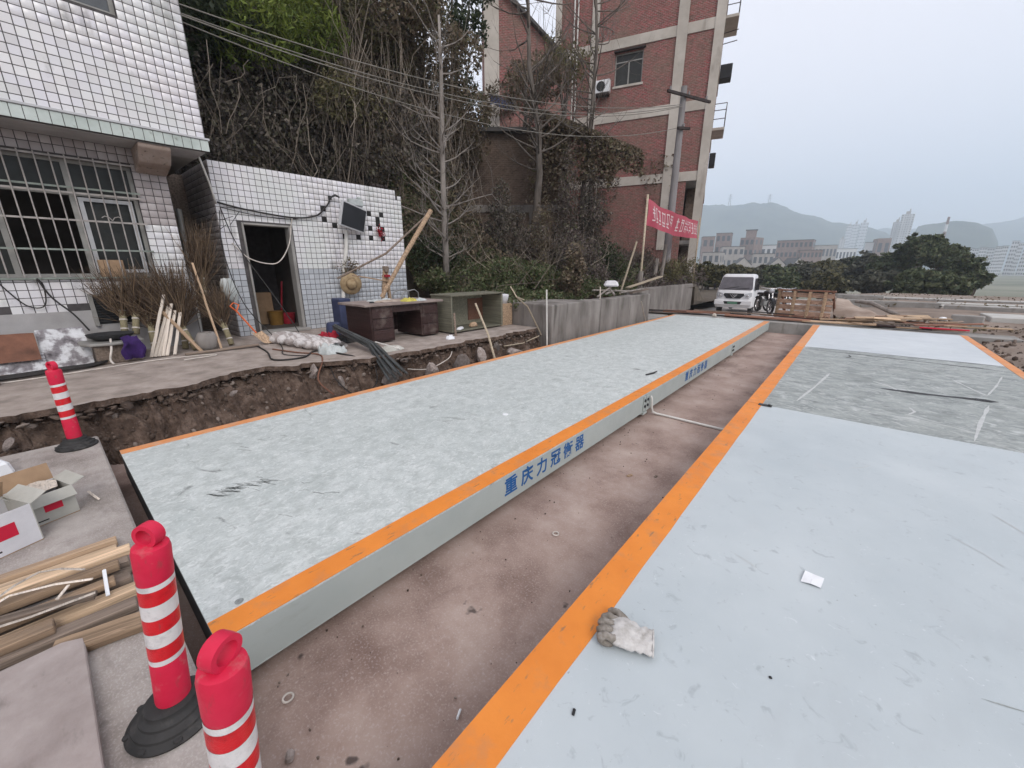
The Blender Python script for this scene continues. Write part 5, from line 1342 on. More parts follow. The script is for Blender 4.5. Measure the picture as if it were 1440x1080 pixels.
for i, (x, yt, d, hw, mt, lb) in enumerate(belt):
    a = azpx(x); p = az(a, d); ztop = zpx(yt, x, d); zb = -3.6
    wr = math.tan(R(azpx(x + hw) - a)) * d
    h = ztop - zb; rr = random.Random(300 + i); lo = []
    ch = min(h * .95, wr * 1.5)                       # crown height
    for k in range(26):
        dv = Vector((rr.gauss(0, 1), rr.gauss(0, 1), rr.gauss(.35, .8))).normalized(); q = rr.uniform(.35, .80)
        rs = wr * rr.uniform(.20, .38)
        zc = ztop - ch * .5 + dv.z * q * ch * .5
        lo.append(((p.x + dv.x * q * wr, p.y + dv.y * q * wr, min(zc, ztop - rs * .75)), (rs * 1.1, rs * 1.1, rs * .8)))
    for k in range(22):
        dv = Vector((rr.gauss(0, 1), rr.gauss(0, 1), rr.gauss(.3, .7))).normalized(); rs = wr * rr.uniform(.07, .15); q = rr.uniform(.9, 1.22)
        lo.append(((p.x + dv.x * q * wr, p.y + dv.y * q * wr, ztop - ch * .5 + dv.z * q * ch * .5), (rs * 1.5, rs * 1.5, rs * .7)))
    lo.append(((p.x, p.y, ztop - ch * .42), (wr * .6, wr * .6, ch * .38)))
    tree('belt_tree', lb, (p.x, p.y, -4.0), (p.x, p.y, zb + h * .8), lo, 7500, mt, (.3, .8) if d > 60 else (.25, .65), 400 + i, 'tree', GB, r0=.25, branches=9, shell=.6)

# ================================================================== THINGS IN THE YARD
# ------------------------------------------------------------------ bollards
def bollard():
    t = thing('bollard', 'x', 'bollard', (0, 0, 0), group='red and white bollards on the approach slab')
    m = MB(); m.lathe([(.140, 0), (.143, .010), (.127, .024), (.123, .027), (.121, .036), (.104, .046), (.10, .049), (.098, .058), (.084, .068), (.081, .071), (.079, .086), (.066, .094), (.0, .094)], 44)
    for k in range(8):
        a = k * math.pi / 4
        m.lathe([(.014, 0), (.012, .006), (0, .007)], 8, (.132 * math.cos(a), .132 * math.sin(a), .018))
    m.build('base', M['black_rubber'], t, smooth=True, local=True)
    m = MB(); m.lathe([(.050, .09), (.052, .10), (.0505, .27), (.049, .275), (.049, .615), (.0505, .62), (.0515, .715), (.048, .733), (.038, .738), (.0, .739)], 36)
    m.build('post', M['red_rubber'], t, smooth=True, local=True)
    z = .285
    for k, (nm, h) in enumerate((('band_white', .022), ('band_red', .055), ('band_white', .058), ('band_red', .055), ('band_white', .058), ('band_red', .055), ('band_white', .022))):
        m = MB(); seg = 36
        rows = []
        for zz in (z, z + h - .0015):
            rows.append([(.0499 * math.cos(a), .0499 * math.sin(a), zz + .006 * math.sin(a * 1 + .6)) for a in np.linspace(0, 2 * math.pi, seg + 1)])
        m.grid(rows); m.build('white_band' if nm == 'band_white' else 'red_band', M[nm], t, smooth='all', local=True)
        z += h
    m = MB(); Mx = Matrix.Rotation(R(90), 3, 'X')
    pts = [Vector((.033 * math.cos(a), 0, .775 + .033 * math.sin(a))) for a in np.linspace(-.5 * math.pi, 1.5 * math.pi, 25)]
    V, F = [], []
    prof = [(-.011, -.022), (.011, -.022), (.013, 0), (.011, .022), (-.011, .022), (-.013, 0)]
    for i in range(24):
        a = -.5 * math.pi + 2 * math.pi * i / 24
        for (dr, dy) in prof:
            rr_ = .033 + dr * .62; V.append((rr_ * math.cos(a), dy * .85, .772 + rr_ * math.sin(a)))
    n = 6
    for i in range(24):
        for k in range(n):
            F.append((i * n + k, i * n + (k + 1) % n, ((i + 1) % 24) * n + (k + 1) % n, ((i + 1) % 24) * n + k))
    m.add(V, F); m.build('ring_handle', M['red_rubber'], t, smooth=True, local=True)
    return t
b0 = bollard()
spots = [((-1.649, 0.005, .001), (.05, .086, R(38)), 'red and white bollard in the middle of the three, with its black base in view'),
         ((-5.29, -0.05, .001), (0, .01, R(30)), 'farthest red and white bollard, at the left by the trench'),
         ((-.985, .045, .001), (.05, .068, R(118)), 'nearest red and white bollard, cut off by the bottom of the picture')]
for i, (p, r, lb) in enumerate(spots):
    q = b0 if i == 0 else copy_tree(b0)
    tl = Matrix.Rotation(-r[1], 3, 'X') @ Matrix.Rotation(r[0], 3, 'Y')
    q.location = p; q.rotation_euler = (tl @ Matrix.Rotation(r[2], 3, 'Z')).to_euler(); q['label'] = lb
    for ch in q.children:
        if ch.name.startswith('base'): ch.rotation_euler = ((tl @ Matrix.Rotation(r[2], 3, 'Z')).inverted() @ Matrix.Rotation(r[2], 3, 'Z')).to_euler()

# ------------------------------------------------------------------ glove on the right deck
GL = thing('work_glove', 'dirty white knitted work glove lying on the right deck by the orange stripe', 'glove', (-.50, 1.38, .004))
def ell_loop(m, stations, seg=16):
    V, F = [], []
    for (c, d, a, b) in stations:
        d = Vector(d).normalized(); s = d.cross(Vector((0, 0, 1))).normalized(); u = s.cross(d)
        for k in range(seg):
            t = 2 * math.pi * k / seg
            V.append(Vector(c) + s * a * math.cos(t) + u * b * math.sin(t))
    n = len(stations)
    for i in range(n - 1):
        for k in range(seg):
            F.append((i * seg + k, i * seg + (k + 1) % seg, (i + 1) * seg + (k + 1) % seg, (i + 1) * seg + k))
    F.append(tuple(range(seg - 1, -1, -1))); F.append(tuple((n - 1) * seg + k for k in range(seg)))
    m.add(V, F)
# cuff lies to the right (+x), fingers curl towards the left (-x)
gd_ = Vector((-.93, -.36, 0)).normalized(); gs = Vector((gd_.y, -gd_.x, 0))
def gp(f, s, z): return Vector((-.50, 1.38, .004)) + gd_ * f + gs * s + Vector((0, 0, z))
m = MB()
ell_loop(m, [(gp(-.085, .0, .020), gd_, .050, .015), (gp(-.07, .0, .021), gd_, .054, .018), (gp(-.055, 0, .021), gd_, .052, .017), (gp(-.04, .0, .024), gd_, .053, .021), (gp(-.01, 0, .028), gd_, .055, .026), (gp(.02, 0, .030), gd_, .055, .028), (gp(.04, 0, .028), gd_, .052, .025), (gp(.055, 0, .026), gd_, .046, .019)], 20)
gpalm = m.build('palm', M['glove'], GL, smooth='all')
def crumple(ob, a1, a2, cuts=2):
    bm = bmesh.new(); bm.from_mesh(ob.data)
    bmesh.ops.subdivide_edges(bm, edges=bm.edges, cuts=cuts, use_grid_fill=True, smooth=.6)
    bm.normal_update()
    for v in bm.verts:
        c = v.co
        n1 = abs(float(fbm(c.x * 42 + 3, c.y * 42 + c.z * 30, 3))); n2 = float(fbm(c.x * 130, c.y * 130 + c.z * 90, 2))
        v.co = c + v.normal * (a1 * (n1 - .25) + a2 * n2)
        if v.co.z < .0005: v.co.z = .0005
    bm.to_mesh(ob.data); bm.free()
    ob.data.polygons.foreach_set('use_smooth', [True] * len(ob.data.polygons))
crumple(gpalm, .014, .004)
for k, (s, L_, curl) in enumerate(((-.041, .030, 1.0), (-.014, .036, 1.0), (.013, .034, 1.0), (.039, .024, .9))):
    m = MB()
    pts = [gp(.035, s, .034), gp(.055 + L_ * .45, s * 1.06, .044), gp(.062 + L_ * .8, s * 1.1, .032), gp(.058 + L_ * .75, s * 1.1, .016), gp(.035 + L_ * .3, s * 1.05, .012)]
    P2 = []
    for i in range(len(pts) - 1):
        for t in (0, .5): P2.append(pts[i].lerp(pts[i + 1], t))
    P2.append(pts[-1])
    m.tube(P2, [.0125, .0138, .0132, .0142, .0136, .014, .0132, .0125, .009], 10)
    crumple(m.build('finger', M['glove_d'], GL, smooth='all'), .006, .003, 1)
m = MB(); pts = [gp(-.005, .043, .026), gp(.018, .062, .03), gp(.040, .080, .030), gp(.060, .085, .025), gp(.072, .082, .020)]
m.tube(pts, [.014, .0145, .0135, .013, .008], 10); m.build('thumb', M['glove_d'], GL, smooth='all')
m = MB(); m.tube([gp(-.086, .052 * math.cos(t), .02 + .0165 * math.sin(t)) for t in np.linspace(0, 6.283, 25)], .0032, 6, caps=False); m.build('cuff_hem', M['glove'], GL, smooth='all')

GL.scale = (1.28, 1.28, 1.2)
# paper scrap, small debris
m = MB(); P = [[Vector((.055, 2.30, 0)) + Vector((.085, .012, 0)) * a + Vector((.01, .105, 0)) * b + Vector((0, 0, .006 + .006 * math.sin(3 * a + 2 * b))) for a in (0, .5, 1)] for b in (0, .5, 1)]
m.grid(P); m.grid([[Vector(p) - Vector((0, 0, .001)) for p in r] for r in P][::-1]); o = m.build('paper_scrap', M['paper']); tag(o, 'small square of white paper lying on the right deck', 'paper')
def lump(name, lb, cat, p, s, mt, rz=0, group=None):
    m = MB(); m.box(p, s, rot=(0, 0, rz), top=(.7, .7)); o = m.build(name, M[mt], bevel=min(s) * .25)
    return tag(o, lb, cat, group)
m = MB(); m.tube([(-2.25, 5.86, .012), (-2.20, 6.04, .016), (-2.18, 6.12, .03)], [.012, .015, .008], 8); o = m.build('dark_offcut', M['steel_dark'], smooth='all'); tag(o, 'dark bent offcut lying on the left deck near its right stripe', 'offcut')
m = MB(); m.lathe([(.0, 0), (.035, .001), (.03, .006), (0, .008)], 10, (-2.79, 3.17, 0)); o = m.build('white_chip', M['paper']); tag(o, 'white chip in the middle of the left deck', 'debris')
lump('dark_chip', 'tiny dark chip near the orange stripe at the bottom of the right deck', 'debris', (-.52, .97, .006), (.012, .028, .008), 'black_plastic', .3)
lump('dark_chip', 'tiny dark chip on the clean right deck below the glove level', 'debris', (.02, 1.60, .004), (.012, .012, .006), 'black_plastic', .5)
m = MB(); m.lathe([(.018, .0), (.02, .003), (.012, .004), (.0, .003)], 16, (-2.07, .33, 0.0)); o = m.build('smudge_disc', M['scuff']); tag(o, 'small greyish smudge at the near corner of the left deck', 'smudge')  # greyish smudge on the plate, modelled as a thin disc
# washers and bits on the pit floor
for lb, p in (('pale washer lying mid pit floor below the lettering', (-1.40, 2.16, PIT + .012)), ('pale washer lying on the near pit floor beside the nearest bollard', (-1.68, .36, PIT + .012))):
    m = MB(); m.torus((0, 0, 0), .022, .005, None, 16, 6); o = m.build('washer', M['cord_white'], smooth='all'); o.location = p; tag(o, lb, 'washer', 'washers on the pit floor')
bits = [('pale stone chip on the pit floor by the near slab', (-1.43, .27, PIT + .015), (.05, .035, .03), 'rubble'), ('white cigarette-sized stick on the near pit floor', (-1.02, .83, PIT + .012), (.012, .05, .01), 'paper'),
        ('brown chip on the pit floor below the second joint', (-1.35, 3.35, PIT + .014), (.07, .03, .016), 'wood_mid'), ('small brown chip beside the pale one on the pit floor', (-1.15, 3.5, PIT + .012), (.05, .025, .012), 'wood_grey')]
for lb, p, s, mt in bits: lump('pit_debris', lb, 'debris', p, s, mt, random.random() * 3)
# white conduit from the left deck across the pit
m = MB(); m.tube([(-1.862, 5.10, -.06), (-1.845, 5.10, -.10), (-1.84, 5.11, -.22), (-1.83, 5.13, -.29), (-1.78, 5.16, PIT + .025), (-1.70, 5.17, PIT + .022), (-1.3, 5.16, PIT + .022), (-.74, 5.14, PIT + .022)], .0155, 10)
o = m.build('conduit', M['white_pipe'], smooth='all'); tag(o, 'white conduit dropping from the left deck and crossing the pit floor', 'conduit')
# scratches: chalky streaks on the dusty plate are paint smears with their own shape
def smear(lb, pts, wd, mt, z=.0015, root=None):
    m = MB(); pts = [Vector(p) for p in pts]; rr = random.Random(len(lb))
    P = []
    n = 70
    for i in range(n + 1):
        f_ = i / n * (len(pts) - 1); k = min(int(f_), len(pts) - 2); p = pts[k].lerp(pts[k + 1], f_ - k)
        d = (pts[k + 1] - pts[k]).normalized(); s = Vector((-d.y, d.x, 0)); w_ = wd * (.75 + .5 * float(fbm(i * .12 + len(lb) * 3, 1.1, 3))) * min(1, .15 + 2.4 * math.sin(math.pi * i / n))
        P.append([p + s * w_ + Vector((0, 0, z)), p - s * w_ + Vector((0, 0, z))])
    m.grid(P); m.build('deck_smear', M[mt], root or RW)
smear('a', [(-.32, 5.9, 0), (-.2, 6.8, 0), (-.08, 7.9, 0)], .02, 'deck_smear'); smear('bb', [(1.13, 5.55, 0), (1.28, 6.3, 0), (1.48, 7.2, 0)], .02, 'deck_smear')
smear('ccc', [(1.33, 8.6, 0), (1.45, 8.1, 0), (1.55, 7.75, 0)], .015, 'deck_smear'); smear('dddd', [(1.55, 7.75, 0), (1.75, 8.5, 0), (1.95, 9.35, 0)], .013, 'deck_smear')
smear('e', [(.5, 7.3, 0), (.9, 7.32, 0), (1.35, 7.42, 0), (1.6, 7.46, 0)], .085, 'steel_dark')
for k in range(12):
    x, y = random.uniform(-.3, 2.0), random.uniform(5.7, 10.1); a = random.uniform(0, 3.1); L_ = random.uniform(.2, .8)
    smear('x' * (k + 3), [(x, y, 0), (x + L_ * .5 * math.cos(a) + .05, y + L_ * .5 * math.sin(a), 0), (x + L_ * math.cos(a), y + L_ * math.sin(a), 0)], random.uniform(.008, .02), random.choice(['deck_smear', 'deck_smear', 'steel_dark']))
smear('q', [(-.6, 10.35, 0), (.8, 10.36, 0), (2.15, 10.35, 0)], .022, 'steel_dark'); smear('qq', [(-.5, 10.05, 0), (.6, 10.0, 0), (2.1, 9.85, 0)], .03, 'steel_dark')
for k in range(7):       # fine scratches on the clean plate
    x, y = random.uniform(-.2, 1.6), random.uniform(1.5, 5.0); a = random.uniform(0, 3.1); L_ = random.uniform(.12, .5)
    smear('y' * (k + 2), [(x, y, 0), (x + L_ * .5 * math.cos(a) + .02, y + L_ * .5 * math.sin(a), 0), (x + L_ * math.cos(a), y + L_ * math.sin(a), 0)], random.uniform(.0025, .005), random.choice(['deck_dusty', 'deck_smear']))
# dark rubber scuffs on the old plate
for cx_, cy_, n_, sp_, L0 in ((-3.35, .62, 26, .07, .16), (-3.28, .82, 16, .06, .14), (-3.2, 2.7, 9, .12, .2), (-4.2, 1.0, 6, .12, .14), (-2.9, 1.05, 6, .15, .12), (-2.6, 5.2, 6, .2, .25), (-3.6, 3.9, 6, .2, .2)):
    for k in range(n_):
        x, y = cx_ + random.gauss(0, sp_ * .6), cy_ + random.gauss(0, sp_); a = .55 + random.gauss(0, .18); L_ = L0 * random.uniform(.3, 1.1)
        smear('s' * (k + 2), [(x, y, 0), (x + L_ * .5 * math.cos(a), y + L_ * .5 * math.sin(a) + random.gauss(0, .01), 0), (x + L_ * math.cos(a), y + L_ * math.sin(a), 0)], random.uniform(.002, .006), 'scuff', root=LW)

# ------------------------------------------------------------------ board, planks, sticks, cartons at the near left
m = MB(); m.span((-2.34, -2.2, .012), (-1.0, -.185, .05)); o = m.build('shutter_board', M['slab_board'], bevel=.004); tag(o, 'grey-brown shuttering board lying flat at the bottom left', 'board')
GPK = 'planks piled on the approach slab'
planks = [ # x0,y0 -> x1,y1, z, w, t, mat, label
    ((-3.20, -1.6), (-3.12, .0), .03, .055, .04, 'wood_mid', 'farthest long plank of the pile, nearest the cartons'), ((-3.10, -1.5), (-3.01, -.01), .025, .075, .03, 'wood_new', 'pale plank second from the cartons in the pile'),
    ((-3.02, -1.7), (-2.90, .04), .062, .075, .032, 'wood_new', 'pale plank lying on top of the pile'), ((-2.93, -1.5), (-2.83, .02), .028, .06, .045, 'wood_grey', 'brown weathered plank in the middle of the pile'),
    ((-2.86, -1.6), (-2.75, -.02), .075, .06, .04, 'wood_mid', 'tan plank across the middle of the pile'), ((-2.75, -1.4), (-2.66, .01), .028, .07, .045, 'wood_grey', 'dull plank below the middle of the pile'),
    ((-2.68, -1.3), (-2.62, -.05), .07, .055, .035, 'wood_mid', 'narrow tan plank on the near half of the pile'), ((-2.60, -1.5), (-2.52, .04), .03, .075, .05, 'wood_new', 'pale thick plank reaching towards the middle bollard'),
    ((-2.47, -.75), (-2.40, .0), .03, .075, .045, 'wood_grey', 'short dark plank near the board corner'), ((-2.33, -.28), (-2.24, .03), .028, .095, .045, 'wood_mid', 'short cut plank end beside the board'),
    ((-2.50, -1.3), (-2.45, -.26), .075, .07, .04, 'wood_mid', 'tan plank end resting along the board edge'), ((-2.95, -.5), (-2.70, .10), .02, .04, .025, 'wood_grey', 'thin dark batten sticking out under the pile'),
    ((-2.80, -.9), (-2.50, -.12), .108, .045, .02, 'wood_grey', 'thin greyish batten lying slantwise on the pile')]
def plank(lb, p0, p1, z, wd, th, mt, group=GPK, name='plank', roll=0.0):
    a, b = Vector((p0[0], p0[1], z if len(p0) < 3 else p0[2])), Vector((p1[0], p1[1], z if len(p1) < 3 else p1[2]))
    L_ = (b - a).length
    m = MB(); n = 6; rr = random.Random(lb)
    P = [[] for _ in range(4)]
    for i in range(n + 1):
        x = L_ * i / n; dy = rr.gauss(0, .0025); dz = rr.gauss(0, .0015)
        for k, (sy, sz) in enumerate(((-1, -1), (1, -1), (1, 1), (-1, 1))):
            P[k].append((x, sy * wd / 2 + dy, sz * th / 2 + dz))
    V = [P[k][i] for i in range(n + 1) for k in range(4)]
    F = [(i * 4 + k, i * 4 + (k + 1) % 4, (i + 1) * 4 + (k + 1) % 4, (i + 1) * 4 + k) for i in range(n) for k in range(4)] + [(3, 2, 1, 0), tuple(n * 4 + k for k in range(4))]
    m.add(V, F)
    o = m.build(name, M[mt], bevel=min(wd, th) * .08)
    d, s, u = frame(b - a)
    Mr = Matrix((d, -s, u)).transposed()
    o.matrix_world = Matrix.Translation(a) @ (Mr @ Matrix.Rotation(roll, 3, 'X')).to_4x4()
    return tag(o, lb, 'plank' if name == 'plank' else name.replace('_', ' '), group)
for p0, p1, z, wd, th, mt, lb in planks: plank(lb, p0, p1, z, wd, th, mt, roll=random.uniform(-.1, .1))
for lb, pts, mt in (('long pale strip lying across the plank pile', [(-2.60, -.62, .125), (-2.52, -.32, .12), (-2.50, -.12, .118)], 'wood_white'), ('bent pale strip arching over the plank pile', [(-2.72, -.47, .13), (-2.80, -.36, .15), (-2.88, -.29, .13), (-2.84, -.22, .128), (-2.74, -.14, .127)], 'wood_white'),
                    ('second bent pale strip on the planks', [(-2.66, -.52, .128), (-2.74, -.38, .14), (-2.70, -.24, .13), (-2.62, -.12, .125)], 'wood_white'), ('short white stick lying crosswise on the planks', [(-2.68, -.075, .115), (-2.50, -.085, .075)], 'paper'),
                    ('thin splinter on the middle planks', [(-2.66, -.20, .12), (-2.58, -.24, .118)], 'wood_white'), ('thin straw-coloured stick beside the cartons', [(-4.05, -.06, .02), (-3.86, -.02, .012)], 'wood_white')):
    m = MB(); m.tube(pts, .008, 5, flat=.5); o = m.build('wood_strip', M[mt]); tag(o, lb, 'stick', 'thin strips on the planks')
def carton(lb, loc, rz, s, flaps, front):
    t = thing('carton', lb, 'box', loc, rz, 'open cartons at the left edge')
    x, y, h = s[0] / 2, s[1] / 2, s[2]
    th = .005
    for nm, a, b, mt in (('side_wall', (-x, -y, .005), (x, -y + th, h), front), ('side_wall', (-x, y - th, .005), (x, y, h), 'carton_g'), ('side_wall', (-x, -y + th, .005), (-x + th, y - th, h), 'carton_w'), ('side_wall', (x - th, -y + th, .005), (x, y - th, h), front)):
        m = MB(); m.span(a, b); m.build(nm, M[mt], t, local=True)
    m = MB(); m.span((-x, -y, 0), (x, y, .0045)); m.build('bottom', M['carton'], t, local=True)
    for (side, ang) in flaps:
        L_ = y * (.95 if ang > 1.2 else .62)
        c, sn = math.cos(ang), math.sin(ang)
        if side == 'x+': q = [(x, -y, h), (x, y, h), (x + L_ * c, y, h + L_ * sn), (x + L_ * c, -y, h + L_ * sn)]
        elif side == 'x-': q = [(-x, y, h), (-x, -y, h), (-x - L_ * c, -y, h + L_ * sn), (-x - L_ * c, y, h + L_ * sn)]
        elif side == 'y+': q = [(x, y, h), (-x, y, h), (-x, y + L_ * c, h + L_ * sn), (x, y + L_ * c, h + L_ * sn)]
        else: q = [(-x, -y, h), (x, -y, h), (x, -y - L_ * c, h + L_ * sn), (-x, -y - L_ * c, h + L_ * sn)]
        q = [Vector(p) for p in q]; nrm = (q[1] - q[0]).cross(q[2] - q[0]).normalized() * .004
        m = MB(); m.add(q + [p + nrm for p in q], [(3, 2, 1, 0), (4, 5, 6, 7), (0, 1, 5, 4), (1, 2, 6, 5), (2, 3, 7, 6), (3, 0, 4, 7)]); m.build('flap', M['carton' if ang > 1.2 else 'carton_g'], t, local=True)
    # red label printed on two sides, black line
    m = MB(); m.span((x + .0005, -.03, h * .38), (x + .0015, .055, h * .72)); m.build('red_label', M['red_print'], t, local=True)
    m = MB(); m.span((x * .1, -y - .0015, h * .40), (x * .62, -y - .0005, h * .70)); m.build('red_label', M['red_print'], t, local=True)
    m = MB(); m.span((x + .0005, -y * .85, h * .12), (x + .0015, -y * .2, h * .16)); m.span((-x * .8, -y - .0015, h * .14), (x * .3, -y - .0005, h * .17)); m.build('printed_line', M['black_print'], t, local=True)
    return t
carton('front white carton with red square, nearest the planks', (-3.60, -.47, .001), R(24), (.27, .28, .25), (('y+', .5), ('x-', 2.1)), 'carton_w')
carton('rear open carton with raised brown flap and red square', (-3.87, -.27, .001), R(18), (.24, .24, .20), (('x-', 1.35), ('x+', -.9), ('y+', .4), ('y-', .9)), 'carton_g')
m = MB(); P = [[(-3.89 + .1 * a, -.28 + .10 * b, .205 + .012 * math.sin(5 * a + 3 * b)) for a in np.linspace(-1, 1, 6)] for b in np.linspace(-1, 1, 6)]; m.grid(P); o = m.build('packing_sheet', M['wood_white']); tag(o, 'cream packing sheet lying in the rear open carton', 'packing')
m = MB(); m.box((-5.05, -.55, .06), (.28, .2, .12), rot=(0, .1, .4), top=(.9, .8)); o = m.build('plaster_chunk', M['paper'], bevel=.02); tag(o, 'whitish chunk at the left picture edge behind the cartons', 'rubble')

# ------------------------------------------------------------------ things on the forecourt
z0 = CZ
# desk
DK = thing('office_desk', 'dark brown wooden office desk with kneehole and dusty top beside the trench', 'desk', (-6.7, 4.4, z0))
dx0, dx1, dy0, dy1 = -7.15, -6.32, 3.66, 5.15
m = MB(); m.span((dx0 - .04, dy0 - .12, z0 + .66), (dx1 + .06, dy1 + .10, z0 + .70)); m.build('desk_top', M['wood_desk_top'], DK, bevel=.006)
for a, b in ((dy0, dy0 + .46), (dy1 - .42, dy1)):
    m = MB(); m.span((dx0, a, z0 + .03), (dx1, b, z0 + .659)); pd = m.build('pedestal', M['wood_dark'], DK, bevel=.008)
    for k in range(3):
        m = MB(); m.span((dx1 + .001, a + .03, z0 + .07 + k * .19), (dx1 + .014, b - .03, z0 + .24 + k * .19)); dr = m.build('drawer_front', M['wood_dark'], pd, bevel=.004)
m = MB(); m.span((dx0, dy0 + .4605, z0 + .08), (dx0 + .02, dy1 - .4205, z0 + .659)); m.build('modesty_panel', M['wood_dark'], DK)
m = MB(); m.span((dx0 + .03, dy0 + .4605, z0 + .53), (dx1 - .02, dy1 - .4205, z0 + .658)); m.build('apron_drawer', M['wood_dark'], DK)
# odds on the desk
zt = z0 + .70
def cloth(name, lb, c, s, mt, seed, h=.05, cat='cloth', n=30):
    P = []
    for j in range(n):
        row = []
        for i in range(n):
            a, b = i / (n - 1) * 2 - 1, j / (n - 1) * 2 - 1
            rr2 = 1 - .22 * (a * a * b * b) + .22 * float(fbm(a * 1.7 + seed, b * 1.7))
            zz = h * max(0, (1 - max(a * a, b * b) ** 1.5)) * (.9 + 1.5 * (abs(float(fbm(a * 2.4 + seed * 3, b * 2.4, 3))) - .2) + .5 * float(fbm(a * 7 + seed, b * 7, 2)))
            row.append((c[0] + a * s[0] * rr2, c[1] + b * s[1] * rr2, c[2] + .003 + max(0, zz)))
        P.append(row)
    o = MB().grid(P).build(name, M[mt], smooth='all')
    return tag(o, lb, cat)
cloth('yellow_rag', 'yellow rag lying near the front edge of the desk', (-6.42, 4.55, zt), (.13, .16, 0), 'yellow', 3, .05)
cloth('grey_rag', 'grey rag beside the yellow one, hanging at the desk edge', (-6.36, 4.78, zt), (.08, .12, 0), 'bag', 5, .04)
cloth('blue_grey_sheet', 'pale bluish sheet on the back of the desk', (-6.85, 4.25, zt), (.16, .28, 0), 'bag', 8, .03)
cloth('dusty_cloth', 'dusty brown cloth across the middle of the desk', (-6.62, 4.25, zt), (.14, .30, 0), 'tarp', 11, .025)
lump('phone_block', 'small dark block on the left end of the desk', 'block', (-6.55, 3.85, zt + .014), (.06, .10, .025), 'black_plastic', .4)
m = MB(); m.lathe([(.0, 0), (.16, .0), (.13, .25), (.0, .26)], 14, (-7.9, 3.75, z0 + .0)); m.span((-8.3, 3.95, z0), (-7.95, 4.2, z0 + .7)); o = m.build('blue_bin', M['blue_sheet'], bevel=.02); tag(o, 'bluish bin standing between shed wall and desk', 'bin')
# chair frame behind desk
CH = thing('metal_chair', 'upturned tubular metal chair frame behind the desk', 'chair', (-7.75, 5.4, z0))
for dxx in (0, .36):
    m = MB(); m.tube([(-7.9 + dxx, 5.15, z0), (-7.9 + dxx, 5.17, z0 + .72), (-7.9 + dxx, 5.24, z0 + .80), (-7.9 + dxx, 5.50, z0 + .84), (-7.9 + dxx, 5.60, z0 + .78), (-7.9 + dxx, 5.64, z0)], .014, 8); m.build('side_frame', M['grey_metal'], CH, smooth='all')
m = MB(); m.tube([(-7.9, 5.4, z0 + .82), (-7.54, 5.4, z0 + .82)], .012, 8); m.tube([(-7.9, 5.3, z0 + .45), (-7.54, 5.3, z0 + .45)], .012, 8); m.build('cross_tube', M['grey_metal'], CH)
m = MB(); m.span((-7.9, 5.2, z0 + .46), (-7.54, 5.58, z0 + .49)); m.build('seat', M['wood_grey'], CH, bevel=.01)
# open cabinet lying on its side
cz = .33
CB = thing('open_cabinet', 'weathered open-fronted wooden cabinet at the trench edge', 'cabinet', (-6.3, 6.0, cz))
cx0, cx1, cy0, cy1, ch = -6.75, -6.12, 5.33, 6.88, .72
for nm, a, b in (('side_panel', (cx0, cy0, cz), (cx1, cy0 + .035, cz + ch)), ('side_panel', (cx0, cy1 - .05, cz), (cx1, cy1, cz + ch)), ('top_panel', (cx0 - .01, cy0 - .02, cz + ch + .001), (cx1 + .02, cy1 + .02, cz + ch + .03)), ('bottom_panel', (cx0, cy0 + .036, cz), (cx1, cy1 - .051, cz + .025)), ('back_panel', (cx0, cy0 + .036, cz + .026), (cx0 + .02, cy1 - .051, cz + ch))):
    m = MB(); m.span(a, b); m.build(nm, M['cab_wood'], CB, bevel=.004)
m = MB(); m.span((cx0 + .021, 6.35, cz + .12), (cx0 + .04, cy1 - .06, cz + .60)); m.build('red_inner_board', M['wood_red'], CB)
m = MB(); m.span((-6.62, 6.93, .25), (-6.2, 7.32, .80)); o = m.build('timber_box', M['wood_mid'], bevel=.01); tag(o, 'tan upright box against the right side of the open cabinet', 'box')
m = MB(); m.lathe([(.17, 0), (.20, .16), (.205, .20), (.16, .21), (.0, .19)], 12, (-6.41, 7.12, .80)); o = m.build('white_sack', M['carton_w'], smooth='all'); tag(o, 'crumpled whitish sack on top of the tan box', 'sack')
lump('white_offcut', 'white offcut lying inside the open cabinet', 'offcut', (-6.2, 5.62, cz + .06), (.10, .26, .05), 'paper', .5)
lump('tan_brick', 'tan brick inside the open cabinet', 'brick', (-6.3, 6.1, cz + .08), (.12, .24, .10), 'wood_mid', .1)
cloth('white_cup_scrap', 'round white scrap on the ground between desk and cabinet', (-5.75, 4.95, z0), (.07, .08, 0), 'paper', 4, .07, 'scrap', 8)
# poles round the trench
GP = 'loose poles around the trench'
def pole(lb, pts, r, mt='bamboo', name='wooden_pole', group=GP, cat='pole', seg=8):
    m = MB(); m.tube(pts, r, seg); o = m.build(name, M[mt], smooth=True); return tag(o, lb, cat, group)
pole('wooden pole leaning from the trench towards the cabinet', [(-5.30, 5.20, .98), (-5.1, 5.32, .4), (-4.93, 5.42, -.35)], [.018, .02, .022])
pole('upright pale pole at the corner of the concrete wall', [(-5.0, 7.02, 1.16), (-5.0, 7.10, -.35)], .016, 'white_pipe')
pole('bent pole right of the white sack', [(-5.6, 6.75, 1.0), (-5.45, 6.95, .78), (-5.3, 7.15, .3), (-5.25, 7.2, .15)], .017)
pole('thin rod running from the bent pole back into the trench', [(-5.25, 7.2, .15), (-5.3, 6.6, .04), (-5.32, 6.0, .06)], .012)
pole('short rod lying above the bent pole', [(-5.9, 6.9, 1.2), (-5.6, 6.75, 1.0), (-5.75, 7.2, .9)], .013)
pole('white stick lying before the desk', [(-6.05, 3.55, z0 + .10), (-5.55, 3.68, z0 + .03)], .012, 'white_pipe')
pole('short post standing between desk and cabinet', [(-5.95, 5.27, z0 - .1), (-5.95, 5.25, .75)], .022, 'wood_grey')
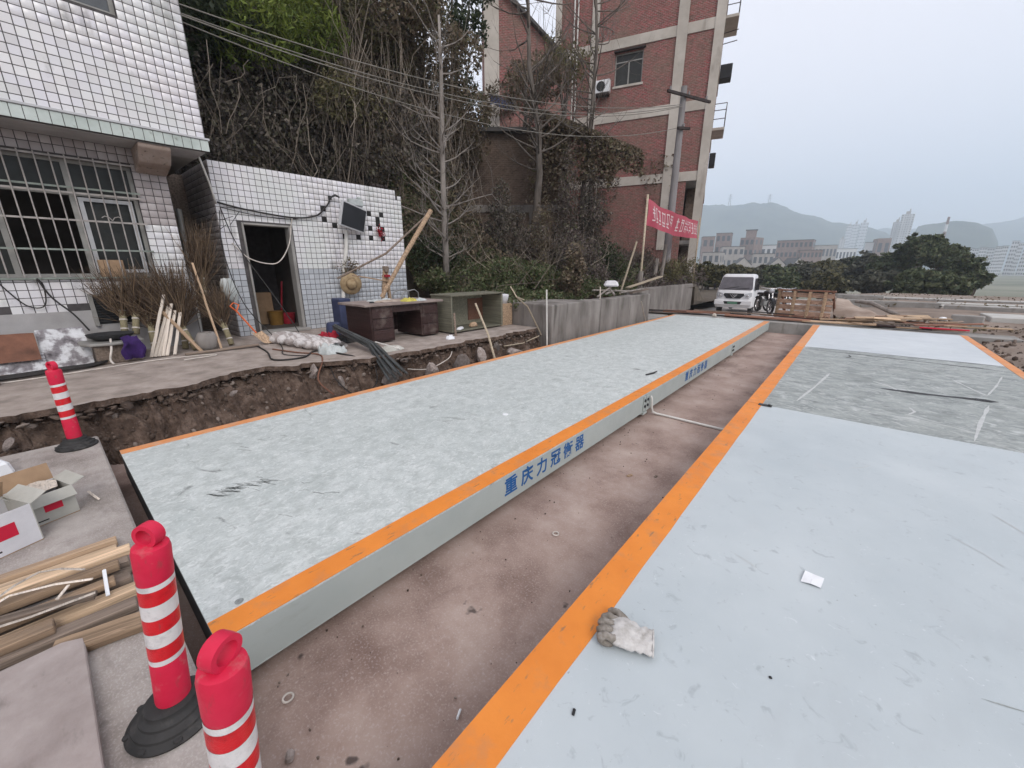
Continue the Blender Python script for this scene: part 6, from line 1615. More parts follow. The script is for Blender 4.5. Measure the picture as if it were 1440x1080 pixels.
# bundle of black pipes sliding into the trench
for k in range(7):
    dxy = (k % 4) * .052; dzk = (k // 4) * .045
    pole(['outermost left', 'second', 'third', 'right-hand', 'upper left', 'upper middle', 'upper right'][k] + ' black pipe of the bundle sloping from the desk into the trench',
         [(-7.0, 3.32 + dxy * .5, z0 + .26 + dzk + (0.02 * (k % 2))), (-5.75, 3.26 + dxy, z0 + .09 + dzk), (-4.92 + .01 * k, 3.05 + dxy * 1.9, z0 - .26 + .012 * k + dzk)], .021, 'black_pipe', 'black_pipe', 'black pipes in one bundle', 'pipe')
# rolled striped quilt, red cloth, dark cloth
QU = []
n1, n2 = 30, 16
P = []
for i in range(n1):
    t = i / (n1 - 1); c = Vector((-8.15, 2.72, z0)).lerp(Vector((-6.25, 3.02, z0)), t)
    row = []
    for k in range(n2 + 1):
        a = 2 * math.pi * k / n2; rad = .16 * (1 + .13 * math.sin(t * 46) + .2 * float(fbm(t * 6, a))) * (0.55 + .45 * min(1, 6 * t, 6 * (1 - t)))
        row.append((c.x + math.sin(.15) * rad * math.cos(a) * -1, c.y + rad * 1.45 * math.cos(a), z0 + .085 + rad * .62 * math.sin(a)))
    P.append(row)
o = MB().grid(P).build('rolled_quilt', M['quilt'], smooth='all'); tag(o, 'rolled striped quilt lying in front of the shed door', 'quilt')
cloth('red_cloth', 'crumpled red cloth behind the rolled quilt', (-7.3, 3.32, z0), (.28, .2, 0), 'red_cloth', 2, .14)
cloth('dark_cloth', 'dark rag between the red cloth and the desk', (-7.0, 3.55, z0), (.2, .2, 0), 'black_rubber', 6, .12)
cloth('plastic_rags', 'greyish plastic rags at the end of the quilt near the pipes', (-6.25, 2.9, z0), (.2, .2, 0), 'bag', 9, .12)
cloth('white_rags', 'whitish rags in front of the desk', (-5.72, 3.62, z0), (.16, .22, 0), 'carton_g', 12, .05)
# leaning timbers and tripod beside the shed
pole('long debarked timber leaning up past the right end of the shed', [(-7.75, 4.80, 1.0), (-7.6, 5.4, 1.92), (-7.6, 6.14, 2.84)], [.045, .05, .05], 'wood_mid', 'leaning_timber', None, 'timber')
pole('thin timber leaning beside the long debarked one', [(-8.0, 4.0, 1.40), (-7.75, 5.0, 1.9), (-7.62, 6.02, 2.72)], [.02, .022, .02], 'wood_grey', 'leaning_timber', None, 'timber')
plank('flat board spanning the two leaning timbers', (-8.0, 4.32, 1.46), (-7.72, 4.95, 1.33), 0, .10, .025, 'wood_mid', None, 'cross_board')
TRP = thing('wooden_trestle', 'small wooden trestle leg standing behind the desk with a red band', 'trestle', (-7.75, 4.95, z0))
for dy_ in (-.14, .06):
    m = MB(); m.bar((-7.75, 4.95 + dy_ * 1.6, z0), (-7.75, 4.95 + dy_ * .15, 1.55), .06, .05); m.build('leg', M['wood_mid'], TRP)
m = MB(); m.box((-7.74, 4.95, 1.58), (.11, .10, .12)); m.build('head_block', M['wood_grey'], TRP, bevel=.01)
m = MB(); m.box((-7.735, 4.945, 1.44), (.13, .115, .05)); m.build('red_band', M['red_cloth'], TRP)
# monitor on the shed wall with its bracket, antenna box, pipe, hat, flower, cables
TV = thing('wall_monitor', 'dark flat monitor in a silver case hung tilted on the shed wall', 'monitor', (-8.95, 4.95, 2.7))
Mtv = Euler((-R(9), R(9), R(20))).to_matrix(); ctv = Vector((-8.82, 4.93, 2.68))
def tvp(a, b, c): return ctv + Mtv @ Vector((a, b, c))
def tvbox(m, a, b):
    V = [tvp(x, y, z) for z in (a[2], b[2]) for (x, y) in ((a[0], a[1]), (b[0], a[1]), (b[0], b[1]), (a[0], b[1]))]
    m.add(V, MB.BF)
m = MB(); tvbox(m, (-.03, -.385, -.26), (.03, .385, .26)); m.build('case', M['tv_case'], TV, bevel=.008)
m = MB(); tvbox(m, (.031, -.355, -.225), (.036, .355, .23)); m.build('screen', M['screen'], TV)
m = MB(); m.bar((-9.09, 4.98, 2.75), tvp(-.031, 0, .05), .10, .06); m.bar((-9.085, 4.98, 2.5), (-9.085, 4.98, 2.95), .12, .03); m.build('bracket', M['steel_dark'], TV)
m = MB(); m.box((-9.0, 5.12, 3.02), (.12, .34, .14)); m.lathe([(.05, 0), (.06, .05), (.0, .07)], 12, (-9.0, 5.22, 3.09)); o = m.build('junction_box', M['bag'], bevel=.02); tag(o, 'pale greenish junction box above the monitor', 'box')
m = MB(); m.span((-9.09, 4.55, 3.02), (-9.03, 4.60, 3.10)); m.tube([(-9.03, 4.57, 3.06), (-8.98, 4.66, 3.12), (-8.98, 4.75, 3.08)], .02, 8); o = m.build('floodlight_arm', M['steel_dark']); tag(o, 'small dark lamp arm on the shed wall left of the monitor', 'lamp')
pole('white drain pipe on the shed wall below the monitor', [(-9.04, 4.86, 2.42), (-9.03, 4.80, 2.0), (-9.03, 4.66, 1.4), (-9.03, 4.52, .36)], .042, 'white_pipe', 'drain_pipe', None, 'pipe', 12)
m = MB(); m.torus((-9.03, 4.685, 1.5), .052, .012, None, 14, 6); o = m.build('pipe_clamp', M['steel_dark']); tag(o, 'dark clamp round the white drain pipe', 'clamp')
HT = thing('straw_hat', 'round straw hat hanging on the white drain pipe', 'hat', (-8.93, 4.77, 1.25))
Mh = Matrix.Rotation(R(96), 3, 'Y') @ Matrix.Rotation(.2, 3, 'X')
m = MB(); m.lathe([(.245, 0), (.24, .012), (.17, .03), (.125, .045)], 30, (-8.93, 4.77, 1.25), Mh); m.build('brim', M['hat'], HT, smooth='all')
m = MB(); m.lathe([(.128, .04), (.11, .09), (.07, .125), (0, .135)], 24, (-8.93, 4.77, 1.25), Mh); m.build('crown', M['hat'], HT, smooth='all')
r_ = np.random.default_rng(9); P = np.stack([-8.98 + .05 * r_.random(160), 4.82 + .13 * r_.normal(size=160), 1.62 + .08 * r_.normal(size=160)], 1); V, F = leaves(P, (.04, .09), 8); o = np_mesh('dried_bunch', V, F, M['leaf_brown']); tag(o, 'bunch of dried leaves hanging above the straw hat', 'dried plant')
P = np.stack([-9.05 + .04 * r_.random(90), 5.72 + .05 * r_.normal(size=90), 2.42 + .07 * r_.normal(size=90)], 1); V, F = leaves(P, (.04, .08), 10); o = np_mesh('red_flower', V, F, M['red_cloth']); tag(o, 'red paper flower on the shed wall right of the monitor', 'decoration')
for k in range(5):
    m = MB(); m.lathe([(.035, 0), (.05, .05), (.042, .085), (0, .09)], 10, (-9.17, 5.72 + .115 * k, SZ1 if k < 4 else SZ1 - .12)); o = m.build('roof_pot', M['iron'], smooth='all'); tag(o, ['first', 'second', 'third', 'fourth', 'last, lower'][k] + ' small dark pot from the left on the shed roof edge', 'pot', 'pots on the shed roof edge')
def cable(lb, pts, r=.009, mt='cord', name='cable', group='cables and hoses', cat='cable', sub=6):
    P = [Vector(p) for p in pts]; Q = []
    for i in range(len(P) - 1):
        p0, p1, p2, p3 = P[max(i - 1, 0)], P[i], P[i + 1], P[min(i + 2, len(P) - 1)]
        for k in range(sub):
            t = k / sub
            Q.append(.5 * ((2 * p1) + (p2 - p0) * t + (2 * p0 - 5 * p1 + 4 * p2 - p3) * t * t + (3 * p1 - p0 - 3 * p2 + p3) * t ** 3))
    Q.append(P[-1])
    m = MB(); m.tube(Q, r, 6); o = m.build(name, M[mt], smooth='all'); return tag(o, lb, cat, group)
cable('thick dark cable sagging along the shed wall to the monitor', [(-9.06, 2.47, 2.74), (-9.05, 2.9, 2.66), (-9.05, 3.7, 2.59), (-9.05, 4.2, 2.66), (-9.05, 4.45, 2.86), (-9.05, 4.56, 3.0)], .017)
cable('thin dark cable just below the thick one on the shed wall', [(-9.06, 2.5, 2.66), (-9.06, 3.1, 2.57), (-9.05, 3.7, 2.56), (-9.05, 4.3, 2.70)], .008)
cable('pale cable looping across the open doorway', [(-9.05, 2.58, 2.05), (-8.95, 2.76, 1.8), (-8.9, 3.03, 1.69), (-8.9, 3.29, 1.72), (-8.98, 3.55, 2.04), (-9.05, 3.68, 2.42), (-9.05, 3.72, 2.57)], .011, 'cord_white')
cable('dark cable slanting from the shed corner across the doorway to the ground', [(-9.05, 2.5, 2.65), (-8.9, 2.62, 2.0), (-8.5, 2.9, 1.2), (-7.9, 3.0, .6), (-7.3, 2.9, .36), (-6.9, 2.7, .32)], .009)
cable('second dark cable slanting from the shed corner down to the forecourt', [(-9.05, 2.48, 2.6), (-8.8, 2.35, 1.9), (-8.4, 2.4, 1.0), (-7.8, 2.6, .42), (-7.2, 2.5, .32), (-6.6, 2.3, .315), (-6.2, 2.5, .315)], .008)
cable('black hose coiled on the forecourt before the quilt', [(-7.9, 2.3, .315), (-7.0, 2.2, .315), (-6.3, 2.05, .315), (-6.15, 2.4, .315), (-6.5, 2.75, .315), (-5.9, 2.9, .315), (-5.6, 3.0, .25), (-5.35, 3.05, -.05)], .013)
cable('reddish hose lying along the forecourt in front of the quilt', [(-7.2, 2.35, .312), (-6.6, 2.5, .312), (-6.2, 2.65, .312), (-5.75, 2.5, .30), (-5.5, 2.3, .1), (-5.3, 2.4, -.1)], .011, 'rust')
cable('thin cable dangling loops into the trench left of the pipes', [(-5.75, 2.6, .3), (-5.5, 2.55, .05), (-5.3, 2.75, -.2), (-5.2, 3.0, -.05), (-5.35, 3.1, .18)], .008)
cable('thin root-like wire in the trench right of the pipes', [(-5.25, 3.6, .05), (-5.1, 3.9, .02), (-5.08, 4.3, .12), (-5.2, 4.5, .2)], .007, 'cord_white')
cable('white rod brace slanting from the house ledge to the shed corner', [(-8.55, 2.20, 3.34), (-8.75, 2.33, 2.98), (-8.95, 2.42, 2.7)], .016, 'white_pipe', 'brace_rod', None, 'rod', 2)
for k, (a, b) in enumerate((((-9.6, 2.36, 2.45), (-8.95, 2.4, 2.58)), ((-9.7, 2.3, 2.3), (-8.9, 2.5, 2.35)), ((-9.5, 2.2, 2.6), (-8.85, 2.62, 2.5)), ((-9.6, 2.3, 2.15), (-8.9, 2.75, 2.6)))):
    p, q = Vector(a), Vector(b); mid = p.lerp(q, .5) + Vector((0, 0, -.05 - .03 * k))
    cable(['uppermost', 'second', 'third', 'lowest'][k] + ' thin wire in the tangle at the shed corner', [a, mid, b], .005)
# downpipe in the gap between house and shed
pole('pale pipe standing in the dark gap between house and shed', [(-9.6, 2.0, 2.62), (-9.55, 1.95, 1.2), (-9.5, 1.9, CZ)], .045, 'frame_alu', 'gap_pipe', None, 'pipe', 10)
pole('second pale pipe leaning in the gap behind the brooms', [(-9.35, 1.92, 1.9), (-9.25, 1.85, CZ)], .035, 'white_pipe', 'gap_pipe', None, 'pipe', 10)
m = MB(); m.span((-10.9, 1.80, CZ), (-10.8, 2.43, 3.4)); o = m.build('gap_board', M['wood_grey']); tag(o, 'brown boards closing the gap between house and shed', 'boards')
# brooms standing head up
def broom(lb, base, top, L_, seed, spread=.22, n=170, handle=True):
    t = thing('twig_broom', lb, 'broom', base, group='twig brooms leaning at the house wall')
    b, d = Vector(base), (Vector(top) - Vector(base)).normalized()
    rr = random.Random(seed)
    m = MB(); m.tube([b, b + d * L_ * .42], .045, 8); m.build('bound_handle', M['broom_b'], t, smooth='all')
    for k in (.08, .22, .36):
        m = MB(); m.tube([b + d * L_ * k, b + d * (L_ * k + .02)], .05, 8); m.build('binding', M['cord_white'], t)
    m = MB(); _, s, u = frame(d)
    for i in range(n):
        a = rr.uniform(0, 6.283); q = rr.random() ** .6
        off = (s * math.cos(a) + u * math.sin(a))
        p0 = b + d * L_ * rr.uniform(.25, .42) + off * .04 * q
        e = p0 + d * L_ * rr.uniform(.22, .66) + off * spread * 1.5 * q * rr.uniform(.4, 1.5) + Vector((rr.gauss(0, .05), rr.gauss(0, .07), rr.gauss(0, .05)))
        mid = p0.lerp(e, .5) + off * .03 + Vector((rr.gauss(0, .03), rr.gauss(0, .03), rr.gauss(0, .03)))
        m.tube([p0, mid, e], [.006, .0045, .002], 3, caps=False)
        for _ in range(rr.choice((0, 1, 1, 2))):
            e2 = mid + (e - mid) * .8 + Vector((rr.gauss(0, .06), rr.gauss(0, .06), rr.gauss(.02, .05)))
            m.tube([mid, e2], [.0035, .0015], 3, caps=False)
    m.build('twigs', M['broom'], t)
    return t
broom('left broom of the row, bound with pale ties above the purple cloth', (-8.45, .76, .62), (-8.75, .90, 1.6), 1.0, 1)
broom('second broom from the left, bound tightly, above the purple cloth', (-8.40, .88, .62), (-8.7, 1.10, 1.6), 1.05, 2)
broom('third broom from the left, standing behind the white battens', (-8.35, 1.05, .34), (-8.7, 1.15, 1.6), 1.3, 3)
broom('broad broom leaning right above the white battens', (-8.1, 1.52, .32), (-8.7, 1.2, 1.6), 1.5, 4, .30, 220)
broom('broom crossing behind the broad one near the house corner', (-8.3, 1.42, .32), (-8.75, 1.62, 1.7), 1.45, 5, .26, 200)
broom('tall thin broom standing in the gap beside the shed', (-8.75, 1.9, .85), (-9.0, 2.05, 2.2), 1.6, 6, .22, 200)
broom('low broom beside the orange shovel at the shed corner', (-8.1, 2.02, .33), (-8.6, 1.95, 1.4), 1.2, 7, .20, 150)
# white battens, boards, shovel, pot, bag
for k in range(6):
    plank(['leftmost', 'second', 'third', 'fourth', 'fifth', 'rightmost'][k] + ' whitish batten leaning in a bunch below the brooms', (-7.86 + .005 * k, .92 + .045 * k + (.05 if k == 5 else 0), .32), (-8.25 + .01 * k, 1.30 + .02 * k + (.04 if k == 5 else 0), 1.06 - .03 * (k % 3) - (.08 if k > 3 else 0) + (.14 if k == 0 else 0)), 0, .04, .018, 'wood_white', 'white battens below the brooms', 'batten')
plank('tan batten leaning the other way right of the white ones', (-7.75, 1.52, .32), (-8.2, 1.22, .95), 0, .045, .03, 'wood_mid', None, 'batten')
plank('long thin handle leaning against the shed corner', (-7.75, 1.78, .32), (-8.6, 1.82, 1.68), 0, .03, .03, 'wood_mid', None, 'tool_handle')
plank('flat board lying at the foot of the brooms', (-7.72, 1.3, .32), (-7.68, 2.3, .335), 0, .09, .03, 'wood_grey', None, 'kick_board')
SV = thing('shovel', 'orange shovel leaning at the shed corner', 'shovel', (-8.0, 2.35, CZ))
m = MB(); m.tube([(-8.15, 2.2, .88), (-7.95, 2.38, .5)], .015, 8); m.build('shaft', M['orange_plastic'], SV)
m = MB(); m.tube([(-8.15, 2.2, .88), (-8.19, 2.13, .97), (-8.25, 2.2, 1.02), (-8.23, 2.27, .98), (-8.15, 2.2, .88)], .014, 6); m.build('grip', M['orange_plastic'], SV, smooth='all')
m = MB(); P = [[(-7.95 + .18 * a, 2.38 + .11 * a + .09 * b, .5 - .18 * a + .03 * b * b) for b in np.linspace(-1, 1, 5)] for a in np.linspace(0, 1, 5)]; m.grid(P); m.build('blade', M['wood_mid'], SV, smooth='all')
m = MB(); m.lathe([(.11, 0), (.15, .08), (.16, .2), (.12, .28), (.10, .30), (.08, .29), (.1, .2), (.0, .1)], 20, (-7.95, 1.66, z0)); o = m.build('clay_pot', M['wall_conc'], smooth='all'); tag(o, 'grey clay pot standing among the brooms', 'pot')
P = []
for i in range(10):
    t = i / 9; rad = .12 * math.sin(math.pi * (.15 + .8 * t)) + .02
    P.append([(-8.72 + rad * .6 * math.cos(a) + .05 * t, 2.28 + rad * math.cos(a + 1.57) * 1.0 + .06 * t, 1.42 - .42 * t + .02 * float(fbm(a * 2, t * 5))) for a in np.linspace(0, 6.283, 15)])
o = MB().grid(P).build('plastic_bag', M['bag'], smooth='all'); tag(o, 'pale plastic bag hanging at the shed corner above the shovel', 'bag')
# basin table, purple cloth, rusty sheet, left things
BT = thing('wash_bench', 'low grey bench with a rounded basin top below the vent', 'bench', (-8.1, .45, z0))
m = MB(); m.span((-8.35, .36, z0), (-7.85, .84, z0 + .26)); m.build('bench_body', M['wood_grey'], BT, bevel=.01)
m = MB(); m.prism([(-8.42, .24), (-7.95, .24), (-7.82, .32), (-7.76, .52), (-7.80, .80), (-7.95, .90), (-8.42, .90)], z0 + .262, z0 + .30); m.build('bench_top', M['frame_alu'], BT, bevel=.01)
m = MB(); m.lathe([(.16, 0), (.24, .05), (.26, .09), (.24, .085), (.15, .02), (0, .015)], 26, (-8.15, .58, z0 + .301)); o = m.build('basin', M['steel_dark'], smooth=True); tag(o, 'dark shallow basin on the grey bench', 'basin')
P = []
for i in range(12):
    t = i / 11
    P.append([(-7.74 + .05 * math.sin(b * 9 + t) * t + .02 - .12 * max(0, .25 - t) * 4, .74 + (b - .5) * (.20 + .06 * t) + .02 * math.sin(t * 7 + b * 4), z0 + .36 - .30 * t + .03 * float(fbm(b * 3, t * 3))) for b in np.linspace(0, 1, 14)])
o = MB().grid(P).build('purple_cloth', M['purple'], smooth='all'); tag(o, 'dark purple cloth hanging over the bench end', 'cloth')
cable('white strap hanging over the front of the grey bench', [(-7.9, .55, z0 + .34), (-7.75, .52, z0 + .22), (-7.72, .48, z0 + .08), (-7.66, .5, z0 + .02)], .013, 'cord_white', 'strap', None, 'strap')
def sheet(name, lb, x, y0, y1, zb, zt_, mt, lean, seed, parts=None):
    P = [[(x - lean * t + .05 * float(fbm(y * 2 + seed, t * 2)) , y, zb + (zt_ - zb) * t + .025 * float(fbm(y * 3, seed)) * t) for y in np.linspace(y0, y1, 26)] for t in np.linspace(0, 1, 12)]
    m = MB(); m.grid(P); m.grid([[(p[0] - .02, p[1], p[2]) for p in r] for r in P][::-1]); o = m.build(name, M[mt], smooth='all'); return tag(o, lb, 'sheet')
sheet('peeling_sheet', 'peeling white metal sheet leaning below the window', -8.10, -.12, .34, z0, .78, 'rust_w', .35, 2)
sheet('rusty_sheet', 'rusty brown metal sheet leaning at the left picture edge', -8.06, -1.3, -.13, z0 + .14, .76, 'rust', .32, 6)
sheet('pale_lower_sheet', 'pale stained sheet showing below the rusty one', -8.02, -1.3, -.10, z0, .50, 'rust_w', .2, 11)
for k in range(4):
    cable(['upper', 'second', 'third', 'lowest'][k] + ' black hose lying along the foot of the metal sheets', [(-7.75 + .05 * k, -1.2, .32 + .02 * (k % 2)), (-7.72 + .06 * k, -.5, .33), (-7.76 + .05 * k, .0, .34), (-7.85 + .04 * k, .3, .33), (-7.92, .42 + .03 * k, .36)], .018)
cable('long pale cord lying along the forecourt', [(-7.45, -.9, .312), (-7.40, -.3, .312), (-7.50, .3, .312), (-7.6, .9, .312), (-7.5, 1.5, .312), (-7.35, 1.6, .312), (-7.3, 1.2, .312)], .009, 'cord_white')
m = MB(); m.bar((-7.3, -.50, .31), (-7.55, -.62, .8), .045, .045); o = m.build('table_leg', M['wood_grey'], bevel=.006); tag(o, 'brown stool leg at the left picture edge', 'stool')
m = MB(); m.span((-9.0, .72, WZ0 + .001), (-8.86, 1.0, WZ0 + .25)); o = m.build('carton', M['carton'], bevel=.006); tag(o, 'brown carton standing on the window sill behind the bars', 'box')
cable('black wire looping down the house wall below the sill', [(-8.86, -.3, 1.42), (-8.85, -.12, 1.1), (-8.85, .05, 1.08), (-8.85, .1, 1.35), (-8.84, .06, 1.46)], .009)
cable('black wire slanting from the sill to the metal sheet', [(-8.84, .06, 1.46), (-8.8, .14, 1.2), (-8.7, .3, .95), (-8.5, .4, .72)], .011)

# ------------------------------------------------------------------ rubbish on the wall, bamboo poles, banner
lump('white_block', 'whitish foam block on top of the rubbish on the long wall', 'block', (-5.5, 10.95, 1.17), (.45, .55, .16), 'carton_w', .5)
for k, (a, b) in enumerate((((-5.3, 9.8, .86), (-5.5, 11.2, 1.14)), ((-5.25, 10.2, .92), (-5.6, 11.5, .95)), ((-5.5, 9.9, 1.02), (-5.3, 11.9, .92)), ((-5.2, 10.6, .88), (-5.6, 10.9, 1.1)), ((-5.3, 11.2, .9), (-5.25, 12.7, .96)))):
    pole(['first', 'second', 'third', 'fourth', 'long right-hand'][k] + ' weathered stick of the rubbish heap on the long wall', [a, b], .025 + .006 * (k % 2), 'bark_pale', 'weathered_stick', 'sticks in the rubbish heap', 'stick')
plank('bare rod frame at the left end of the rubbish heap', (-5.12, 9.62, .80), (-5.2, 9.75, 1.12), 0, .03, .03, 'wood_white', None, 'rod')
plank('pale plank jutting out beside the left banner pole', (-5.6, 12.3, 1.0), (-5.3, 14.3, 1.32), 0, .16, .03, 'bamboo', None)
plank('weathered plank lying along the wall top under the banner', (-5.3, 11.9, .86), (-5.35, 13.3, .93), 0, .14, .03, 'wood_grey', None)
plank('thin lath leaning on the outer face of the long wall', (-4.98, 12.0, .62), (-4.97, 12.45, -.05), 0, .03, .012, 'wood_white', None, 'lath')
pole('slanting bamboo pole left of the banner', [(-5.7, 12.0, .8), (-5.55, 12.6, 2.4)], .03)
pole('pale post standing behind the far wall under the banner', [(-6.9, 17.7, .7), (-6.85, 17.8, 2.0)], .10, 'bark_pale')
pole('second pale post beside the far post under the banner', [(-6.8, 18.3, .7), (-6.75, 18.4, 2.6)], .08, 'bark_pale')
BNR = thing('banner', 'faded red banner with white Chinese lettering stretched between two poles', 'banner', (-5.9, 17.5, .8))
LA, LB = Vector((-5.65, 13.4, 0)), Vector((-6.45, 21.7, 0))
for nm, q, zt_ in (('pole', LA + Vector((.02, -.07, 0)), 3.85), ('pole', LB + Vector((0, .1, 0)), 3.95)):
    m = MB(); m.tube([(q.x, q.y, .3), (q.x, q.y, zt_)], .035, 8); m.build(nm, M['bamboo'], BNR, smooth='all')
m = MB(); m.tube([LA + Vector((.02, -.07, .3)), LA + Vector((.02, -.07, 1.5))], .08, 8); m.build('lower_post', M['bark_pale'], BNR)
P = []
bnr_n = Vector(((LB - LA).y, -(LB - LA).x, 0)).normalized()
def bp(t, v): 
    p = LA.lerp(LB, t); sag = -.10 * math.sin(math.pi * t)
    return p + bnr_n * (.05 * math.sin(9 * t + 3 * v) + .03 * math.sin(23 * t)) + Vector((0, 0, 2.95 + .05 * t + .80 * v + sag))
m = MB(); m.grid([[bp(t, v) for t in np.linspace(0, 1, 60)] for v in np.linspace(0, 1, 6)]); m.build('cloth', M['banner'], BNR, smooth='all')
rr = random.Random(41)
for k in range(15):
    if k == 6: continue
    t0 = .045 + k * .0625; m = MB()
    strokes = []
    for v in sorted(rr.sample([.22, .36, .5, .64, .76], 3)): strokes.append(((.004, v), (.044, v + rr.uniform(-.03, .03)), .05))
    for u in rr.sample([.010, .024, .038], 2): strokes.append(((u, .2 + rr.uniform(0, .2)), (u + rr.uniform(-.004, .004), .82), .0062))
    for (a, b, w_) in strokes:
        hz_ = abs(a[1] - b[1]) < .1
        if hz_: q = [(a[0], a[1]), (b[0], b[1]), (b[0], b[1] + w_), (a[0], a[1] + w_)]
        else: q = [(a[0], a[1]), (a[0] + w_, a[1]), (b[0] + w_, b[1]), (b[0], b[1])]
        V = [bp(t0 + u, v) + bnr_n * .012 for u, v in q]
        m.add(V, [(0, 1, 2, 3)])
    m.build('banner_character', M['banner_txt'], BNR)

# ------------------------------------------------------------------ utility pole and overhead wires
UP = thing('utility_pole', 'grey concrete utility pole with two crossarms in front of the brick block', 'utility pole', (-7.1, 19.6, .8))
m = MB(); m.lathe([(.19, 0), (.12, 8.15), (0, 8.17)], 16, (-7.1, 19.6, .8)); m.build('shaft', M['pole_conc'], UP, smooth=True)
for z, h in ((8.55, 2.7), (7.35, .75)):
    q = Vector((.35, .94, .02)).normalized() if h > 1 else Vector((.35, .94, .12)).normalized(); c = Vector((-7.1 + .16, 19.6 - .12, z))
    m = MB(); m.bar(c - q * h * .42, c + q * h * .58, .08, .10); ca = m.build('crossarm', M['iron'], UP)
    for k in range(3 if h > 1 else 2):
        p_ = c + q * h * (-.36 + .42 * k)
        m = MB(); m.lathe([(.04, 0), (.05, .05), (.03, .08), (.05, .1), (0, .15)], 10, p_ + Vector((0, 0, .051))); m.build('insulator', M['pole_conc'], ca, smooth=True)
A0 = Vector((-10.75, 2.9, 6.25))
for k, (dz, dx, sag) in enumerate(((.14, 0, .70), (.03, -.08, .82), (-.06, .06, .9), (-.12, -.05, .97))):
    a = A0 + Vector((dx, 0, dz)); b = Vector((-7.05 + dx, 19.3, 8.15 + .4 * dz - (.75 if k == 3 else .0)))
    pts = []
    for i in range(31):
        t = i / 30; p_ = a.lerp(b, t); pts.append(p_ - Vector((0, 0, sag * 4 * t * (1 - t))))
    a2 = a + (a - b).normalized() * 4 + Vector((0, 0, .8)); pts.insert(0, a2)
    m = MB(); m.tube(pts, .0125, 5, caps=False); o = m.build('overhead_wire', M['wire'], smooth='all'); tag(o, ['topmost', 'second from the top', 'third from the top', 'lowest'][k] + ' overhead wire crossing in front of the slope', 'wire', 'overhead wires')

# ------------------------------------------------------------------ small truck
def rot_empty(name, lb, cat, loc, rz): return thing(name, lb, cat, loc, rz)
TK = rot_empty('small_truck', 'small white cargo truck parked facing the camera beyond the weighbridges', 'truck', (-4.52, 22.0, -.62), R(1.5))
prof = [(0.02, .36), (0.0, .52), (0.02, .74), (0.05, .90), (.09, 1.06), (.16, 1.16), (.50, 1.80), (.62, 1.90), (.80, 1.94), (1.40, 1.93), (1.52, 1.84), (1.54, .40)]
hw = lambda z: .80 if z < 1.1 else .80 - .11 * (z - 1.1) / .84
m = MB(); n = len(prof); V = []
for sx in (-1, -.86, .86, 1):
    for (y, z) in prof:
        e = abs(sx) == 1
        V.append((sx * hw(z), y + (.07 if e and y < 1 else 0), z - (.04 if e and z > 1.85 else 0)))
F = []
for j in range(3):
    for i in range(n): F.append((j * n + i, j * n + (i + 1) % n, (j + 1) * n + (i + 1) % n, (j + 1) * n + i))
F.append(tuple(range(n - 1, -1, -1))); F.append(tuple(3 * n + i for i in range(n)))
m.add(V, F); cabo = m.build('cab', M['white_car'], TK, smooth=True, bevel=.015, local=True)
m = MB(); fy = lambda z: .16 + (z - 1.16) / (1.80 - 1.16) * .34
def fp(x, z, o=.016): return (x, fy(z) - o, z - .0)
m.add([fp(-.70, 1.20), fp(.70, 1.20), fp(.74, 1.26), fp(.665, 1.76), fp(.62, 1.80), fp(-.62, 1.80), fp(-.665, 1.76), fp(-.74, 1.26)], [tuple(range(8))])
m.build('windscreen', M['windscreen'], TK, local=True)
m = MB(); m.bar(fp(-.5, 1.24, .03), fp(.15, 1.36, .035), .02, .015); m.bar(fp(.0, 1.24, .03), fp(.6, 1.30, .035), .02, .015); m.build('wiper', M['black_plastic'], TK, local=True)
m = MB(); m.add([(-.42, .035, 1.04), (.42, .035, 1.04), (.46, .022, .96), (.30, -.004, .80), (-.30, -.004, .80), (-.46, .022, .96)], [tuple(range(6))[::-1]]); gr = m.build('grille', M['black_plastic'], TK, local=True)
m = MB(); m.bar((-.15, -.002, .99), (0, -.022, .84), .045, .03); m.bar((.15, -.002, .99), (0, -.022, .84), .045, .03); m.bar((-.06, .0, 1.0), (0, -.016, .93), .03, .03); m.bar((.06, .0, 1.0), (0, -.016, .93), .03, .03); m.build('emblem', M['chrome'], gr, local=True)
for s in (-1, 1):
    m = MB(); m.add([(s * .48, .0, 1.03), (s * .76, .085, 1.10), (s * .77, .075, .92), (s * .66, .0, .82), (s * .50, -.008, .84)], [(0, 1, 2, 3, 4) if s < 0 else (4, 3, 2, 1, 0)])
    hl = m.build('headlight', M['lamp_glass'], TK, local=True)
    m = MB(); m.lathe([(.06, 0), (.05, .01), (0, .012)], 14, (s * .60, -.015, .93), Matrix.Rotation(R(90), 3, 'X')); m.build('lens', M['chrome'], hl, local=True)
    m = MB(); m.tube([(s * .80, .30, 1.30), (s * .93, .22, 1.40), (s * .93, .22, 1.50)], .014, 6); m.box((s * .94, .21, 1.36), (.10, .05, .28)); m.build('mirror', M['black_plastic'], TK, bevel=.01, local=True)
    m = MB(); m.add([(s * .806, .45, 1.18), (s * .806, 1.35, 1.18), (s * .735, 1.35, 1.74), (s * .735, .68, 1.74)], [(0, 1, 2, 3) if s > 0 else (3, 2, 1, 0)]); m.build('side_window', M['windscreen'], TK, local=True)
    for yw in (.72, 3.6):
        m = MB(); Mw = Matrix.Rotation(R(90), 3, 'Y'); m.lathe([(.17, -.085), (.27, -.09), (.30, -.06), (.30, .06), (.27, .09), (.17, .085)], 22, (s * .70, yw, .30), Mw); wh = m.build('wheel', M['black_rubber'], TK, smooth=True, local=True)
        m = MB(); m.lathe([(.17, -.06), (.15, .06), (.05, .075), (0, .075)], 16, (s * .70, yw, .30), Mw if s > 0 else Matrix.Rotation(R(-90), 3, 'Y')); m.build('rim', M['grey_metal'], wh, smooth=True, local=True)
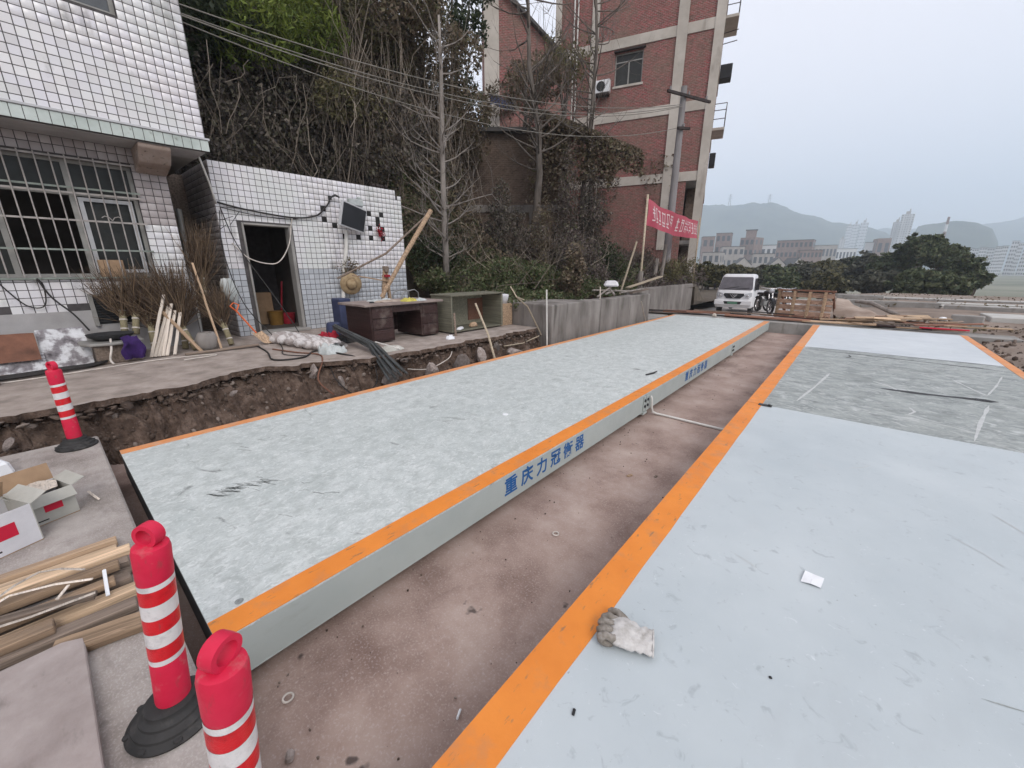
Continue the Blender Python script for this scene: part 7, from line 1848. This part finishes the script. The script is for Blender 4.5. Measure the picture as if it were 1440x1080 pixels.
m = MB(); m.box((0, -.015, .60), (1.64, .14, .24)); m.build('bumper', M['white_car'], TK, bevel=.04, seg=3, local=True)
m = MB(); m.add([(-.40, -.089, .66), (.40, -.089, .66), (.34, -.089, .53), (-.34, -.089, .53)], [(3, 2, 1, 0)]); m.build('bumper_intake', M['black_plastic'], TK, local=True)
m = MB(); m.span((-.22, -.10, .545), (.22, -.092, .645)); m.build('number_plate', M['plate'], TK, local=True)
m = MB(); m.span((-.35, .3, .34), (-.25, 4.2, .50)); m.span((.25, .3, .34), (.35, 4.2, .50)); m.span((-.25, 1.7, .36), (.25, 1.8, .48)); m.build('chassis', M['steel_dark'], TK, local=True)
m = MB(); m.span((-.82, 1.62, .60), (.82, 4.3, .66)); bd = m.build('cargo_bed', M['white_car'], TK, local=True)
for a, b in (((-.82, 1.62, .661), (-.79, 4.3, 1.05)), ((.79, 1.62, .661), (.82, 4.3, 1.05)), ((-.789, 4.27, .661), (.789, 4.3, 1.05)), ((-.789, 1.62, .661), (.789, 1.65, 1.35))):
    m = MB(); m.span(a, b); m.build('bed_side', M['white_car'], bd, local=True)

# ------------------------------------------------------------------ motorcycles by the formwork
def motorcycle(lb, loc, rz, mt):
    t = thing('motorcycle', lb, 'motorcycle', loc, rz, 'motorcycles beside the truck')
    Mw = Matrix.Rotation(R(90), 3, 'X')
    for x in (-.62, .62):
        m = MB(); m.torus((x, 0, .29), .245, .045, Mw, 24, 8); wh = m.build('wheel', M['black_rubber'], t, smooth='all', local=True)
        m = MB(); m.torus((x, 0, .29), .205, .012, Mw, 20, 6)
        for k in range(8):
            a = k * math.pi / 4; m.tube([(x, 0, .29), (x + .2 * math.cos(a), 0, .29 + .2 * math.sin(a))], .006, 4)
        m.build('rim', M['chrome'], wh, local=True)
    m = MB()
    for s in (-.06, .06): m.tube([(.62, s, .29), (.42, s, .84)], .018, 6)
    m.build('front_fork', M['chrome'], t, local=True)
    m = MB(); m.tube([(.44, 0, .78), (.1, 0, .42), (-.25, 0, .36), (-.62, 0, .29)], .025, 6); m.tube([(.42, 0, .80), (-.1, 0, .62), (-.6, 0, .62)], .022, 6); m.build('frame', M['steel_dark'], t, local=True)
    m = MB(); m.lathe([(.03, -.2), (.10, -.15), (.12, 0), (.10, .16), (.02, .2)], 14, (.18, 0, .72), Matrix.Rotation(R(96), 3, 'Y')); m.build('tank', M[mt], t, smooth='all', local=True)
    m = MB(); m.box((-.28, 0, .70), (.60, .22, .09), top=(.9, .8)); m.build('seat', M['black_plastic'], t, bevel=.03, seg=2, local=True)
    m = MB(); m.box((.05, 0, .40), (.32, .22, .26), top=(.7, .8)); m.build('engine', M['grey_metal'], t, bevel=.03, local=True)
    m = MB(); m.tube([(.36, -.34, .96), (.42, -.12, .92), (.42, .12, .92), (.36, .34, .96)], .014, 6); m.build('handlebar', M['chrome'], t, smooth='all', local=True)
    m = MB(); m.lathe([(.02, -.05), (.09, 0), (.085, .05), (0, .055)], 14, (.48, 0, .84), Matrix.Rotation(R(90), 3, 'Y')); m.build('headlamp', M['lamp_glass'], t, smooth='all', local=True)
    m = MB(); m.tube([(.1, .13, .3), (-.3, .16, .26), (-.7, .17, .34)], [.02, .03, .04], 8); m.build('exhaust', M['chrome'], t, smooth='all', local=True)
    for x in (.62, -.62):
        m = MB(); P = [[(x + .31 * math.cos(a), y, .29 + .31 * math.sin(a)) for y in (-.06, .06)] for a in np.linspace(.4, 2.4, 10)]; m.grid(P); m.build('mudguard', M[mt], t, local=True)
    return t
motorcycle('dark motorcycle standing between truck and formwork panel', (-2.55, 17.6, -.03), R(-62), 'black_plastic')
motorcycle('greyer motorcycle parked just behind the dark one', (-2.2, 18.3, -.06), R(-50), 'grey_metal')

# ------------------------------------------------------------------ formwork panel, boards and timber heaps
FP = thing('formwork_panel', 'red-brown timber formwork panel standing upright behind the decks', 'panel', (-1.25, 16.6, 0))
pa, pb = Vector((-2.02, 16.65, 0)), Vector((-.50, 16.35, 0)); pd_ = (pb - pa).normalized(); pn = Vector((pd_.y, -pd_.x, 0))
def pp(s, d, z): return pa + pd_ * s + pn * d + Vector((0, 0, z))
def pbox(m, s0, s1, d0, d1, za, zb): 
    V = [pp(s, d, z) for z in (za, zb) for (s, d) in ((s0, d1), (s1, d1), (s1, d0), (s0, d0))]
    m.add(V, MB.BF)
for k in range(4):
    m = MB(); pbox(m, 0, 1.55, -.02, 0, .05 + k * .205, .05 + k * .205 + (.15 if k != 2 else .12)); m.build('board', M['wood_panel'], FP, bevel=.003)
for s in (.0, .45, .88, 1.30):
    m = MB(); pbox(m, s, s + .075, .001, .10, -.03, .86); m.build('post', M['wood_mid'], FP, bevel=.004)
m = MB(); pbox(m, -.03, 1.58, -.03, .085, .861, .91); m.build('top_rail', M['wood_red'], FP, bevel=.004)
m = MB(); pbox(m, -.03, 1.58, .0605, .10, .0, .07); m.build('bottom_rail', M['wood_red'], FP, bevel=.004)
m = MB(); m.bar(pp(.05, -.03, .85), pp(.05, -.8, .0), .06, .05); m.bar(pp(1.5, -.03, .85), pp(1.5, -.8, .0), .06, .05); m.build('rear_brace', M['wood_red'], FP)
P = [[(-.45 + 1.2 * t, 17.2 - .3 * t + .45 * b, .05 + (.62 - .52 * t) * (1 - b * b * .9) + .10 * float(fbm(t * 4, b * 2.5, 3))) for b in np.linspace(-1, 1, 9)] for t in np.linspace(0, 1, 16)]
o = MB().grid(P).build('dusty_tarpaulin', M['tarp'], smooth='all'); tag(o, 'dusty brown tarpaulin sloping down right of the formwork panel', 'tarpaulin')
pole('pale log lying on the slope right of the tarpaulin', [(.05, 17.9, .52), (.45, 17.6, .50), (.95, 17.3, .27), (1.15, 17.2, .2)], [.05, .07, .065, .05], 'bark_pale', 'log', None, 'log')
GF = 'boards lying behind the far ends of the decks'
rr = random.Random(8)
fb = [((-6.4, 15.15, .05), (-4.6, 15.35, .07), .35, .05, 'iron', 'dark thick board at the left end, near the retaining wall'), ((-5.4, 15.2, .06), (-3.2, 15.5, .10), .30, .04, 'wood_red', 'long dark red board behind the left deck'),
      ((-4.4, 15.6, .12), (-2.0, 15.5, .13), .28, .04, 'wood_grey', 'weathered board below the truck bumper'), ((-3.3, 15.3, .05), (-.9, 15.2, .05), .26, .04, 'wood_red', 'reddish board behind the deck gap'),
      ((-2.3, 15.6, .10), (-.3, 15.4, .07), .22, .035, 'wood_dark', 'dark board in front of the formwork panel'), ((-3.0, 15.85, .16), (-1.4, 15.9, .14), .2, .03, 'iron', 'dark board end lying before the motorcycles'),
      ((-1.1, 15.1, .04), (.6, 15.15, .07), .16, .035, 'wood_mid', 'tan board along the far end of the right deck'), ((-.7, 15.4, .1), (1.2, 15.6, .18), .2, .035, 'wood_mid', 'tan board on the left of the timber heap'),
      ((.1, 15.5, .20), (1.5, 15.7, .26), .26, .035, 'wood_new', 'pale board on top of the timber heap'), ((.5, 15.3, .1), (2.0, 15.6, .12), .2, .04, 'wood_grey', 'weathered board inside the timber heap'),
      ((.9, 15.7, .24), (2.1, 15.9, .27), .18, .03, 'wood_new', 'pale board at the right top of the timber heap'), ((.3, 15.2, .06), (1.7, 15.05, .05), .15, .05, 'wood_dark', 'dark beam at the front of the timber heap'),
      ((1.0, 15.0, .05), (2.3, 15.15, .06), .12, .04, 'wood_mid', 'tan batten at the right front of the timber heap'), ((1.35, 15.2, .12), (2.2, 15.5, .16), .14, .03, 'wood_red', 'red-brown board at the right of the timber heap'),
      ((-.2, 15.9, .12), (1.6, 16.1, .12), .4, .05, 'wood_dark', 'wide dark board under the timber heap')]
for a, b, wd, th, mt, lb in fb: plank(lb, a, b, 0, wd, th, mt, GF, roll=rr.uniform(-.12, .12))
m = MB(); m.bar((1.45, 14.98, .09), (2.35, 15.0, .09), .07, .03); o = m.build('red_strip', M['red_print'], bevel=.006); tag(o, 'red and white strip lying before the timber heap', 'strip')
lump('pale_block', 'small pinkish block at the far edge of the left deck', 'block', (-3.55, 14.85, .06), (.16, .14, .12), 'wood_white', .2)
lump('white_stone', 'white stone on the timber heap at its right end', 'stone', (1.95, 16.0, .25), (.2, .16, .12), 'paper', .5)
# offcuts scattered in the heap
GO = 'short offcuts in the timber heap'
seen_l = set()
for k in range(24):
    x = -.7 + 2.9 * rr.random(); y = 15.15 + 1.3 * rr.random(); hh = .10 + .22 * max(0, 1 - abs(x - .9) / 1.5) * rr.random(); a = rr.gauss(.1, .35); L_ = rr.uniform(.35, 1.2)
    cm = rr.choice(['wood_mid', 'wood_grey', 'wood_new', 'wood_panel', 'wood_red'])
    word = {'wood_mid': 'tan', 'wood_grey': 'dull grey-brown', 'wood_new': 'pale', 'wood_panel': 'reddish tan', 'wood_red': 'dark red-brown'}[cm]
    side = ['at the left end', 'left of the middle', 'right of the middle', 'at the right end'][min(3, int((x + .7) / .73))]
    lay = ('high on top of ' if hh > .2 else 'in the middle of ' if hh > .14 else 'low in ') + 'the timber heap'
    lbk = ('long ' if L_ > .8 else 'short ') + word + ' board ' + lay + ', ' + side + (', back' if y > 15.8 else ', front')
    if lbk in seen_l: continue
    seen_l.add(lbk)
    plank(lbk, (x, y, hh), (x + L_ * math.cos(a), y + L_ * math.sin(a), max(.06, hh + rr.gauss(0, .07))), 0, rr.uniform(.05, .16), .025, cm, GO, roll=rr.uniform(-.4, .4))

# ------------------------------------------------------------------ terraces on the right: low concrete walls and pale walkways
GW = 'low concrete walls of the terraces'
tw = [((2.35, 17.9), (3.0, 17.75), -.3, .25, .25, 'short concrete block wall end near the right deck corner'), ((2.55, 17.1), (3.75, 17.0), -.4, .0, .3, 'low concrete wall right behind the right deck corner'),
      ((-.3, 22.8), (2.6, 22.6), -.2, .30, .25, 'long low wall in the middle terrace'), ((2.65, 22.3), (12, 21.2), -.2, .26, .3, 'low terrace wall running to the right picture edge'),
      ((-.8, 30.0), (1.2, 30.0), -.6, .14, .2, 'far short brown wall left of the pale strips'), ((1.3, 31), (22, 30), -.6, .02, .3, 'far long terrace wall under the trees'), ((-1.5, 38), (40, 36), -.7, -.20, .3, 'farthest low parapet at the foot of the big trees')]
for a, b, za, zb, th, lb in tw:
    m = MB(); m.bar((a[0], a[1], (za + zb) / 2), (b[0], b[1], (za + zb) / 2), th, zb - za, up=(0, 0, 1)); o = m.build('terrace_wall', M['conc'], bevel=.02); tag(o, lb, 'wall', GW)
for k, (y0, y1, x0, x1, z) in enumerate(((23.4, 24.3, .2, 30, .10), (27.0, 27.7, 3, 34, .0), (18.8, 20.4, 3.3, 24, .10), (33, 33.8, 0, 45, -.14))):
    m = MB(); m.span((x0, y0, z - .5), (x1, y1, z + .06)); o = m.build('walkway', M['pale_slab'], bevel=.02); struct(o)

# weeds and litter over the yard and the right bank: nobody could count them
r_ = np.random.default_rng(31); n_ = 6000
x_ = r_.uniform(-1.5, 30, n_); y_ = 15.8 + 26 * r_.random(n_) ** 1.6
kp = fbm(x_ * .5, y_ * .5, 3) > -.02
x_, y_ = x_[kp], y_[kp]
P = np.array([(a, b, yard_z(a, b) + .04 + .10 * c) for a, b, c in zip(x_, y_, r_.random(len(x_)))])
V, F = leaves(P, (.05, .16), 33); o = np_mesh('yard_weeds', V, F, M['leaf_brown']); tag(o, 'dry brown weeds scattered over the yard and terraces', 'weeds', kind='stuff')
V, F, nv = [], [], 0
for i in range(1500):
    x = 2.36 + 3.2 * random.random() ** 1.5; y = random.uniform(1, 17.4)
    z = -0.16 + 0.16 * float(sstep(2.4, 3.6, x)) + (0.16 * float(fbm(x * 1.3, y * 1.3)) + 0.10 * float(fbm(x * 4, y * 4, 2))) * float(sstep(2.35, 3.0, x))
    r = random.choice((.015, .02, .03, .05, .07)); bv, bf = base[i % 8]
    Mr = np.array(Euler((random.random() * 6, random.random() * 6, random.random() * 6)).to_matrix())
    V.append(bv @ Mr.T * r + np.array([x, y, z + r * .2])); F.append(bf + nv); nv += len(bv)
o = np_mesh('bank_clods', np.concatenate(V), np.concatenate(F), M['clod']); tag(o, 'brown soil clods along the right side of the right deck', 'soil', kind='stuff')

V, F, nv = [], [], 0
for i in range(650):
    y = random.uniform(.15, 14.5); x = random.choice((-1.92 + abs(random.gauss(0, .14)), -.82 - abs(random.gauss(0, .07)), random.uniform(-1.9, -.8)))
    r = random.choice((.002, .003, .004, .005, .009)); bv, bf = base[i % 8]
    Mr = np.array(Euler((random.random() * 6, random.random() * 6, random.random() * 6)).to_matrix())
    V.append(bv @ Mr.T * r + np.array([x, y, PIT + .004 + r * .5])); F.append(bf + nv); nv += len(bv)
o = np_mesh('pit_grit', np.concatenate(V), np.concatenate(F), M['clod']); tag(o, 'grit and crumbs gathered along the edges of the pit floor', 'grit', kind='stuff')
